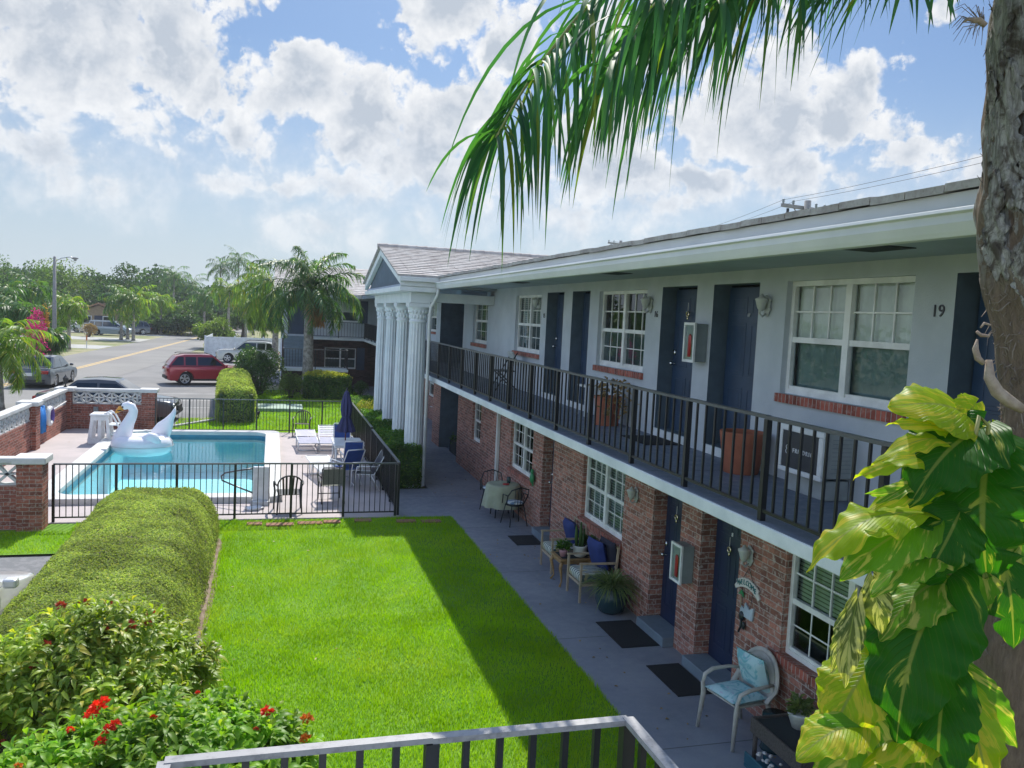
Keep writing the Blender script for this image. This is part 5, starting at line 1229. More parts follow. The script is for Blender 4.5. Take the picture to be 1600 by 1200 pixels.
for x in (-.13, .13):
    for y in (-.18, .18): MB().bar((x, y, 0), (x, y, .50), .025).build('leg', M['white'], t)
t = thing('air_conditioner', 'white and charcoal window air conditioner resting on the balcony floor against the wall', 'air conditioner', (5.30, 7.1, 2.823))
m = MB(); m.box(-.16, .155, -.33, .33, .22, .66); m.build('case', M['acbox'], t, bevel=.012)
m = MB(); m.box(-.235, -.162, -.36, .36, .20, .25); m.box(-.235, -.162, -.36, .36, .62, .68); m.box(-.235, -.162, -.36, -.29, .25, .62); m.box(-.235, -.162, .30, .36, .25, .62); m.build('bezel', M['acwhite'], t, bevel=.01)
m = MB(); m.box(-.225, -.163, -.289, .299, .251, .619); m.build('front_panel', M['acdark'], t)
text('lettering', 'FRIEDRIC', .062, M['text_white'], (5.30 - .2285, 7.05, 2.823 + .43), t, spacing=1.35)
m = MB(); torus(m, (-.229, .205, .455), .020, .0035, n=16, k=5); torus(m, (-.229, .205, .412), .024, .0035, n=16, k=5); m.build('emblem', M['text_white'], t)
m = MB()
for k in range(9): m.box(-.1, .12, -.333, -.331, .28 + k * .04, .285 + k * .04)
m.build('vent', M['cabinet'], t)
m = MB(); m.box(-.14, .14, -.30, .30, 0, .195); m.build('stand', M['acbox'], t, bevel=.01)
# folding chair with a cushion on the balcony
t = thing('folding_chair', 'dark folding chair with a pale cushion on the balcony behind the railing', 'chair', (5.0, 17.9, 2.823), R(90))
m = MB()
for s in (-1, 1): m.tube([(s * .22, .25, 0), (s * .21, -.22, .85)], .014, 8); m.tube([(s * .20, -.28, 0), (s * .20, .22, .46)], .014, 8)
m.build('frame', M['ironchair'], t, smooth=True)
m = MB(); m.box(-.21, .21, -.20, .22, .43, .455)
m.build('seat', M['ironchair'], t); m = MB(); m.cbox((0, -.19, .72), (.42, .05, .34), Matrix.Rotation(R(-28), 3, 'X')); m.build('cushion', M['cast_white'], t, bevel=.02)

# ------------------------------------------------------------------ walkway furniture
# bistro table with draped cloth
t = thing('bistro_table', 'round bistro table hidden under a sage green cloth on the walkway', 'table', (5.06, 17.75, 0), R(0))
for k in range(4):
    a = R(45 + 90 * k); MB().tube([(.30 * math.cos(a), .30 * math.sin(a), 0), (.24 * math.cos(a), .24 * math.sin(a), .70)], .014, 6).build('leg', M['ironchair'], t, smooth=True)
MB().lathe([(.36, .70), (.36, .72)], n=24).build('table_top', M['ironchair'], t)
t2 = MB(); n = 72
def fold(a, z): return 1 + (.75 - z) * .42 * (.5 + .5 * math.sin(a * 9 + math.sin(a * 2) * 1.5)) * .8 + (.06 * math.sin(a * 4 + 1) if z < .5 else 0)
t2.lathe([(.005, .735), (.30, .735), (.365, .73), (.38, .70), (.385, .55), (.39, .38), (.40, .235)], (5.06, 17.75, 0), n, cap=False, wob=lambda a, z: fold(a, z) if z < .715 else 1.0)
tag(t2.build('tablecloth', M['cloth'], smooth=True), 'sage green cloth draped in folds over the bistro table', 'tablecloth')
def bistro_chair(label, loc, rz, cushion=True):
    t = thing('bistro_chair', label, 'chair', loc, rz, 'dark iron bistro chairs')
    MB().lathe([(.20, .43), (.21, .445), (.20, .455)], n=20).build('seat', M['ironchair'], t, smooth=True)
    m = MB(); pts = [(-.21, -.02, .45), (-.24, -.14, .66), (-.20, -.24, .80), (0, -.28, .86), (.20, -.24, .80), (.24, -.14, .66), (.21, -.02, .45)]
    m.tube(pts, .014, 8)
    for x in (-.12, -.04, .04, .12): m.tube([(x * .8, -.19, .45), (x, -.26, .84)], .006, 6)
    m.tube([(-.24, -.14, .66), (-.25, .08, .66), (-.22, .16, .45)], .012, 6); m.tube([(.24, -.14, .66), (.25, .08, .66), (.22, .16, .45)], .012, 6)
    m.build('backrest', M['ironchair'], t, smooth=True)
    for x, y in ((-.2, .18), (.2, .18), (-.19, -.2), (.19, -.2)): MB().tube([(x * .75, y * .75, .44), (x * 1.1, y * 1.15, 0)], .012, 6).build('leg', M['ironchair'], t, smooth=True)
    if cushion: MB().ball((0, .0, .485), (.20, .20, .04), 16, 6).build('cushion', M['pillowwhite'], t, smooth=True)
bistro_chair('iron bistro chair with a blue and white cushion in front of the sage cloth table', (5.12, 16.98, 0), R(10))
bistro_chair('iron bistro chair half hidden behind the sage cloth table', (4.98, 18.5, 0), R(160))
for lab, x, y, mt, r, h in (('dark jar standing on the sage cloth', 5.20, 17.80, 'potgreen', .05, .14), ('red saucer lying on the sage cloth', 5.08, 17.60, 'red', .08, .03)):
    tag(MB().lathe([(r * .7, .737), (r, .737 + h * .5), (r * .8, .737 + h)], (x, y, 0), 14).build('table_ornament', M[mt], smooth=True), lab, 'ornament')
# pair of open arm chairs with striped cushions
def armchair(label, loc, rz):
    t = thing('armchair', label, 'armchair', loc, rz, 'limed wood armchairs with striped cushions'); w = M['tan_wood']
    for x in (-.29, .29):
        MB().bar((x, .28, 0), (x, .28, .62), .035).build('leg', w, t, bevel=.004); MB().bar((x, -.28, 0), (x, -.34, .88), .035).build('leg', w, t, bevel=.004)
        m = MB(); m.bar((x, .31, .63), (x, -.32, .62), .045, .03); m.build('armrest', w, t, bevel=.006)
    m = MB(); m.box(-.29, .29, -.28, .28, .26, .30); m.bar((-.29, -.34, .86), (.29, -.34, .86), .035); m.bar((-.29, -.32, .55), (.29, -.32, .55), .03); m.build('seat_frame', w, t, bevel=.004)
    m = MB(); m.cbox((0, .0, .38), (.54, .58, .15)); o = m.build('cushion', M['stripe_cushion'], t, bevel=.06, seg=4, smooth=True); return t
armchair('farther wooden armchair with a striped cushion, beside the dark mat', (5.08, 13.80, 0), R(90)); armchair('nearer wooden armchair with a striped cushion, beside the spiky pot plant', (5.06, 12.33, 0), R(90))
def pillow(label, loc, rot, size, mat):
    m = MB(); n = 10; vs = []; 
    for s in (1, -1):
        for i in range(n + 1):
            for j in range(n + 1):
                u, v = -1 + 2 * i / n, -1 + 2 * j / n; h = ((1 - u ** 4) * (1 - v ** 4)) ** .5 * .5
                k = 1 - .06 * (1 - abs(u)) * abs(v) - .0; vs.append((u * .5 * (1 - .07 * (1 - v * v)) , v * .5 * (1 - .07 * (1 - u * u)), s * h))
    N_ = (n + 1) ** 2; fs = []
    for i in range(n):
        for j in range(n):
            a = i * (n + 1) + j; fs.append((a, a + n + 1, a + n + 2, a + 1)); fs.append((N_ + a, N_ + a + 1, N_ + a + n + 2, N_ + a + n + 1))
    m.add([(p[0] * size[0], p[1] * size[1], p[2] * size[2]) for p in vs], fs)
    o = m.build('pillow', mat, smooth=True); o.location = loc; o.rotation_euler = rot; return tag(o, label, 'pillow')
pillow('royal blue round cushion leaning in the farther wooden armchair', (5.26, 13.80, .66), (0, R(72), 0), (.50, .50, .20), M['bluepillow'])
pillow('royal blue cushion propped in the nearer wooden armchair', (5.20, 12.40, .68), (0, R(74), R(8)), (.52, .50, .18), M['bluepillow'])
pillow('black cushion behind the royal blue one, against the brick', (5.36, 12.30, .70), (0, R(78), R(4)), (.52, .52, .16), M['darkpillow'])
# low table with curved legs between them
t = thing('coffee_table', 'honey wood low table with curved legs between the two wooden armchairs', 'table', (5.0, 13.06, 0))
m = MB(); m.box(-.30, .30, -.26, .26, .44, .47); m.box(-.27, .27, -.23, .23, .38, .44); m.build('table_top', M['gold_wood'], t, bevel=.01)
m = MB(); m.box(-.24, .24, -.20, .20, .471, .475); m.build('inset', M['interior'], t)
for x in (-.25, .25):
    for y in (-.21, .21):
        sx, sy = math.copysign(1, x), math.copysign(1, y); MB().tube([(x, y, .42), (x + sx * .035, y + sy * .03, .33), (x, y, .18), (x - sx * .01, y - sy * .01, .08), (x + sx * .03, y + sy * .02, 0)], [.032, .03, .018, .014, .02], 8).build('leg', M['gold_wood'], t, smooth=True)
def small_plant(name, label, loc, potm, prof, kind, fol, top):
    t = thing(name, label, 'pot plant', loc); MB().lathe(prof, n=18).build('pot', potm, t, smooth=True)
    n = 140; a = rng.uniform(0, 2 * np.pi, n); 
    if kind == 'bush':
        Pb = np.stack([np.cos(a) * rng.uniform(0, .09, n), np.sin(a) * rng.uniform(0, .09, n), top + rng.uniform(0, .14, n)], 1)
        V, T = leaf_arrays(Pb, np.stack([np.cos(a), np.sin(a), rng.uniform(-.2, 1, n)], 1), rand_dirs(n), rng.uniform(.06, .11, n), rng.uniform(.03, .05, n)); np_mesh('leaves', V, None, T, M[fol], t)
    else:
        m = MB()
        for (x, y, h, r) in ((0, 0, .42, .030), (.06, .03, .30, .024), (-.05, .04, .36, .026), (.02, -.06, .24, .022)):
            m.tube([(x, y, top - .03), (x * 1.2, y * 1.2, top + h * .5), (x * 1.3, y * 1.3, top + h)], [r, r * 1.1, r * .4], 10)
        m.build('cactus', M['f_hedgedk'], t, smooth=True)
    return t
wp = [(.075, 0), (.11, .03), (.115, .17), (.125, .19), (.10, .19), (.09, .14)]
small_plant('potted_cactus', 'tall cactus in a white pot on the honey wood table', (5.10, 12.96, .475), M['potwhite'], wp, 'cactus', 'f_hedgedk', .17)
small_plant('potted_flower', 'leafy plant in a pink pot on the honey wood table', (4.82, 13.0, .475), M['potpink'], [(.05, 0), (.075, .10), (.085, .12), (.07, .12)], 'bush', 'f_hedge', .11)
small_plant('potted_succulent', 'dark plant in a black pot against the brick behind the cactus', (5.28, 13.05, .475), M['blackvinyl'], wp, 'bush', 'f_hedgedk', .17)
def blades(nb, L, W_, loc_z, droop, spread=1.0, mat=None, parent=None, seg=5, upm=.9):
    a = rng.uniform(0, 2 * np.pi, nb); e = rng.uniform(.35, 1.35, nb) * upm; ln = rng.uniform(.6, 1.05, nb) * L
    d = np.stack([np.cos(a) * np.cos(e), np.sin(a) * np.cos(e), np.sin(e)], 1); sd = np.stack([-np.sin(a), np.cos(a), 0 * a], 1)
    Vs = []
    for k in range(seg + 1):
        tt = k / seg; c = d * (ln * tt)[:, None]; c[:, 2] -= droop * ln * tt ** 2.2; c[:, 2] += loc_z; w = (W_ * (1 - tt) ** .6 * (.6 + .4 * min(1, tt * 4)))
        c[:, :2] += d[:, :2] * .02
        Vs += [c - sd * w / 2, c + sd * w / 2]
    V = np.stack(Vs, 1); m_ = 2 * (seg + 1); o = np.arange(nb)[:, None] * m_
    Q = np.concatenate([o + np.array([[2 * k, 2 * k + 1, 2 * k + 3, 2 * k + 2]]) for k in range(seg)], 0)
    return np_mesh('leaves', V.reshape(-1, 3), Q, None, mat, parent)
t = thing('spider_plant', 'spiky variegated plant arching from a dark glazed pot beside the black mat', 'pot plant', (5.13, 11.60, 0))
MB().lathe([(.15, 0), (.20, .04), (.25, .20), (.245, .30), (.21, .36), (.23, .40), (.2, .40), (.19, .33)], n=24).build('pot', M['potgreen'], t, smooth=True)
blades(300, .74, .022, .38, .62, mat=M['f_spider'], parent=t)
# taupe resin chair with aqua cushions
t = monobloc('patio_chair', 'taupe resin armchair with aqua cushions, nearest on the walkway', M['plastictaupe'], (5.02, 7.78, 0), R(100))
for ch in list(t.children):
    if ch.name.startswith('backrest'):
        me_old = ch.data
        m = MB(); prf = []
        for k in range(15):
            a = math.pi * k / 14; prf.append((.29 * math.cos(a), -.25 - .09 * math.sin(a), .56 + .34 * math.sin(a)))
        m.tube([(.27, -.14, .44)] + prf + [(-.27, -.14, .44)], .032, 8, squash=.8)
        inner = [(p[0] * .92, p[1] + .005, .56 + (p[2] - .56) * .94) for p in prf]; n = len(inner)
        m.add(inner + [(p[0], p[1] + .015, p[2]) for p in inner] , [tuple(range(n)), tuple(range(n, 2 * n))[::-1]])
        m.add([(-.26, -.22, .42), (.26, -.22, .42), (.27, -.245, .57), (-.27, -.245, .57)], [(0, 1, 2, 3)])
        nb = m.build('backrest', M['plastictaupe'], t, smooth=True, autosm=45); bpy.data.objects.remove(ch)
o = pillow('aqua print seat cushion on the taupe resin chair', (4.99, 7.78, .475), (0, 0, R(100)), (.50, .48, .11), M['aqua']); o.name = 'seat_cushion'
pillow('aqua print pillow against the back of the taupe resin chair', (5.20, 7.80, .70), (0, R(70), R(10)), (.44, .44, .15), M['aqua'])
t = thing('wicker_table', 'dark wicker table with an open lower shelf, right of the taupe resin chair', 'table', (5.12, 6.85, 0))
m = MB(); m.box(-.25, .27, -.42, .42, .40, .44); m.box(-.26, -.235, -.43, .43, .30, .46); m.box(.25, .28, -.43, .43, .30, .46); m.box(-.234, .249, .40, .43, .30, .46); m.box(-.234, .249, -.43, -.40, .30, .46); m.build('table_top', M['wicker'], t, bevel=.01)
m = MB(); m.box(-.21, .23, -.38, .38, .441, .446); m.build('glass_top', M['interior'], t)
for x in (-.22, .24):
    for y in (-.38, .38): MB().tube([(x, y, 0), (x, y, .31)], [.022, .026], 8).build('leg', M['wicker'], t, smooth=True)
t = thing('serving_tray', 'long teal tray of shells on the ground before the wicker table', 'tray', (4.86, 6.72, 0))
m = MB(); m.box(-.12, .12, -.45, .45, .0, .04); m.box(-.12, -.10, -.45, .45, .04, .16); m.box(.10, .12, -.45, .45, .04, .10); m.build('tray', M['traybl'], t, bevel=.012)
m = MB(); rr = random.Random(4)
for k in range(26): m.ball((rr.uniform(-.08, .08), rr.uniform(-.4, .4), .17 + rr.uniform(-.02, .02)), (rr.uniform(.012, .03), rr.uniform(.012, .03), .014), 7, 5)
m.build('shells', M['shell'], t, smooth=True)
t = small_plant('potted_succulent', 'pale succulent in a grey green pot at the back of the wicker table', (5.24, 7.0, .446), M['cast_white'], [(.07, 0), (.12, .14), (.13, .16), (.10, .16)], 'bush', 'f_spider', .15)
tag(MB().lathe([(.15, 0), (.13, .03), (.15, .12), (.14, .38)], (5.26, 7.42, 0), 12).build('stool', M['potgreen'], smooth=True), 'dark ribbed stool between the taupe chair and the wicker table', 'stool')
# by the columns: planters and a bicycle in the lower alcove
t = thing('planter_box', 'dark planter in the mouth of the lower stair alcove', 'planter', (5.95, 25.9, 0))
MB().box(-.3, .3, -.55, .55, 0, .42).build('box', M['interior'], t, bevel=.02); n = 160; V, T = leaf_arrays(np.stack([rng.uniform(-.3, .3, n), rng.uniform(-.5, .5, n), rng.uniform(.38, .6, n)], 1), rand_dirs(n), rand_dirs(n), rng.uniform(.08, .16, n), rng.uniform(.04, .07, n)); np_mesh('plant', V, None, T, M['f_hedgedk'], t)
t = thing('bicycle', 'dark bicycle parked by the brick wall behind the columns', 'bicycle', (5.95, 30.3, 0), R(78))
for x in (-.5, .5):
    m = MB(); pts = [(x + .31 * math.cos(a), 0, .33 + .31 * math.sin(a)) for a in [2 * math.pi * i / 20 for i in range(21)]]; m.tube(pts, .022, 6, cap=False)
    for i in range(0, 20, 2): m.tube([(x, 0, .33), pts[i]], .003, 4)
    m.build('wheel', M['tyre'], t, smooth=True)
m = MB()
for a, b in (((-.5, 0, .33), (-.12, 0, .30)), ((-.12, 0, .30), (-.25, 0, .78)), ((-.5, 0, .33), (-.22, 0, .70)), ((-.12, 0, .30), (.34, 0, .70)), ((-.22, 0, .72), (.33, 0, .76)), ((.32, 0, .86), (.5, 0, .33))): m.tube([a, b], .018, 8)
m.build('frame', M['red'], t, smooth=True); MB().tube([(.25, -.28, 1.0), (.3, -.1, .95), (.31, 0, .92), (.3, .1, .95), (.25, .28, 1.0)], .014, 8).tube([(.31, 0, .92), (.33, 0, .84)], .016, 8).build('handlebar', M['steel'], t, smooth=True); MB().ball((-.26, 0, .84), (.13, .07, .035), 10, 6).build('saddle', M['blacktrim'], t, smooth=True)
# ------------------------------------------------------------------ vehicles
def car(name, label, cat, loc, rz, L, Wd, H, paint_, kind='sedan', cargroup=None):
    """+X is forward; one mesh per body, window, wheel, lamp"""
    t = thing(name, label, cat, loc, rz, cargroup); hw = Wd / 2; wr = .325 if kind == 'sedan' else .36; xf, xr = L * .305, -L * .285
    if kind == 'sedan': gz, hood, belt, deck = .20, .78, .92, .98; cab = [(-L * .33, belt + .03), (-L * .20, H - .04), (-L * .07, H), (L * .06, H - .03), (L * .235, belt)]
    elif kind == 'suv': gz, hood, belt, deck = .26, .98, 1.03, 1.05; cab = [(-L * .47, belt + .02), (-L * .385, H - .13), (-L * .28, H - .02), (-L * .10, H), (L * .04, H - .02), (L * .215, belt)]
    else: gz, hood, belt, deck = .22, .95, 1.05, 1.05; cab = [(-L * .475, belt), (-L * .44, H - .06), (-L * .36, H), (L * .08, H - .02), (L * .33, belt)]
    def arch(cx):
        r = wr + .055; a0 = math.asin(min(1, (gz - wr) / r)) if gz > wr else -math.asin((wr - gz) / r)
        return [(cx + r * math.cos(a), wr + r * math.sin(a)) for a in [math.pi - a0 - (math.pi - 2 * a0) * k / 10 for k in range(11)]]
    low = [(-L / 2 + .05, gz + .1)] + [(-L / 2 + .12, gz)] + arch(xr) + arch(xf) + [(L / 2 - .14, gz), (L / 2 - .03, gz + .14), (L / 2, gz + .32), (L / 2 - .05, hood - .10), (L / 2 - .16, hood - .02), (L * .40, hood + .02), (cab[-1][0], belt - .005)]
    if kind == 'sedan': low += [(cab[0][0], belt + .0), (-L * .42, deck), (-L / 2 + .08, deck - .03), (-L / 2, deck - .16), (-L / 2 + .01, gz + .3)]
    else: low += [(cab[0][0], belt), (-L / 2 + .02, belt - .1), (-L / 2, gz + .35)]
    n = len(low); ys = [-1, -.985, -.93, -.75, .75, .93, .985, 1]; vs = []
    zmid = (gz + belt) / 2
    for y in ys:
        s = abs(y); k = 1 - .075 * s ** 5; e = .05 if s == 1 else (.018 if s > .95 else 0)
        for (x, z) in low:
            xx = x * k; zz = z
            if z > hood - .12: zz -= e * .8
            bul = 1 - .06 * max(0, (z - zmid) / (belt - zmid)) ** 2 - .03 * max(0, (zmid - z) / (zmid - gz)) ** 2
            vs.append((xx, y * hw * bul, zz))
    fs = [(a * n + i, a * n + (i + 1) % n, (a + 1) * n + (i + 1) % n, (a + 1) * n + i) for a in range(len(ys) - 1) for i in range(n)]
    fs += [tuple(range(n))[::-1], tuple(range((len(ys) - 1) * n, len(ys) * n))]
    m = MB(); m.add(vs, fs); m.build('body', M[paint_], t, smooth=True, autosm=35)
    def wz(z): return hw * (.93 - .20 * max(0, (z - belt) / (H - belt)) ** 1.1)
    m = MB(); nc = len(cab)
    vs = [(x, -wz(z), z) for x, z in cab] + [(x, -wz(z) * .82, z + .02) for x, z in cab] + [(x, wz(z) * .82, z + .02) for x, z in cab] + [(x, wz(z), z) for x, z in cab]
    fs = [(a * nc + i, a * nc + i + 1, (a + 1) * nc + i + 1, (a + 1) * nc + i) for a in range(3) for i in range(nc - 1)] + [tuple(range(nc))[::-1], tuple(range(3 * nc, 4 * nc))]
    m.add(vs, fs); m.build('roof', M[paint_], t, smooth=True, autosm=25)
    zl, zh = belt + .05, H - .13
    def xat(z, front):
        seq = cab if not front else cab[::-1]
        for (xa, za), (xb, zb) in zip(seq[:-1], seq[1:]):
            if za <= z <= zb: return xa + (xb - xa) * (z - za) / (zb - za + 1e-9)
        return seq[1][0]
    xb0, xb1, xf0, xf1 = xat(zl, 0) + .10, xat(zh, 0) + .12, xat(zl, 1) - .14, xat(zh, 1) - .10
    xm = (xb1 + xf1) / 2 + .05; wins = [([xb0, xm - .04], [xb1, xm - .04]), ([xm + .04, xf0], [xm + .04, xf1])]
    if kind != 'sedan': x3 = xb1 + (xm - xb1) * .33; wins = [([xb0, x3 - .04], [xb1, x3 - .04]), ([x3 + .04, xm - .04], [x3 + .04, xm - .04]), ([xm + .04, xf0], [xm + .04, xf1])]
    for s in (-1, 1):
        for (b0, b1), (t0, t1) in wins:
            m = MB(); y0, y1 = s * (wz(zl) + .006), s * (wz(zh) + .006); q = [(b0, y0, zl), (b1, y0, zl), (t1, y1, zh), (t0, y1, zh)]; m.add(q if s < 0 else q[::-1], [(0, 1, 2, 3)]); m.build('side_window', M['carglass'], t)
    for nm, fr in (('windscreen', 1), ('rear_window', 0)):
        m = MB(); za, zb_ = belt + .06, H - .09; xa, xb_ = xat(za, fr), xat(zb_, fr); d = .012 if fr else -.012
        m.add([(xa + d, -wz(za) * .86, za + .01), (xa + d, wz(za) * .86, za + .01), (xb_ + d, wz(zb_) * .84, zb_ + .02), (xb_ + d, -wz(zb_) * .84, zb_ + .02)], [(0, 1, 2, 3) if fr else (3, 2, 1, 0)]); m.build(nm, M['carglass'], t)
    m = MB(); m.box(-L * .44, L * .44, -hw * .80, hw * .80, gz - .02, .62); m.build('underbody', M['blacktrim'], t)
    for x in (xr, xf):
        for s in (-1, 1):
            w = bpy.data.objects.new('wheel', None); w.empty_display_size = .1; COL.objects.link(w); w.parent = t; w.location = (x, s * (hw - .12), wr)
            m = MB(); pr_ = [(wr * .66, -.10), (wr * .95, -.105), (wr, -.07), (wr, .07), (wr * .95, .105), (wr * .66, .10)]; k = 24
            vs = [(r * math.cos(2 * math.pi * i / k), yy, r * math.sin(2 * math.pi * i / k)) for r, yy in pr_ for i in range(k)]
            m.add(vs, [(a * k + i, a * k + (i + 1) % k, (a + 1) * k + (i + 1) % k, (a + 1) * k + i) for a in range(5) for i in range(k)]); m.build('tyre', M['tyre'], w, smooth=True)
            m = MB(); yo = s * .085
            m.add([(wr * .66 * math.cos(2 * math.pi * i / k), yo * .4, wr * .66 * math.sin(2 * math.pi * i / k)) for i in range(k)], [tuple(range(k))]); 
            m2 = MB()
            for j in range(5):
                a = 2 * math.pi * j / 5 + .3
                for da in (-.17, .17): m2.bar((.05 * math.cos(a), yo, .05 * math.sin(a)), (wr * .64 * math.cos(a + da), yo * .95, wr * .64 * math.sin(a + da)), .05, .03, upv=(0, 1, 0))
            torus_pts = [(wr * .64 * math.cos(2 * math.pi * i / k), yo, wr * .64 * math.sin(2 * math.pi * i / k)) for i in range(k + 1)]; m2.tube(torus_pts, .022, 6, cap=False); m2.tube([(0, yo * .8, 0), (0, yo * 1.12, 0)], .06, 10)
            m.build('brake_disc', M['blacktrim'], w); m2.build('rim', M['rim'], w, smooth=False)
    for s in (-1, 1):
        m = MB(); m.cbox((L / 2 - .17, s * hw * .68, hood - .17), (.16, hw * .42, .13)); m.build('headlight', M['headlight'], t, bevel=.03)
        m = MB(); m.cbox((-L / 2 + .10, s * hw * .70, (deck if kind == 'sedan' else belt) - .20), (.16, hw * .42, .16)); m.build('tail_light', M['taillight'], t, bevel=.03)
        m = MB(); m.cbox((L * .20, s * (hw + .06), belt + .06), (.14, .16, .12)); m.build('mirror', M[paint_], t, bevel=.03)
        m = MB(); m.box(xr + wr + .08, xf - wr - .08, s * hw * .975 - .02, s * hw * .975 + .02, gz, gz + .10); m.build('sill_trim', M['blacktrim'] if kind == 'suv' else M[paint_], t)
        for x in (-L * .10, L * .10): m = MB(); m.cbox((x, s * (hw * .955 + .012), belt - .13), (.16, .025, .03)); m.build('door_handle', M[paint_], t, bevel=.008)
    m = MB(); m.cbox((L / 2 - .02, 0, hood - .28), (.07, hw * .9, .18)); m.build('grille', M['blacktrim'], t, bevel=.02)
    m = MB(); m.cbox((L / 2 - .03, 0, gz + .13), (.07, hw * 1.5, .14)); m.build('bumper_trim', M['blacktrim'], t, bevel=.02)
    m = MB(); m.cbox((-L / 2 + .04, 0, gz + .14), (.07, hw * 1.5, .16)); m.build('bumper_trim', M['blacktrim'], t, bevel=.02)
    m = MB(); m.cbox((-L / 2 - .005, 0, gz + .48), (.02, .36, .15)); m.build('number_plate', M['plate'], t)
    if kind == 'suv':
        m = MB(); [m.tube([(-L * .36, s * hw * .64, H + .0), (-L * .33, s * hw * .64, H + .05), (L * .0, s * hw * .64, H + .05), (L * .04, s * hw * .64, H - .01)], .018, 6) for s in (-1, 1)]; m.build('roof_rail', M['blacktrim'], t, smooth=True)
    return t
car('sedan', 'grey saloon car driving away along the street', 'car', (-10.95, 46.6, -.035), R(87), 4.85, 1.88, 1.48, 'p_grey')
car('sedan', 'dark saloon car parked behind the brick wall beyond the swan', 'car', (-5.75, 34.0, -.045), R(-3), 4.9, 1.86, 1.50, 'p_dark')
car('suv', 'dark red compact SUV parked side on in the lot', 'car', (-3.45, 48.9, -.045), R(14), 4.4, 1.84, 1.66, 'p_red', 'suv')
car('suv', 'silver SUV parked in front of the white vinyl fence', 'car', (-1.75, 67.8, -.045), R(176), 4.7, 1.86, 1.70, 'p_silver', 'suv')
car('minivan', 'pale minivan parked behind the cluster of three palms', 'van', (-18.6, 110, -.06), R(-8), 5.1, 1.9, 1.78, 'p_blue', 'van')
car('suv', 'dark SUV parked just behind the pale minivan', 'car', (-17.4, 116, -.06), R(200), 4.7, 1.86, 1.75, 'p_grey', 'suv')
car('sedan', 'black car parked right of the cluster of three palms', 'car', (-15.8, 119, -.06), R(205), 4.6, 1.82, 1.42, 'p_black')
car('sedan', 'white car parked before the tan house, left of its porch', 'car', (-24.6, 116, -.06), R(170), 4.7, 1.84, 1.5, 'p_white')
car('suv', 'burgundy car beyond the yellow shrub at the far end of the street', 'car', (-13.6, 139, -.06), R(175), 4.7, 1.84, 1.66, 'p_burg', 'suv')
car('suv', 'black SUV parked far down the street, left of the burgundy car', 'car', (-17.0, 137, -.06), R(80), 4.6, 1.84, 1.78, 'p_black', 'suv')
car('sedan', 'white car parked in the drive behind the clipped mound, cut off by the left edge', 'car', (-4.02, 10.35, -.05), R(86), 4.6, 1.82, 1.42, 'p_white')
# ------------------------------------------------------------------ plants
def noise3(Pn, s=1.0, seed=0.0):
    x, y, z = (Pn * s).T
    return (np.sin(x * 1.7 + y * 2.3 + seed) + np.sin(y * 3.1 - z * 1.9 + seed * 2) + np.sin(z * 2.7 + x * 3.7 + seed * 3) + .6 * np.sin(x * 6.1 + z * 5.3 + y * 4.7)) / 3.6
def leaves_on(name, Pn, Nn, L, Wd, mat, parent=None, jitter=.5, flat=.5, up=.2, droop=.15, fold=.22):
    n = len(Pn); D = unit(rand_dirs(n) * 1.0 + Nn * up); D = unit(D - Nn * (D * Nn).sum(-1, keepdims=True) * flat)
    N2 = unit(Nn + rand_dirs(n) * jitter)
    l = L * rng.uniform(.7, 1.3, n); V, T = leaf_arrays(Pn, D, N2, l, Wd / L * l, fold, droop)
    return np_mesh(name, V, None, T, mat, parent)
def hedge_box(name, label, x0, x1, y0, y1, h, mat, n, leaf=.05, r=.12, group=None, rot=0, bump=.05, cat='hedge', core='f_hedgedk'):
    cx, cy = (x0 + x1) / 2, (y0 + y1) / 2; t = thing(name, label, cat, (cx, cy, 0), rot, group); hx, hy = (x1 - x0) / 2, (y1 - y0) / 2
    m = MB(); m.box(-hx * .90, hx * .90, -hy + hx * .12, hy - hx * .12, 0, h - max(.07, r * .55)); m.build('branches', M[core], t, bevel=.06)
    A = [2 * hx * 2 * hy, 2 * hx * h, 2 * hx * h, 2 * hy * h, 2 * hy * h]; A = np.array(A) / sum(A); k = rng.choice(5, n, p=A); u, v = rng.uniform(-1, 1, n), rng.uniform(-1, 1, n)
    Pn = np.zeros((n, 3)); Nn = np.zeros((n, 3)); z = (v * .5 + .5) * h
    for i, (ax, s) in enumerate(((2, 1), (1, -1), (1, 1), (0, -1), (0, 1))):
        q = k == i
        if ax == 2: Pn[q] = np.stack([u[q] * hx, v[q] * hy, np.full(q.sum(), h)], 1); Nn[q, 2] = 1
        elif ax == 1: Pn[q] = np.stack([u[q] * hx, np.full(q.sum(), s * hy), z[q]], 1); Nn[q, 1] = s
        else: Pn[q] = np.stack([np.full(q.sum(), s * hx), u[q] * hy, z[q]], 1); Nn[q, 0] = s
    # round the top edges, then wobble
    c = np.clip(Pn, [-hx + r, -hy + r, -9], [hx - r, hy - r, h - r]); d = Pn - c; ln = np.linalg.norm(d, axis=1, keepdims=True); Pn = c + d / np.maximum(ln, 1e-6) * np.minimum(ln, r); Nn = unit(np.where(ln > 1e-4, d, Nn) + Nn * .01)
    Pn = Pn + Nn * (noise3(Pn, 3.5, hx) * bump + rng.uniform(-.07, .025, n))[:, None]
    leaves_on('leaves', Pn, Nn, leaf, leaf * .55, mat, t, jitter=.9, flat=.3, up=.5); return t
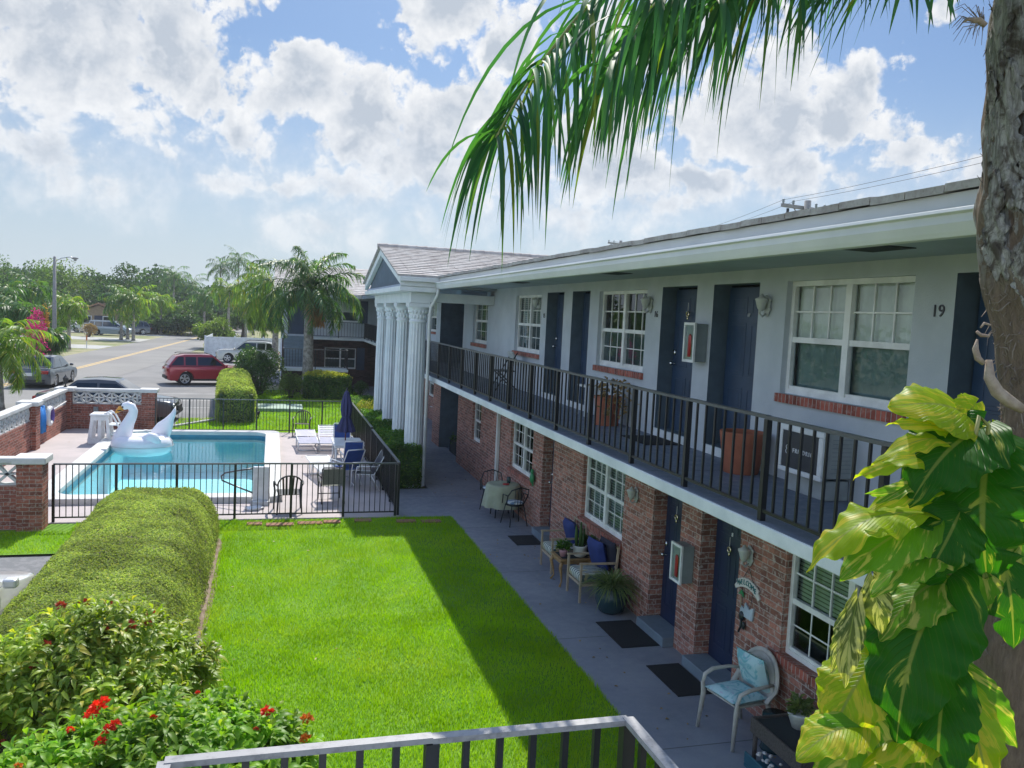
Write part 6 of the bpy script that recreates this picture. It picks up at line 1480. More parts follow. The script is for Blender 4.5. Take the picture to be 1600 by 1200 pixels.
def bush(name, label, loc, rad, mat, n, leaf=.1, cat='shrub', group=None, stems=True, lw=.45, lobes=7):
    t = thing(name, label, cat, loc, 0, group); rx, ry, h = rad
    c = np.stack([rng.uniform(-.45, .45, lobes) * rx, rng.uniform(-.45, .45, lobes) * ry, rng.uniform(.34, .64, lobes) * h], 1); k = rng.integers(0, lobes, n); d = rand_dirs(n); d[:, 2] = np.where(rng.uniform(0, 1, n) < .55, np.abs(d[:, 2]), d[:, 2])
    Pn = c[k] + d * np.stack([np.full(n, rx * .58), np.full(n, ry * .58), np.full(n, h * .44)], 1) * (rng.uniform(.55, 1.03, n) ** .6)[:, None]
    Pn[:, 2] = np.maximum(Pn[:, 2], .03)
    leaves_on('leaves', Pn, d, leaf, leaf * lw, mat, t, jitter=.8, flat=.3, up=.5)
    if stems:
        m = MB()
        for i in range(lobes): a = c[i]; m.tube([(a[0] * .2, a[1] * .2, 0), (a[0] * .7, a[1] * .7, h * .3), tuple(a)], [.03 * h + .01, .02 * h + .006, .006], 6)
        m.build('stem', M['bark'], t, smooth=True)
    return t
def frond(LS, base, az, el, L, droop, nl, ll, lw, ldroop, side=.85, plum=.0, K=12, rach=.02, RS=None, gmul=1.0):
    base = np.array(base, float); s = np.linspace(0, 1, K + 1); e = el - droop * s ** 1.25; T = np.stack([np.cos(az) * np.cos(e), np.sin(az) * np.cos(e), np.sin(e)], 1)
    Pn = base + np.concatenate([np.zeros((1, 3)), np.cumsum(T[:-1] * (L / K), 0)]); sd = np.array([-np.sin(az), np.cos(az), 0.0])
    # rachis: two crossed strips
    w = rach * (1 - .85 * s)[:, None]; up_ = np.cross(T, sd)
    for v in (sd[None] * np.ones((K + 1, 1)), up_):
        V = np.concatenate([Pn - v * w, Pn + v * w]); o = np.arange(K); Q = np.stack([o, o + 1, o + K + 2, o + K + 1], 1); (RS or LS).add(V, Q=Q)
    ss = np.repeat(np.linspace(.10, 1, nl), 2) + rng.uniform(-.005, .005, nl * 2); sg = np.tile([1.0, -1.0], nl); ss = np.clip(ss, 0, 1); m = len(ss)
    B = np.stack([np.interp(ss, s, Pn[:, i]) for i in range(3)], 1); Tt = unit(np.stack([np.interp(ss, s, T[:, i]) for i in range(3)], 1)); U = unit(np.cross(Tt, sd[None] * np.ones((m, 1))))
    ph = rng.normal(0, plum, m); D = unit(sd[None] * (sg * side)[:, None] * np.cos(ph)[:, None] + Tt * (.45 + .35 * ss)[:, None] + U * (np.sin(ph) * .8 + .12 - .35)[:, None] * -1 * -1 + rand_dirs(m) * .08)
    ln = ll * np.sin(np.pi * (.16 + .80 * ss)) ** .7 * rng.uniform(.85, 1.12, m); seg = 3; Vs = []
    Wn = unit(np.cross(D, np.array([0, 0, 1.0]) + rand_dirs(m) * .25)); Wn = unit(Wn * .8 + U * .35)
    for k in range(seg + 1):
        tt = k / seg; c = B + D * (ln * (tt - .18 * ldroop * gmul * tt ** 2))[:, None]; c[:, 2] -= ldroop * ln * tt ** 1.9; ww = lw * (1 - tt) ** .7 * (.55 + .45 * min(1, 3 * tt)) + .0008; Vs += [c - Wn * ww / 2, c + Wn * ww / 2]
    V = np.stack(Vs, 1); k2 = 2 * (seg + 1); o = np.arange(m)[:, None] * k2; LS.add(V.reshape(-1, 3), Q=np.concatenate([o + np.array([[2 * k, 2 * k + 1, 2 * k + 3, 2 * k + 2]]) for k in range(seg)], 0))
    return Pn
def palm(label, loc, h, L, nf, mat, r=.12, droop=1.5, ll=.55, lw=.05, nl=26, ldroop=.55, plum=.5, lean=(0, 0), el=(-.35, 1.35), rings=True, name='palm_tree', group=None, shaft=True, bulge=.0, seed=None, dry=0):
    t = thing(name, label, 'palm', loc, 0, group); m = MB(); K = 14; top = Vector((lean[0], lean[1], h)); pts, rs = [], []
    for k in range(K + 1):
        s = k / K; pts.append((lean[0] * s ** 1.6, lean[1] * s ** 1.6, h * s - (.08 if k == 0 else 0))); rs.append(r * (1.25 - .45 * s + .45 * max(0, .08 - s) / .08 + bulge * math.exp(-((s - .93) / .06) ** 2)))
    m.tube(pts, rs, 12); m.build('trunk', M['palmtrunk'], t, smooth=True)
    LS = LeafSet(); a = 0
    for i in range(nf):
        f = (i + .5) / nf; a += 2.399 + rng.uniform(-.2, .2); e = el[0] + (el[1] - el[0]) * f + rng.uniform(-.12, .12)
        frond(LS, (top.x, top.y, top.z + .10 * L * f), a, e, L * rng.uniform(.85, 1.08), droop * rng.uniform(.8, 1.15) * (1.15 - .35 * f), nl, ll, lw, ldroop, plum=plum, rach=.018 * L / 2.5)
    LS.build('crown', mat, t)
    if shaft: MB().tube([tuple(top - Vector((0, 0, .1))), tuple(top + Vector((0, 0, .16 * L)))], [r * .95, r * .45], 10).build('crownshaft', M['f_hedge'], t, smooth=True)
    if dry:
        D = LeafSet()
        for i in range(dry): frond(D, (top.x, top.y, top.z - .05), rng.uniform(-1.4, .4), -.4, L * .62, 1.0, nl, ll * .8, lw, .8, plum=.6)
        D.build('dry_fronds', M['f_rust'], t)
    return t
def tree(label, loc, h, cr, mat, n, leaf, name='shade_tree', clumps=24, flat=.75, group=None, trunk=.18, cz=.62):
    t = thing(name, label, 'tree', loc, 0, group); cc = np.array([0, 0, h * cz + 0.0]); rv = np.array([cr, cr, h * (1 - cz)])
    c = rand_dirs(clumps) * rng.uniform(.35, .95, (clumps, 1)); c[:, 2] = np.abs(c[:, 2]) * 1.15 - .30; cs = cc + c * rv; m = MB()
    m.tube([(0, 0, -.1), (.02 * h, 0, h * .22), (0, .02 * h, h * .45), (0, 0, h * .66)], [trunk * 1.4, trunk, trunk * .75, trunk * .3], 9)
    for i in range(min(9, clumps)): p = cs[i]; z0 = h * rng.uniform(.25, .45); m.tube([(0, 0, z0), (p[0] * .45, p[1] * .45, z0 + (p[2] - z0) * .6), tuple(p)], [trunk * .6, trunk * .35, trunk * .1], 6)
    m.build('trunk', M['bark'], t, smooth=True); k = rng.integers(0, clumps, n); d = rand_dirs(n); rad = cr * rng.uniform(.20, .40, clumps)[k]
    Pn = cs[k] + d * (rad * rng.uniform(.3, 1, n) ** .5)[:, None] * np.array([1, 1, flat]); leaves_on('crown', Pn, unit(d + np.array([0, 0, .4])), leaf, leaf * .6, mat, t, jitter=.7, flat=.4, up=.2, droop=.25); return t

# ---- lawns
grass('grass', [(-.62, 3.93, 4.2, 12.0, 1.0), (-.62, 3.93, 12.0, 17.80, .62), (-9, -2.75, 15.78, 17.25, .5), (-3.6, -.58, 16.75, 17.84, .8), (-.82, -.62, 4.2, 16.9, .9)], 3400, .022, .060, .0085, M['grassblade'], 'bright green mown lawn between the clipped mound and the walkway')
grass('grass', [(-3.3, 4.4, 30.4, 34, .7), (-1.7, 4.5, 34, 45.6, .45)], 700, .03, .07, .022, M['grassblade'], 'sunny rear lawn beyond the far pool fence')
# ---- big clipped mound
def mound():
    t = thing('clipped_hedge', 'long low hedge clipped into a smooth rounded mound between the lawn and the drive', 'hedge', (-1.98, 12.2, 0)); hx, y0, y1, h = 1.10, -3.6, 4.95, 1.0
    def surf(u, v):
        """u across -1..1, v along -1..1"""
        x = u * hx; yy = np.where(v < 0, -v * y0, v * y1) ; e = np.clip((np.abs(yy) - np.where(v < 0, -y0 - .9, y1 - .9)) / .9, 0, 1); k = np.sqrt(np.maximum(0, 1 - e ** 2.2)); w = np.sqrt(np.maximum(0, 1 - e ** 3)) *   .93 + .07
        z = h * k * np.maximum(0, 1 - np.abs(u) ** 4.2) ** (1 / 2.2); return np.stack([x * w, yy, z], 1)
    n = 180000; 
    u = np.sin(rng.uniform(-1, 1, n) * np.pi / 2); u = np.where(rng.uniform(0, 1, n) < .5, u, rng.uniform(-1, 1, n)); v = rng.uniform(-1, 1, n); ex = n // 12; v[:ex] = 1 - np.abs(rng.normal(0, .05, ex)); v = np.clip(v, -1, 1)
    P0 = surf(u, v); du = surf(np.clip(u + .004, -1, 1), v) - surf(np.clip(u - .004, -1, 1), v); dv = surf(u, np.clip(v + .004, -1, 1)) - surf(u, np.clip(v - .004, -1, 1)); Nn = unit(np.cross(du, dv)); Nn[Nn[:, 2] < -.1] *= -1; Nn = np.nan_to_num(Nn)
    big = noise3(P0, 1.6, 2.0) * .04 + noise3(P0, 5, 1.0) * .02; stray = np.where(rng.uniform(0, 1, n) < .008, rng.uniform(.01, .045, n), 0); P1 = P0 + Nn * (big + rng.uniform(-.055, .014, n) + stray)[:, None]; P1[:, 2] = np.maximum(P1[:, 2], .01)
    leaves_on('leaves', P1, Nn, .030, .017, M['f_mound'], t, jitter=.6, flat=.6, up=.4)
    gu, gv = np.meshgrid(np.linspace(-1, 1, 25), np.linspace(-1, 1, 61)); Pg = surf(gu.ravel(), gv.ravel()) * np.array([.95, .985, .94]); o = np.arange(60)[:, None] * 25 + np.arange(24)[None]; o = o.ravel(); Q = np.stack([o, o + 1, o + 26, o + 25], 1)
    np_mesh('branches', Pg, Q, None, M['bark'], t, smooth=True)
mound()
n = 150; Pl = np.stack([rng.uniform(3.95, 5.4, n), rng.uniform(4, 24, n), np.full(n, .006)], 1); Pl[:40, 0] = rng.uniform(-.6, 3.9, 40); Pl[:40, 2] = .045; Pl[40:60] = np.stack([rng.uniform(-6, 2.5, 20), rng.uniform(18.2, 29, 20), np.full(20, .006)], 1)
o = leaves_on('leaf_litter', Pl, np.tile([0, 0, 1.0], (n, 1)), .05, .028, M['f_dry'], None, jitter=.35, flat=.9, up=.0, droop=.05); o['kind'] = 'stuff'; tag(o, 'scattered dry leaves on the walkway, lawn and pool deck', 'fallen leaves')
# ---- hedges round the pool and the lot
hedge_box('clipped_hedge', 'square clipped hedge between the pool deck and the columns', 2.90, 3.74, 20.75, 28.3, 1.12, M['f_hedge'], 30000, .065)
hedge_box('clipped_hedge', 'low clipped hedge continuing past the columns towards the far walkway', 3.2, 4.3, 29.2, 37, .7, M['f_hedge'], 9000, .07)
hedge_box('clipped_hedge', 'tall round topped clipped hedge beside the parking lot, behind the far fence', -2.15, -.80, 32.6, 42.5, 1.34, M['f_mound'], 30000, .085, r=.45, rot=R(3))
hedge_box('clipped_hedge', 'low hedge with pale yellow tips in front of the far wing', 1.6, 3.8, 41.6, 42.9, 1.10, M['f_hedge'], 9000, .09, r=.2)
n = 2600; t = bush('golden_shrub', 'pale yellow growth along the top of the low hedge before the far wing', (2.7, 42.2, .93), (1.25, .65, .40), M['f_yellow'], n, .11, stems=False, lobes=14); 
bush('leafy_shrub', 'large dark leafy shrub left of the stair landing', (-.55, 43.6, 0), (1.35, 1.3, 2.35), M['f_hedgedk'], 6000, .13)
bush('leafy_shrub', 'small pale leafed shrub between the large dark shrub and the yellow tipped hedge', (.95, 41.9, 0), (.65, .6, 1.25), M['f_treelt'], 2200, .09)
bush('leafy_shrub', 'thin light shrub at the right end of the round topped hedge', (-.95, 33.2, 0), (.35, .5, 1.3), M['f_tree'], 900, .07)
bush('golden_shrub', 'bright yellow shrub beside the pool fence near the columns', (3.30, 30.0, 0), (.42, .5, 1.25), M['f_yellow'], 2400, .06)
bush('leafy_shrub', 'dark shrub at the right end of the yellow tipped hedge', (4.3, 42.0, 0), (.45, .5, .9), M['f_hedgedk'], 1500, .07)
tag(MB().box(-.55, 1.35, 36.4, 38.2, -.02, .14).build('utility_box', M['padgreen'], bevel=.03), 'low pale green utility box set in the rear lawn', 'utility box')
t = thing('planter_pot', 'small dark pot on the rear lawn beside the round topped hedge', 'flower pot', (-.55, 34.2, 0)); MB().lathe([(.12, 0), (.17, .28), (.15, .28), (.13, .22)], n=14).build('pot', M['blackvinyl'], t, smooth=True)

# ---- flowering bushes in the foreground
def whorl_bush(name, label, loc, lobes, nclu, per, leaf, lw, mat, flowers, spread=.5, up=.9, shell=(.80, 1.0)):
    t = thing(name, label, 'flowering bush', loc); Ps, Ds, Ns, Ls = [], [], [], []; lob = np.array(lobes, float); w = lob[:, 3] * lob[:, 4]; w = w / w.sum(); k = rng.choice(len(lob), nclu, p=w); d = rand_dirs(nclu); d[:, 2] = np.where(d[:, 2] < -.25, -d[:, 2], d[:, 2])
    C = lob[k, :3] + d * lob[k, 3:6] * rng.uniform(shell[0], shell[1], (nclu, 1)); C[:, 2] = np.maximum(C[:, 2], .06); ax = unit(d * .75 + np.array([0, 0, up]) + rand_dirs(nclu) * .25)
    for j in range(per):
        a = j * 2.4 + rng.uniform(0, 6.28, nclu); ref = unit(np.cross(ax, np.array([.3, .9, .2]))); b2 = np.cross(ax, ref); ring = ref * np.cos(a)[:, None] + b2 * np.sin(a)[:, None]; el_ = (j / per)
        D = unit(ring * (1.0 - .45 * el_) + ax * (.05 + .95 * el_) + rand_dirs(nclu) * .22); Ps.append(C + ax * (leaf * .5 * el_) + ring * leaf * .08); Ds.append(D); Ns.append(unit(ax + ring * .1 - ring * .6 * el_)); Ls.append(leaf * rng.uniform(.6, 1.15, nclu) * (1.05 - .35 * el_))
    Pn, D, N_, l = np.concatenate(Ps), np.concatenate(Ds), np.concatenate(Ns), np.concatenate(Ls); n = len(Pn)
    # leaves of six points: folded, arched
    B = unit(np.cross(D, N_)); N_ = unit(np.cross(B, D)); l_ = l[:, None]; ww = l_ * lw; V = []
    for tt, s_ in ((0, .05), (.28, .78), (.58, .92), (.82, .52), (1.0, .02)):
        c = Pn + D * l_ * tt + N_ * l_ * (.10 * math.sin(tt * 3.1)) - np.array([0, 0, 1.0]) * l_ * .28 * tt ** 2; V += [c - B * ww * s_ * .5 + N_ * ww * s_ * .16, c, c + B * ww * s_ * .5 + N_ * ww * s_ * .16]
    V = np.stack(V, 1); o = np.arange(n)[:, None] * 15; Q = np.concatenate([o + np.array([[3 * r + c, 3 * r + c + 1, 3 * r + c + 4, 3 * r + c + 3]]) for r in range(4) for c in (0, 1)], 0); np_mesh('leaves', V.reshape(-1, 3), Q, None, mat, t)
    m = MB(); rr = random.Random(9)
    for i in range(46):
        q = lob[i % len(lob)]; e = Vector(q[:3]) + Vector((rr.uniform(-.8, .8) * q[3], rr.uniform(-.8, .8) * q[4], rr.uniform(-.2, .6) * q[5])); b = Vector((q[0] + rr.uniform(-.12, .12), q[1] + rr.uniform(-.12, .12), 0)); m.tube([b, b.lerp(e, .5) + Vector((rr.uniform(-.05, .05), rr.uniform(-.05, .05), .05)), e], [.014, .009, .004], 5)
    m.build('twigs', M['twig'], t, smooth=True)
    for (wp_, sz, mt) in flowers:
        lp = np.array(Vector(wp_) - Vector(loc)); nn = 40; dd = rand_dirs(nn); dd[:, 2] = np.abs(dd[:, 2]); Pf = lp + dd * sz * .35; V, T = leaf_arrays(Pf, unit(dd + rand_dirs(nn) * .5), rand_dirs(nn), np.full(nn, sz * .75) * rng.uniform(.6, 1.1, nn), np.full(nn, sz * .5), .1, .1); np_mesh('flower', V, None, T, M[mt], t)
    return t
YA, YB = 9.1, 7.3
fa = [(tuple(PY(x, y - 4, YA + dy - .25)), s * .72, 'f_flowerdk') for x, y, s, dy in ((95, 951, .09, .3), (131, 946, .08, .35), (168, 947, .08, .4), (236, 963, .08, .2), (232, 980, .075, .1), (200, 983, .12, .0), (72, 1012, .08, -.1), (56, 1048, .09, -.3), (165, 988, .07, .0), (3, 1100, .08, -.5), (2, 1166, .07, -.7))]
whorl_bush('flowering_bush', 'bushy shrub with olive leaves and dull red flower heads against the clipped mound', (-1.6, YA, 0), [(0, 0, .72, .78, .62, .50), (-.62, -.15, .55, .62, .58, .45), (.55, .15, .45, .50, .5, .40), (-1.05, -.45, .40, .55, .6, .42), (.1, -.5, .45, .65, .5, .42), (.85, .35, .30, .28, .35, .26)], 1500, 8, .155, .34, M['f_ixora'], fa, shell=(.50, 1.20))
fb = [(tuple(PY(x, y, YB + dy - .3)), s * .62, mt) for x, y, s, mt, dy in ((152, 1106, .12, 'f_flower', 0), (162, 1097, .09, 'f_flower', 0), (143, 1118, .10, 'f_flower', -.05), (181, 1133, .09, 'f_flower', -.1), (170, 1142, .10, 'f_flower', -.1), (157, 1160, .09, 'f_flower', -.15), (240, 1121, .05, 'f_flower', 0), (309, 1083, .045, 'f_flower', .2), (418, 1113, .11, 'f_flower', .1), (480, 1125, .11, 'f_floweror', .1), (477, 1156, .10, 'f_floweror', .0), (110, 1141, .06, 'f_flower', -.1), (28, 1198, .06, 'f_floweror', -.3), (400, 1140, .05, 'f_flowerdk', .1))]
whorl_bush('flowering_bush', 'glossy green bush with scarlet and orange blooms, nearest the camera at lower left', (-.75, YB, 0), [(0, 0, .50, .75, .55, .44), (.55, .05, .42, .55, .5, .38), (-.6, -.15, .42, .70, .55, .42), (.95, .0, .28, .30, .35, .34), (-1.15, -.35, .36, .6, .5, .42), (.1, -.45, .46, .8, .45, .40), (.30, .4, .45, .4, .35, .34)], 1500, 7, .17, .40, M['f_hib'], fb, shell=(.48, 1.2))

# ---- palms and trees across the street and in the lot
crown = PY(484, 452, 44.5)
palm('big feathery palm with a swollen trunk top, standing before the far wing', (crown.x, 44.1, 0), crown.z - .30, 3.3, 32, M['f_palm'], r=.24, droop=1.9, ll=.72, lw=.075, nl=60, ldroop=.5, plum=.9, bulge=.8, dry=3, el=(.0, 1.4), shaft=False)
c = PY(432, 462, 62); palm('second feathery palm behind the queen palm, above the white fence', (c.x, 62, 0), c.z, 3.6, 36, M['f_palmyel'], r=.2, droop=2.1, ll=.8, lw=.09, nl=44, ldroop=.85, plum=.9, dry=3)
c = PY(4, 552, 35.7); palm('sunlit arching palm at the left edge beside the garden wall', (-9.9, 35.7, 0), c.z, 2.2, 26, M['f_palmyel'], r=.13, droop=2.0, ll=.62, lw=.06, nl=38, ldroop=.5, plum=.35, lean=(c.x + 9.75, 0))
PALMS = [  # x, crown y, dist, frond length, material, label
    (108, 484, 77.9, 2.6, 'f_palmyel', 'young palm with a bent green crown standing alone on the far verge'), (190, 470, 99, 4.3, 'f_palm', 'left palm of the cluster of three on the verge'), (200, 478, 101, 4.2, 'f_palmyel', 'middle palm of the cluster of three on the verge'), (209, 474, 98, 4.4, 'f_palmyel', 'right palm of the cluster of three on the verge'),
    (358, 455, 92, 3.2, 'f_palmyel', 'slender bright crowned palm above the white fence'), (272, 435, 150, 5.0, 'f_palm', 'dark palm on the skyline left of the street end'), (345, 420, 150, 4.6, 'f_palm', 'wispy palm on the skyline left of the tallest palm'), (373, 411, 150, 5.6, 'f_palm', 'tallest dark palm on the skyline behind the white fence'), (300, 446, 160, 5.0, 'f_palm', 'dark palm on the skyline above the street end'), (398, 432, 130, 4.6, 'f_palm', 'palm on the skyline left of the second feathery palm'),
    (48, 458, 74, 3.0, 'f_palm', 'full green palm behind the street lamp'), (8, 470, 66, 3.0, 'f_palm', 'green palm at the left edge behind the arching palm'), (28, 492, 60, 2.5, 'f_palm', 'low green palm above the magenta shrub'), (78, 530, 58, 1.7, 'f_palm', 'short spreading palm at the foot of the street lamp'), (252, 474, 118, 3.2, 'f_palmyel', 'bright green palm right of the cluster of three'), (320, 466, 110, 3.4, 'f_palm', 'green palm at the end of the street'), (385, 476, 100, 3.0, 'f_palmyel', 'yellowing palm right of the slender palm')]
for x, y, Y, L, mt, lab in PALMS:
    c = PY(x, y, Y); palm(lab, (c.x, Y, -.05), max(1.0, c.z + .1), L * .72, 17, M[mt], r=.11 + .02 * L / 3, droop=2.1, ll=.75 + .1 * L / 3, lw=.13, nl=18, ldroop=.6, plum=.5)
TREES = [  # x, top y, dist, radius, material, label
    (40, 393, 132, 7.0, 'f_tree', 'tall dark shade tree at the upper left of the skyline'), (92, 402, 142, 6.0, 'f_treelt', 'pale leafed shade tree right of the street lamp head'), (188, 408, 128, 6.0, 'f_treedk', 'broad flat topped tree above the cluster of three palms'), (145, 432, 146, 6.0, 'f_tree', 'rounded tree between the street lamp and the cluster of three palms'), (0, 430, 92, 5.0, 'f_treedk', 'dense tree at the left edge of the skyline'), (118, 446, 140, 5.2, 'f_treedk', 'dark tree behind the lone young palm'), (232, 446, 140, 5.0, 'f_tree', 'tree right of the broad flat topped tree'), (262, 466, 128, 4.0, 'f_treelt', 'light green tree behind the burgundy car'), (305, 470, 125, 4.0, 'f_tree', 'tree closing the end of the street'), (342, 452, 140, 4.6, 'f_treedk', 'dark tree below the tallest palm'), (380, 470, 118, 3.8, 'f_tree', 'tree behind the slender palm'), (412, 462, 105, 4.0, 'f_treedk', 'dark tree behind the second feathery palm'), (334, 497, 86, 2.2, 'f_treelt', 'small open pale tree at the corner of the white fence'), (285, 488, 118, 3.0, 'f_treedk', 'low dark tree beyond the yellow shrub'), (60, 470, 84, 3.0, 'f_treedk', 'dark tree between the street palms'), (240, 492, 122, 2.6, 'f_tree', 'low tree behind the black SUV')]
for x, y, Y, r_, mt, lab in TREES:
    c = PY(x, y, Y); tree(lab, (c.x, Y, -.05), c.z, r_, M[mt], 5200, .34 if Y > 90 else .22, clumps=34, cz=.55)
n = 26000; a = rng.uniform(-62, 26, n); Pn = np.stack([a, 158 + rng.uniform(0, 26, n) + .2 * a, rng.uniform(0, 1, n) ** .8 * (7.5 + 1.6 * np.sin(a * .23) + 1.2 * np.sin(a * .61 + 1))], 1)
o = leaves_on('woodland', Pn, unit(rand_dirs(n) + np.array([0, -.5, .6])), .85, .55, M['f_treedk'], None, jitter=.6); o['kind'] = 'stuff'; tag(o, 'far belt of dark trees closing the end of the street', 'trees')
n = 9000; Pn = np.stack([rng.uniform(-46, -26, n), rng.uniform(60, 135, n), rng.uniform(0, 1, n) * 5.2], 1)
o = leaves_on('woodland', Pn, unit(rand_dirs(n) + np.array([.4, -.4, .6])), .6, .4, M['f_tree'], None, jitter=.6); o['kind'] = 'stuff'; tag(o, 'dense greenery behind the houses on the left side of the street', 'trees')
for lab, x, y, Y, rad, mt, n, lf, nm in (('magenta flowering shrub at the left, below the green palms', 50, 490, 56, (.85, .8, 3.6), 'f_magenta', 1500, .14, 'flowering_shrub'), ('rusty leafed shrub beside the street lamp', 69, 485, 62, (.45, .5, 3.9), 'f_rust', 1300, .15, 'rusty_shrub'), ('yellow clipped shrub on the verge before the burgundy car', 278, 523, 118, (2.6, 1.2, 1.6), 'f_yellow', 2000, .2, 'golden_shrub'), ('yellow shrub behind the white fence, left of the slender palm', 350, 527, 78, (1.7, 1.0, 1.5), 'f_yellow', 1700, .16, 'golden_shrub'), ('yellow shrub behind the white fence near the far wing', 402, 527, 76, (1.1, .9, 1.6), 'f_yellow', 1400, .16, 'golden_shrub'), ('dry leaved shrub on the verge before the pale minivan', 139, 522, 104, (1.0, .9, 1.5), 'f_dry', 900, .16, 'dry_shrub')):
    p = PY(x, y, Y); bush(nm, lab, (p.x, Y, -.05), rad, M[mt], n, lf)
# ------------------------------------------------------------------ near palm: trunk, fronds, climbing vine
D0 = 3.7; axis_top = P(1606, 0, D0); TX, TY = 3.28, 3.09
t = thing('palm_tree', 'near palm with a shaggy grey trunk and drooping fronds overhead', 'palm', (TX, TY, 0))
prof = [(-.05, .34), (.3, .30), (1.2, .26), (2.2, .25), (2.9, .235), (3.3, .22), (3.7, .17), (3.95, .135), (4.1, .115), (4.25, .115), (4.42, .135), (4.58, .165), (4.72, .195), (4.84, .22), (4.95, .222), (5.05, .225), (5.15, .215), (5.5, .20), (5.95, .19), (6.6, .19), (7.6, .17)]
zs = np.linspace(-.05, 7.6, 260); rr_ = np.interp(zs, [p[0] for p in prof], [p[1] for p in prof]); na = 72; ang = np.linspace(0, 2 * np.pi, na, endpoint=False)
A_, Z_ = np.meshgrid(ang, zs); R0 = rr_[:, None] * np.ones((1, na)); tw = A_ + Z_ * .9
Rn = R0 * (1 + .055 * np.sin(3 * tw + 2 * np.sin(Z_ * 3.1)) + .04 * np.sin(7 * A_ + Z_ * 5) * np.sin(Z_ * 9 + 2 * A_) + .03 * np.sin(Z_ * 17 + 3 * np.sin(2 * A_)) + .02 * np.sin(13 * A_ + 4 * np.sin(Z_ * 7)))
def lean_(z): return np.maximum(0, 5.95 - z) * .07
V = np.stack([Rn * np.cos(A_) + lean_(Z_) * .96, Rn * np.sin(A_) - lean_(Z_) * .28, Z_], 2).reshape(-1, 3); i = np.arange(259)[:, None] * na; j = np.arange(na)[None]; Q = np.stack([i + j, i + (j + 1) % na, i + na + (j + 1) % na, i + na + j], 2).reshape(-1, 4)
np_mesh('trunk', V, Q, None, M['nearbark'], t, smooth=True)
# grey remains of old leaf sheaths pressed on the trunk
rp = random.Random(33)
def plate(a0, z0, hgt, hw, off, ragged=.12, tipbias=.5):
    nu, nv = 14, 34; vs = []
    for i in range(nv + 1):
        v = i / nv; w = hw * (1 - v ** 2.2) ** .6 * (.72 + .28 * min(1, v * 4)) * (1 + ragged * 1.4 * math.sin(v * 23 + a0 * 7) + ragged * 1.2 * math.sin(v * 61 + z0))
        for j in range(nu + 1):
            u = -1 + 2 * j / nu; z = z0 + hgt * v + .02 * math.sin(u * 5 + v * 3); ang_ = a0 + u * w + .10 * math.sin(v * 3 + z0 * 2)
            r = float(np.interp(z, zs, rr_)) * (1 + .035 * math.sin(3 * ang_ + z * 3)) + off * .5 + .005 * (1 - u * u) + .010 * v * v; r += .005 * math.sin(v * 14 + u * 6 + a0) + .003 * math.sin(u * 17 + v * 29)
            vs.append((r * math.cos(ang_) + float(lean_(z)) * .96, r * math.sin(ang_) - float(lean_(z)) * .28, z))
    fs = np.array([(i * (nu + 1) + j, i * (nu + 1) + j + 1, (i + 1) * (nu + 1) + j + 1, (i + 1) * (nu + 1) + j) for i in range(nv) for j in range(nu)])
    o = np_mesh('leaf_sheath', vs, fs, None, M['sheath'], t, smooth=True); md = o.modifiers.new('solid', 'SOLIDIFY'); md.thickness = .005; md.offset = -1
VA = math.atan2(-TY, -TX)                                               # the side that faces the balcony
for da, z0, h_, w_, of in ((-.55, 5.05, .62, .42, .012), (.15, 4.92, .72, .40, .018), (.75, 5.12, .60, .40, .010), (-.25, 5.55, .66, .40, .010), (.45, 5.70, .60, .38, .012), (-.85, 5.60, .60, .36, .008), (.05, 6.05, .6, .4, .01), (-.70, 4.74, .46, .34, .014), (.85, 4.80, .42, .34, .012), (-.05, 4.60, .34, .28, .016), (-1.05, 5.15, .5, .34, .01), (1.15, 5.45, .55, .36, .01)):
    plate(VA + da, z0, h_, w_, of)
# shaggy fibres and old leaf bases
fm = MB(); rr = random.Random(21)
for k in range(1100):
    z = rr.uniform(3.0, 6.3) if k % 3 else rr.uniform(4.0, 4.8); a = rr.uniform(math.pi * .45, math.pi * 1.75); r = float(np.interp(z, zs, rr_)) * 1.0; p = Vector((r * math.cos(a) + float(lean_(z)) * .96, r * math.sin(a) - float(lean_(z)) * .28, z)); o = Vector((math.cos(a), math.sin(a), 0)); tg = Vector((-math.sin(a), math.cos(a), 0))
    L = rr.uniform(.05, .17); dz = rr.choice((-1, 1, 1)) * rr.uniform(.3, 1); sp = rr.uniform(-.7, .7); q1 = p + (o * rr.uniform(.02, .12) + tg * sp * .5 + Vector((0, 0, dz))) * L * .55; q2 = q1 + (o * rr.uniform(-.25, .22) + tg * sp + Vector((0, 0, dz * rr.uniform(-.2, 1)))) * L * .5
    w = rr.uniform(.0012, .0034); fm.tube([p - o * .03, q1, q2], [w, w, w * .4], 4, cap=False)
m = MB()
for pts_, r in (([(1527, 530), (1524, 545), (1528, 560), (1537, 568)], [.004, .012, .014, .01]), ([(1545, 562), (1546, 590), (1558, 612), (1578, 628), (1598, 640)], [.012, .022, .026, .026, .02]), ([(1526, 518), (1533, 524), (1546, 525)], [.006, .008, .005]), ([(1532, 512), (1538, 505), (1548, 508)], [.004, .006, .004]), ([(1505, 35), (1512, 30), (1530, 32), (1540, 40)], [.003, .008, .014, .012])):
    MB().tube([P(x, y, 3.46) - Vector((TX, TY, 0)) for x, y in pts_], r, 8).build('curled_boot', M['cork'], t, smooth=True)
m = fm; b = P(1535, 34, 3.5) - Vector((TX, TY, 0))
for k in range(34):
    e = P(1495 + rr.uniform(-12, 45), 20 + rr.uniform(-20, 50), 3.45) - Vector((TX, TY, 0)); m.tube([b.lerp(e, .2), b.lerp(e, .7) + Vector((0, 0, .02)), e - Vector((0, 0, .02))], [.002, .0015, .0008], 4, cap=False)
o = m.build('fibres', M['fibre'], t); o['kind'] = 'stuff'
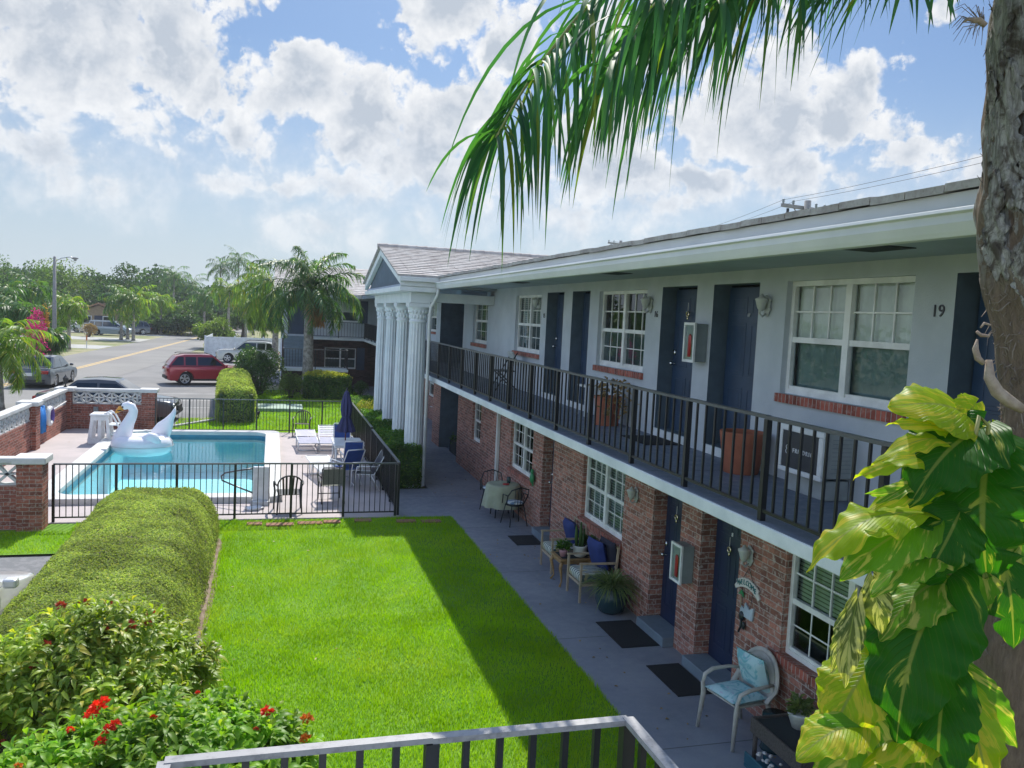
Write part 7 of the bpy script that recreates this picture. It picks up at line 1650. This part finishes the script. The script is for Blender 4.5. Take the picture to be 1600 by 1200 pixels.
# fronds: rachis through real points, leaflets hanging from it
def near_frond(ctrl, nl, ll, lw, name, hang=.9, wd=.5):
    C = np.array([np.array(P(x, y, d)) - np.array([TX, TY, 0]) for x, y, d in ctrl]); tt = np.linspace(0, 1, len(C)); K = 40; s = np.linspace(0, 1, K + 1)
    # smooth (Catmull-Rom) interpolation
    def cr(u):
        x = u * (len(C) - 1); i = min(int(x), len(C) - 2); f = x - i; p0, p1, p2, p3 = C[max(i - 1, 0)], C[i], C[i + 1], C[min(i + 2, len(C) - 1)]
        return .5 * ((2 * p1) + (p2 - p0) * f + (2 * p0 - 5 * p1 + 4 * p2 - p3) * f * f + (3 * p1 - p0 - 3 * p2 + p3) * f ** 3)
    Pn = np.array([cr(u) for u in s]); T = unit(np.gradient(Pn, axis=0)); LS = LeafSet(); RS = MB(); RS.tube([tuple(p) for p in Pn], [.017 * (1 - .85 * u) + .002 for u in s], 8)
    ss = np.repeat(np.linspace(.02, .995, nl), 2) + rng.uniform(-.01, .01, nl * 2); ss = np.clip(ss, 0, 1); sg = np.tile([1., -1.], nl); m_ = len(ss)
    B = np.stack([np.interp(ss, s, Pn[:, i]) for i in range(3)], 1); Tt = unit(np.stack([np.interp(ss, s, T[:, i]) for i in range(3)], 1)); sd = unit(np.cross(Tt, np.array([0, 0, 1.0]))); ph = rng.normal(0, wd, m_)
    D = unit(sd * (sg * np.cos(ph))[:, None] * .75 + np.array([0, 0, 1.0]) * (np.sin(ph) * .45 + .05)[:, None] + Tt * rng.uniform(.25, .62, m_)[:, None]); ln = ll * (np.sin(np.pi * (.22 + .70 * ss)) ** .55) * rng.uniform(.72, 1.12, m_); seg = 9; c = B.copy(); Vs = []; d = D.copy(); Wn = unit(np.cross(D, np.array([0, 0, 1.0]) + rand_dirs(m_) * .3)); tws = rng.uniform(-.5, .5, m_)
    g = np.array([0, 0, -1.0]); hg = hang * rng.uniform(.85, 1.25, m_)
    for k in range(seg + 1):
        q = k / seg; w = lw * np.minimum(1, .35 + 2.6 * q) * (1 - q ** 2.6) + .0006; Wk = unit(Wn - d * (Wn * d).sum(-1, keepdims=True)); N_ = np.cross(d, Wk); Wr = Wk * np.cos(tws * q * 3)[:, None] + N_ * np.sin(tws * q * 3)[:, None]
        ws = (w * rng.uniform(.9, 1.1, m_))[:, None] if k < seg else np.full((m_, 1), .0006); Vs += [c - Wr * ws / 2, c + N_ * ws * .16, c + Wr * ws / 2]; c = c + d * (ln / seg)[:, None]; d = unit(d + g * (hg * 2.6 / seg * (1 - .35 * q))[:, None])
    V = np.stack(Vs, 1); k3 = 3 * (seg + 1); o = np.arange(m_)[:, None] * k3; Q = np.concatenate([o + np.array([[3 * r + cc, 3 * r + cc + 1, 3 * r + cc + 4, 3 * r + cc + 3]]) for r in range(seg) for cc in (0, 1)], 0)
    fr = RS.build(name, M['petiole'], t, smooth=True); np_mesh('leaflets', V.reshape(-1, 3), Q, None, M['f_frond'], fr, smooth=False)
near_frond([(1560, -330, 3.9), (1400, -260, 4.1), (1230, -170, 4.25), (1060, -80, 4.3), (940, -10, 4.3), (868, 70, 4.25), (815, 145, 4.2), (775, 215, 4.15)], 84, 1.34, .023, 'frond', hang=.95)
near_frond([(1570, -360, 3.8), (1450, -290, 3.7), (1320, -220, 3.65), (1190, -140, 3.6), (1080, -50, 3.6), (1000, 35, 3.6), (950, 110, 3.6)], 66, 1.20, .024, 'frond', wd=.6, hang=.95)
near_frond([(1590, -320, 3.7), (1500, -280, 3.6), (1390, -220, 3.5), (1280, -150, 3.4), (1190, -70, 3.35), (1120, 0, 3.3)], 48, .90, .027, 'frond', hang=.8, wd=.7)
near_frond([(1600, -280, 3.6), (1540, -230, 3.5), (1470, -170, 3.4), (1400, -110, 3.35), (1330, -50, 3.3)], 38, .72, .027, 'frond', hang=.55, wd=.8)
near_frond([(1590, -330, 3.7), (1560, -270, 3.5), (1510, -200, 3.3), (1450, -120, 3.1), (1400, -50, 2.95)], 34, .62, .026, 'frond', hang=.45, wd=.9)
near_frond([(1330, -230, 3.9), (1240, -160, 4.0), (1140, -90, 4.05), (1060, -10, 4.05), (1010, 60, 4.05)], 38, 1.0, .022, 'frond', hang=.9, wd=.7)
for k in (0, 1, 2, 3, 7, 8, 9):                                         # the rest of the crown, above the view
    LS = LeafSet(); frond(LS, (0, 0, 7.55), .2 + k * .62 - 2.0, .5 + .12 * (k % 3), 2.4, 1.4, 40, .7, .036, .7, plum=.6); LS.build('frond', M['f_frond'], t)

# ---- climbing vine with big variegated leaves
vine = thing('climbing_vine', 'golden variegated climbing vine with huge leaves, scrambling up the near palm trunk', 'vine', (TX - .2, TY - .1, 0))
VO = Vector((TX - .2, TY - .1, 0))
def vleaf(base, tip, wid, mat, side=None, face=.0, fold=.25, sag=.12, lobes=0, wave=.03, asym=0.0, curl=0.0, shape=1.0):
    """base and tip: (px x, px y, distance); a heart shaped blade with folded midrib; lobes: number of deep slits per side"""
    a, b = P(*base) - VO, P(*tip) - VO; L = (b - a).length; ax = (b - a) / L; view = (Vector(a) + VO - EYE).normalized(); nrm = (-view + Vector((0, 0, .35)) ); nrm = (nrm - ax * nrm.dot(ax)).normalized(); nrm = Quaternion(ax, face) @ nrm; sd = ax.cross(nrm).normalized()
    W_ = wid / F_PX * ((base[2] + tip[2]) / 2); nv, nu = 56, 12; vs, uv, fs = [], [], []; ph = rnd.uniform(0, 6)
    for i in range(nv + 1):
        v = i / nv; w = (math.sin(math.pi * min(1, v * 1.0) ** .62)) ** .8 if shape == 1.0 else (math.sin(math.pi * v ** .8)) ** .9
        if i == nv: w = .0
        if i == 0: w = .10
        c = a + ax * L * v + nrm * (sag * L * math.sin(v * math.pi)) - nrm * curl * L * v * v
        for j in range(nu + 1):
            u = -1 + 2 * j / nu; s = abs(u); cut = 1.0
            if lobes:
                fr = (v * lobes * 1.15 + .12 * (u > 0)) % 1.0; slit = max(0, 1 - abs(fr - .5) / .17); cut = 1 - .62 * slit * (v > .14) * (v < .93)
            back = .16 * L * max(0, .22 - v) / .22 * s ** 1.5 * 1.0
            x = u * W_ * .5 * w * (cut if s > .3 else 1) * (1 + asym * u) * (1 + .035 * math.sin(v * 55 + ph) * s ** 3); z = fold * abs(x) + wave * L * (math.sin(v * 17 + ph + (2 if u > 0 else 0)) + .5 * math.sin(v * 41 + ph * 2 + u)) * s ** 2 - .35 * abs(x) * s
            lag = (.16 * s ** 1.6) * L * (1 if lobes else .35) * (1 - v)
            vs.append(c + sd * x + nrm * z - ax * (back - lag * .5)); uv.append((.5 + u * .5 * .98, v))
    for i in range(nv):
        for j in range(nu): q = i * (nu + 1) + j; fs.append((q, q + 1, q + nu + 2, q + nu + 1))
    o = np_mesh('leaf', [tuple(p) for p in vs], np.array(fs), None, M[mat], vine, smooth=True, uv=uv); return o
VL = [
    # upper yellow leaf
    ((1530, 662, 3.22), (1386, 636, 3.10), 140, 'vine_yellow', dict(face=.55, fold=.2, sag=.12, wave=.02)), ((1525, 630, 3.25), (1480, 668, 3.14), 56, 'vine_yellow', dict(face=-.5)),
    # ragged lobes of the split leaf pointing left
    ((1520, 695, 3.18), (1386, 663, 3.06), 40, 'vine_yellow', dict(face=.4, shape=0)), ((1515, 708, 3.16), (1362, 724, 3.05), 48, 'vine_yellow', dict(face=.5, sag=.2, shape=0)), ((1510, 726, 3.15), (1334, 748, 3.04), 46, 'vine_yellow', dict(face=.4, sag=.14, shape=0)), ((1505, 745, 3.14), (1368, 788, 3.04), 40, 'vine_mix', dict(face=.3, sag=.12, shape=0)),
    ((1475, 768, 3.14), (1342, 808, 3.04), 40, 'vine_yellow', dict(face=.3, sag=.16, shape=0)), ((1480, 765, 3.13), (1350, 772, 3.06), 32, 'vine_mix', dict(face=-.2, shape=0)),
    # big dark half of the split leaf, its midrib and its ragged right half
    ((1535, 668, 3.12), (1420, 790, 3.02), 150, 'vine_green', dict(face=.25, fold=.3, sag=.16, wave=.05)), ((1545, 690, 3.10), (1542, 905, 3.00), 215, 'vine_green', dict(face=.3, fold=.34, sag=.12, wave=.06, lobes=4)),
    ((1556, 715, 3.14), (1650, 830, 3.08), 150, 'vine_mix', dict(face=-.3, lobes=3)), ((1560, 790, 3.12), (1640, 930, 3.05), 120, 'vine_mix', dict(face=-.3, lobes=3)), ((1550, 665, 3.2), (1566, 738, 3.14), 34, 'vine_yellow', dict(face=.3)),
    # lower left fan
    ((1440, 800, 3.06), (1260, 893, 2.96), 96, 'vine_yellow', dict(face=.55, sag=.16, wave=.04)), ((1446, 815, 3.04), (1312, 905, 2.95), 104, 'vine_mix', dict(face=.2, sag=.12, wave=.03)), ((1475, 850, 3.05), (1360, 930, 2.96), 100, 'vine_mix', dict(face=.5, sag=.1)),
    ((1500, 800, 3.04), (1446, 905, 2.96), 104, 'vine_green', dict(face=-.2, wave=.05)),
    # hanging dried ribbons
    ((1340, 936, 3.0), (1320, 1076, 2.94), 44, 'vine_pale', dict(face=.2, shape=0)), ((1330, 944, 3.02), (1298, 1052, 2.96), 38, 'vine_pale', dict(face=-.4, shape=0)), ((1364, 900, 3.02), (1378, 992, 2.96), 46, 'vine_pale', dict(face=.1, shape=0)),
    # big hanging leaf, centre bottom
    ((1480, 905, 3.02), (1400, 1166, 2.90), 172, 'vine_green', dict(face=.3, fold=.34, sag=.16, wave=.05)), ((1485, 900, 3.06), (1374, 1000, 2.97), 120, 'vine_mix', dict(face=.4, sag=.14, wave=.05)),
    ((1362, 1030, 3.05), (1296, 1156, 2.99), 120, 'vine_yellow', dict(face=.1, fold=.22, wave=.03)), ((1350, 1128, 2.98), (1244, 1188, 2.90), 104, 'vine_yellow', dict(face=.4, wave=.03)), ((1362, 1130, 2.96), (1280, 1245, 2.88), 124, 'vine_mix', dict(face=-.2)),
    ((1450, 1150, 2.96), (1325, 1200, 2.88), 104, 'vine_yellow', dict(face=.5)), ((1470, 1120, 2.98), (1400, 1250, 2.88), 130, 'vine_mix', dict(face=.0)),
    # right hand leaves over the trunk
    ((1545, 850, 3.08), (1498, 1012, 2.98), 84, 'vine_mix', dict(face=.4, lobes=2)), ((1562, 850, 3.08), (1584, 1014, 3.0), 100, 'vine_green', dict(face=-.2, lobes=3)), ((1490, 1030, 3.0), (1588, 1168, 2.93), 64, 'vine_mix', dict(face=.2, shape=0)), ((1485, 1050, 2.97), (1545, 1250, 2.87), 92, 'vine_yellow', dict(face=-.3, shape=0)), ((1478, 1050, 2.96), (1466, 1250, 2.87), 110, 'vine_green', dict(face=.2)),
]
for b, tp, w, mt, kw in VL: vleaf(b, tp, w, mt, **kw)
for pts_, r in (([(1542, 690), (1548, 780), (1548, 860), (1530, 960), (1508, 1020)], .011), ([(1418, 812), (1432, 802), (1452, 825), (1490, 900), (1508, 960)], .010), ([(1350, 1150), (1356, 1060), (1366, 1032), (1385, 1038), (1420, 1045)], .008), ([(1340, 1200), (1350, 1140), (1368, 1130), (1400, 1138)], .009), ([(1520, 700), (1530, 650), (1545, 665), (1540, 700)], .008), ([(1470, 890), (1490, 900), (1505, 950)], .008), ([(1500, 860), (1505, 940), (1512, 1010), (1508, 1080), (1495, 1200)], .022), ([(1330, 945), (1352, 928), (1380, 918), (1430, 912)], .005)):
    MB().tube([P(x, y, 3.06) - VO for x, y in pts_], r, 8).build('stem', M['petiole'], vine, smooth=True)
MB().tube([(0, .05, 0), (-.04, .0, 1.0), (-.06, -.05, 2.2), tuple(P(1505, 1180, 3.06) - VO)], .025, 8).build('stem', M['petiole'], vine, smooth=True)
# ------------------------------------------------------------------ street furniture, houses, poles
t = thing('street_lamp', 'tall grey street lamp with a curved arm at the far kerb', 'street lamp', (-14.75, 65.4, -.06))
MB().tube([(0, 0, 0), (0, 0, 2.2), (0, 0, 7.2)], [.17, .15, .09], 12).build('pole', M['polewood'], t, smooth=True); MB().tube([(0, 0, 6.85), (.4, 0, 7.1), (.9, 0, 7.22), (1.15, 0, 7.22)], .03, 8).build('arm', M['steel'], t, smooth=True); MB().ball((1.28, 0, 7.16), (.24, .12, .08), 12, 7).lathe([(.09, 6.98), (.10, 7.12)], (1.3, 0, 0), 10).build('lamp_head', M['polewood'], t, smooth=True)
t = thing('marker_post', 'small orange and white marker post on the far verge', 'post', (-15.6, 80.5, -.06)); MB().bar((0, 0, 0), (0, 0, .7), .07).build('post', M['plasticwhite'], t); MB().bar((0, 0, .7), (0, 0, 1.15), .10).build('sleeve', M['orange'], t)
t = thing('vinyl_fence', 'white vinyl privacy fence behind the silver SUV', 'fence', (-5.1, 70.5, 0)); A = [(-5.1, 70.6), (-2.9, 71.3), (-.7, 72.0), (1.4, 72.7)]
for (xa, ya), (xb, yb) in zip(A[:-1], A[1:]):
    m = MB(); m.bar((xa, ya, .9), (xb, yb, .9), .04, 1.6); n = 12
    for k in range(n): x, y = xa + (xb - xa) * k / n, ya + (yb - ya) * k / n; m.bar((x, y - .024, .12), (x, y - .024, 1.68), .02, .012)
    m.bar((xa, ya - .03, 1.72), (xb, yb - .03, 1.72), .06, .09); m.bar((xa, ya - .03, .12), (xb, yb - .03, .12), .06, .12); m.build('board_panel', M['fencewhite'], t)
for o in t.children: o.location = Vector((5.1, -70.5, 0))
for x, y in A:
    m = MB(); m.box(x - .07 + 5.1, x + .07 + 5.1, y - .1 - 70.5, y + .04 - 70.5, 0, 1.85); m.build('post', M['fencewhite'], t)
m = MB(); m.box(0, .05, -9, 0, .05, 1.7); o = m.build('board_panel', M['fencewhite'], t); o.location = (-.08, 9.1, 0)
def house(label, loc, w, d, h, roofh, wall, roof, gable=False):
    t = thing('house', label, 'house', loc)
    m = MB(); m.box(-w / 2, w / 2, 0, d, 0, h)
    if gable: m.prism([(-w / 2, h), (w / 2, h), (0, h + roofh * .85)], (0, 0, 0), (1, 0, 0), (0, 0, 1), (0, d, 0))
    m.build('wall', M[wall], t); e = .5
    m = MB()
    if gable: m.add([(-w / 2 - e, -e, h - .15), (0, -e, h + roofh), (w / 2 + e, -e, h - .15), (-w / 2 - e, d + e, h - .15), (0, d + e, h + roofh), (w / 2 + e, d + e, h - .15)], [(0, 3, 4, 1), (1, 4, 5, 2)])
    else: m.add([(-w / 2 - e, -e, h), (w / 2 + e, -e, h), (w / 2 + e, d + e, h), (-w / 2 - e, d + e, h), (-w / 2 + d * .4, d / 2, h + roofh), (w / 2 - d * .4, d / 2, h + roofh)], [(0, 1, 5, 4), (1, 2, 5), (2, 3, 4, 5), (3, 0, 4), (3, 2, 1, 0)])
    o = m.build('roof', M[roof], t)
    if gable: o.modifiers.new('solid', 'SOLIDIFY').thickness = .18
    for x in (-w * .28, w * .22):
        m = MB(); m.box(x - .7, x + .7, -.04, -.003, .9, 2.0); f = m.build('window', M['frame'], t); m = MB(); m.quad((x - .6, -.045, 1.0), (x + .6, -.045, 1.0), (x + .6, -.045, 1.9), (x - .6, -.045, 1.9)); m.build('pane', M['carglass'], f)
    m = MB(); m.box(-.5, .5, -.04, -.003, 0, 2.05); m.build('door', M['door2'], t); return t
house('tan house with a dark gabled porch and terracotta roof across the street', (-22.6, 124, -.06), 5.5, 7, 2.4, 1.2, 'housewall', 'houseroof', True)
house('low house with a terracotta hipped roof left of the tan gabled house', (-29.0, 128, -.06), 9, 8, 2.5, 1.5, 'housewall', 'houseroof')
house('grey roofed house behind the white car across the street', (-33, 118, -.06), 9, 8, 2.4, 1.3, 'stucco', 'greyroof')
def utility_pole(label, base, h, arm_dir, arm=2.2):
    t = thing('utility_pole', label, 'utility pole', (*base, 0), arm_dir); MB().tube([(0, 0, -.1), (0, 0, h)], [.17, .12], 10).build('pole', M['polewood'], t, smooth=True)
    m = MB(); m.bar((-arm / 2, .15, h - .25), (arm / 2, .15, h - .25), .10, .12); m.bar((-.5, .15, h - .3), (0, .12, h - .9), .03); m.bar((.5, .15, h - .3), (0, .12, h - .9), .03); m.build('crossarm', M['polewood'], t)
    for x in (-arm / 2 + .06, -.55, .6, arm / 2 - .06): MB().lathe([(.02, h - .18), (.05, h - .14), (.035, h - .10), (.055, h - .06), (.02, h - .02)], (x, .15, 0), 8).build('insulator', M['cabinet'], t, smooth=True)
    m = MB(); m.tube([(-arm / 2 + .25, .1, h - .35), (-arm / 2 + .25, .1, h - .75)], .05, 8); m.build('cutout', M['blacktrim'], t, smooth=True); return t
q1 = P(1262, 318, 30); q2 = P(970, 379, 66)
utility_pole('utility pole with a crossarm rising behind the long roof', (q1.x, q1.y), q1.z + .1, R(12)); utility_pole('far utility pole whose crossarm just shows over the roof', (q2.x, q2.y), q2.z + .15, R(12))
q0 = Vector((q1.x - 8.5, q1.y - 40, q1.z - .2))
for k, (dx, dz) in enumerate(((-1.0, .05), (-.5, .05), (1.0, .05), (0, -1.3))):
    m = MB()
    for a, b in ((q2, q1), (q1, q0)):
        pts = [];
        for i in range(17):
            s = i / 16; p = a.lerp(b, s) + Vector((dx, 0, dz - 1.1 * 4 * s * (1 - s) * .6)); pts.append(p)
        m.tube(pts, .0065, 5)
    tag(m.build('power_line', M['wire']), ['uppermost power line strung over the long roof', 'power line just below the uppermost one, over the long roof', 'power line on the building side of the utility pole', 'lowest sagging power line below the crossarm'][k], 'power line', 'power lines on the utility poles')
# ------------------------------------------------------------------ humid air: far trees fade a little
m = MB(); m.box(-420, 420, -160, 720, -1.2, 16.0)
hm = bpy.data.materials.new('humid air'); hm.use_nodes = True; hm.node_tree.nodes.clear(); th = NT(hm.node_tree)
vo = th.n('ShaderNodeVolumePrincipled'); vo.inputs['Color'].default_value = (.86, .92, 1.0, 1); vo.inputs['Density'].default_value = .00042; vo.inputs['Anisotropy'].default_value = .35
oo = th.n('ShaderNodeOutputMaterial'); th.l(vo.outputs[0], oo.inputs['Volume'])
hz_ = m.build('haze', hm); hz_['kind'] = 'stuff'
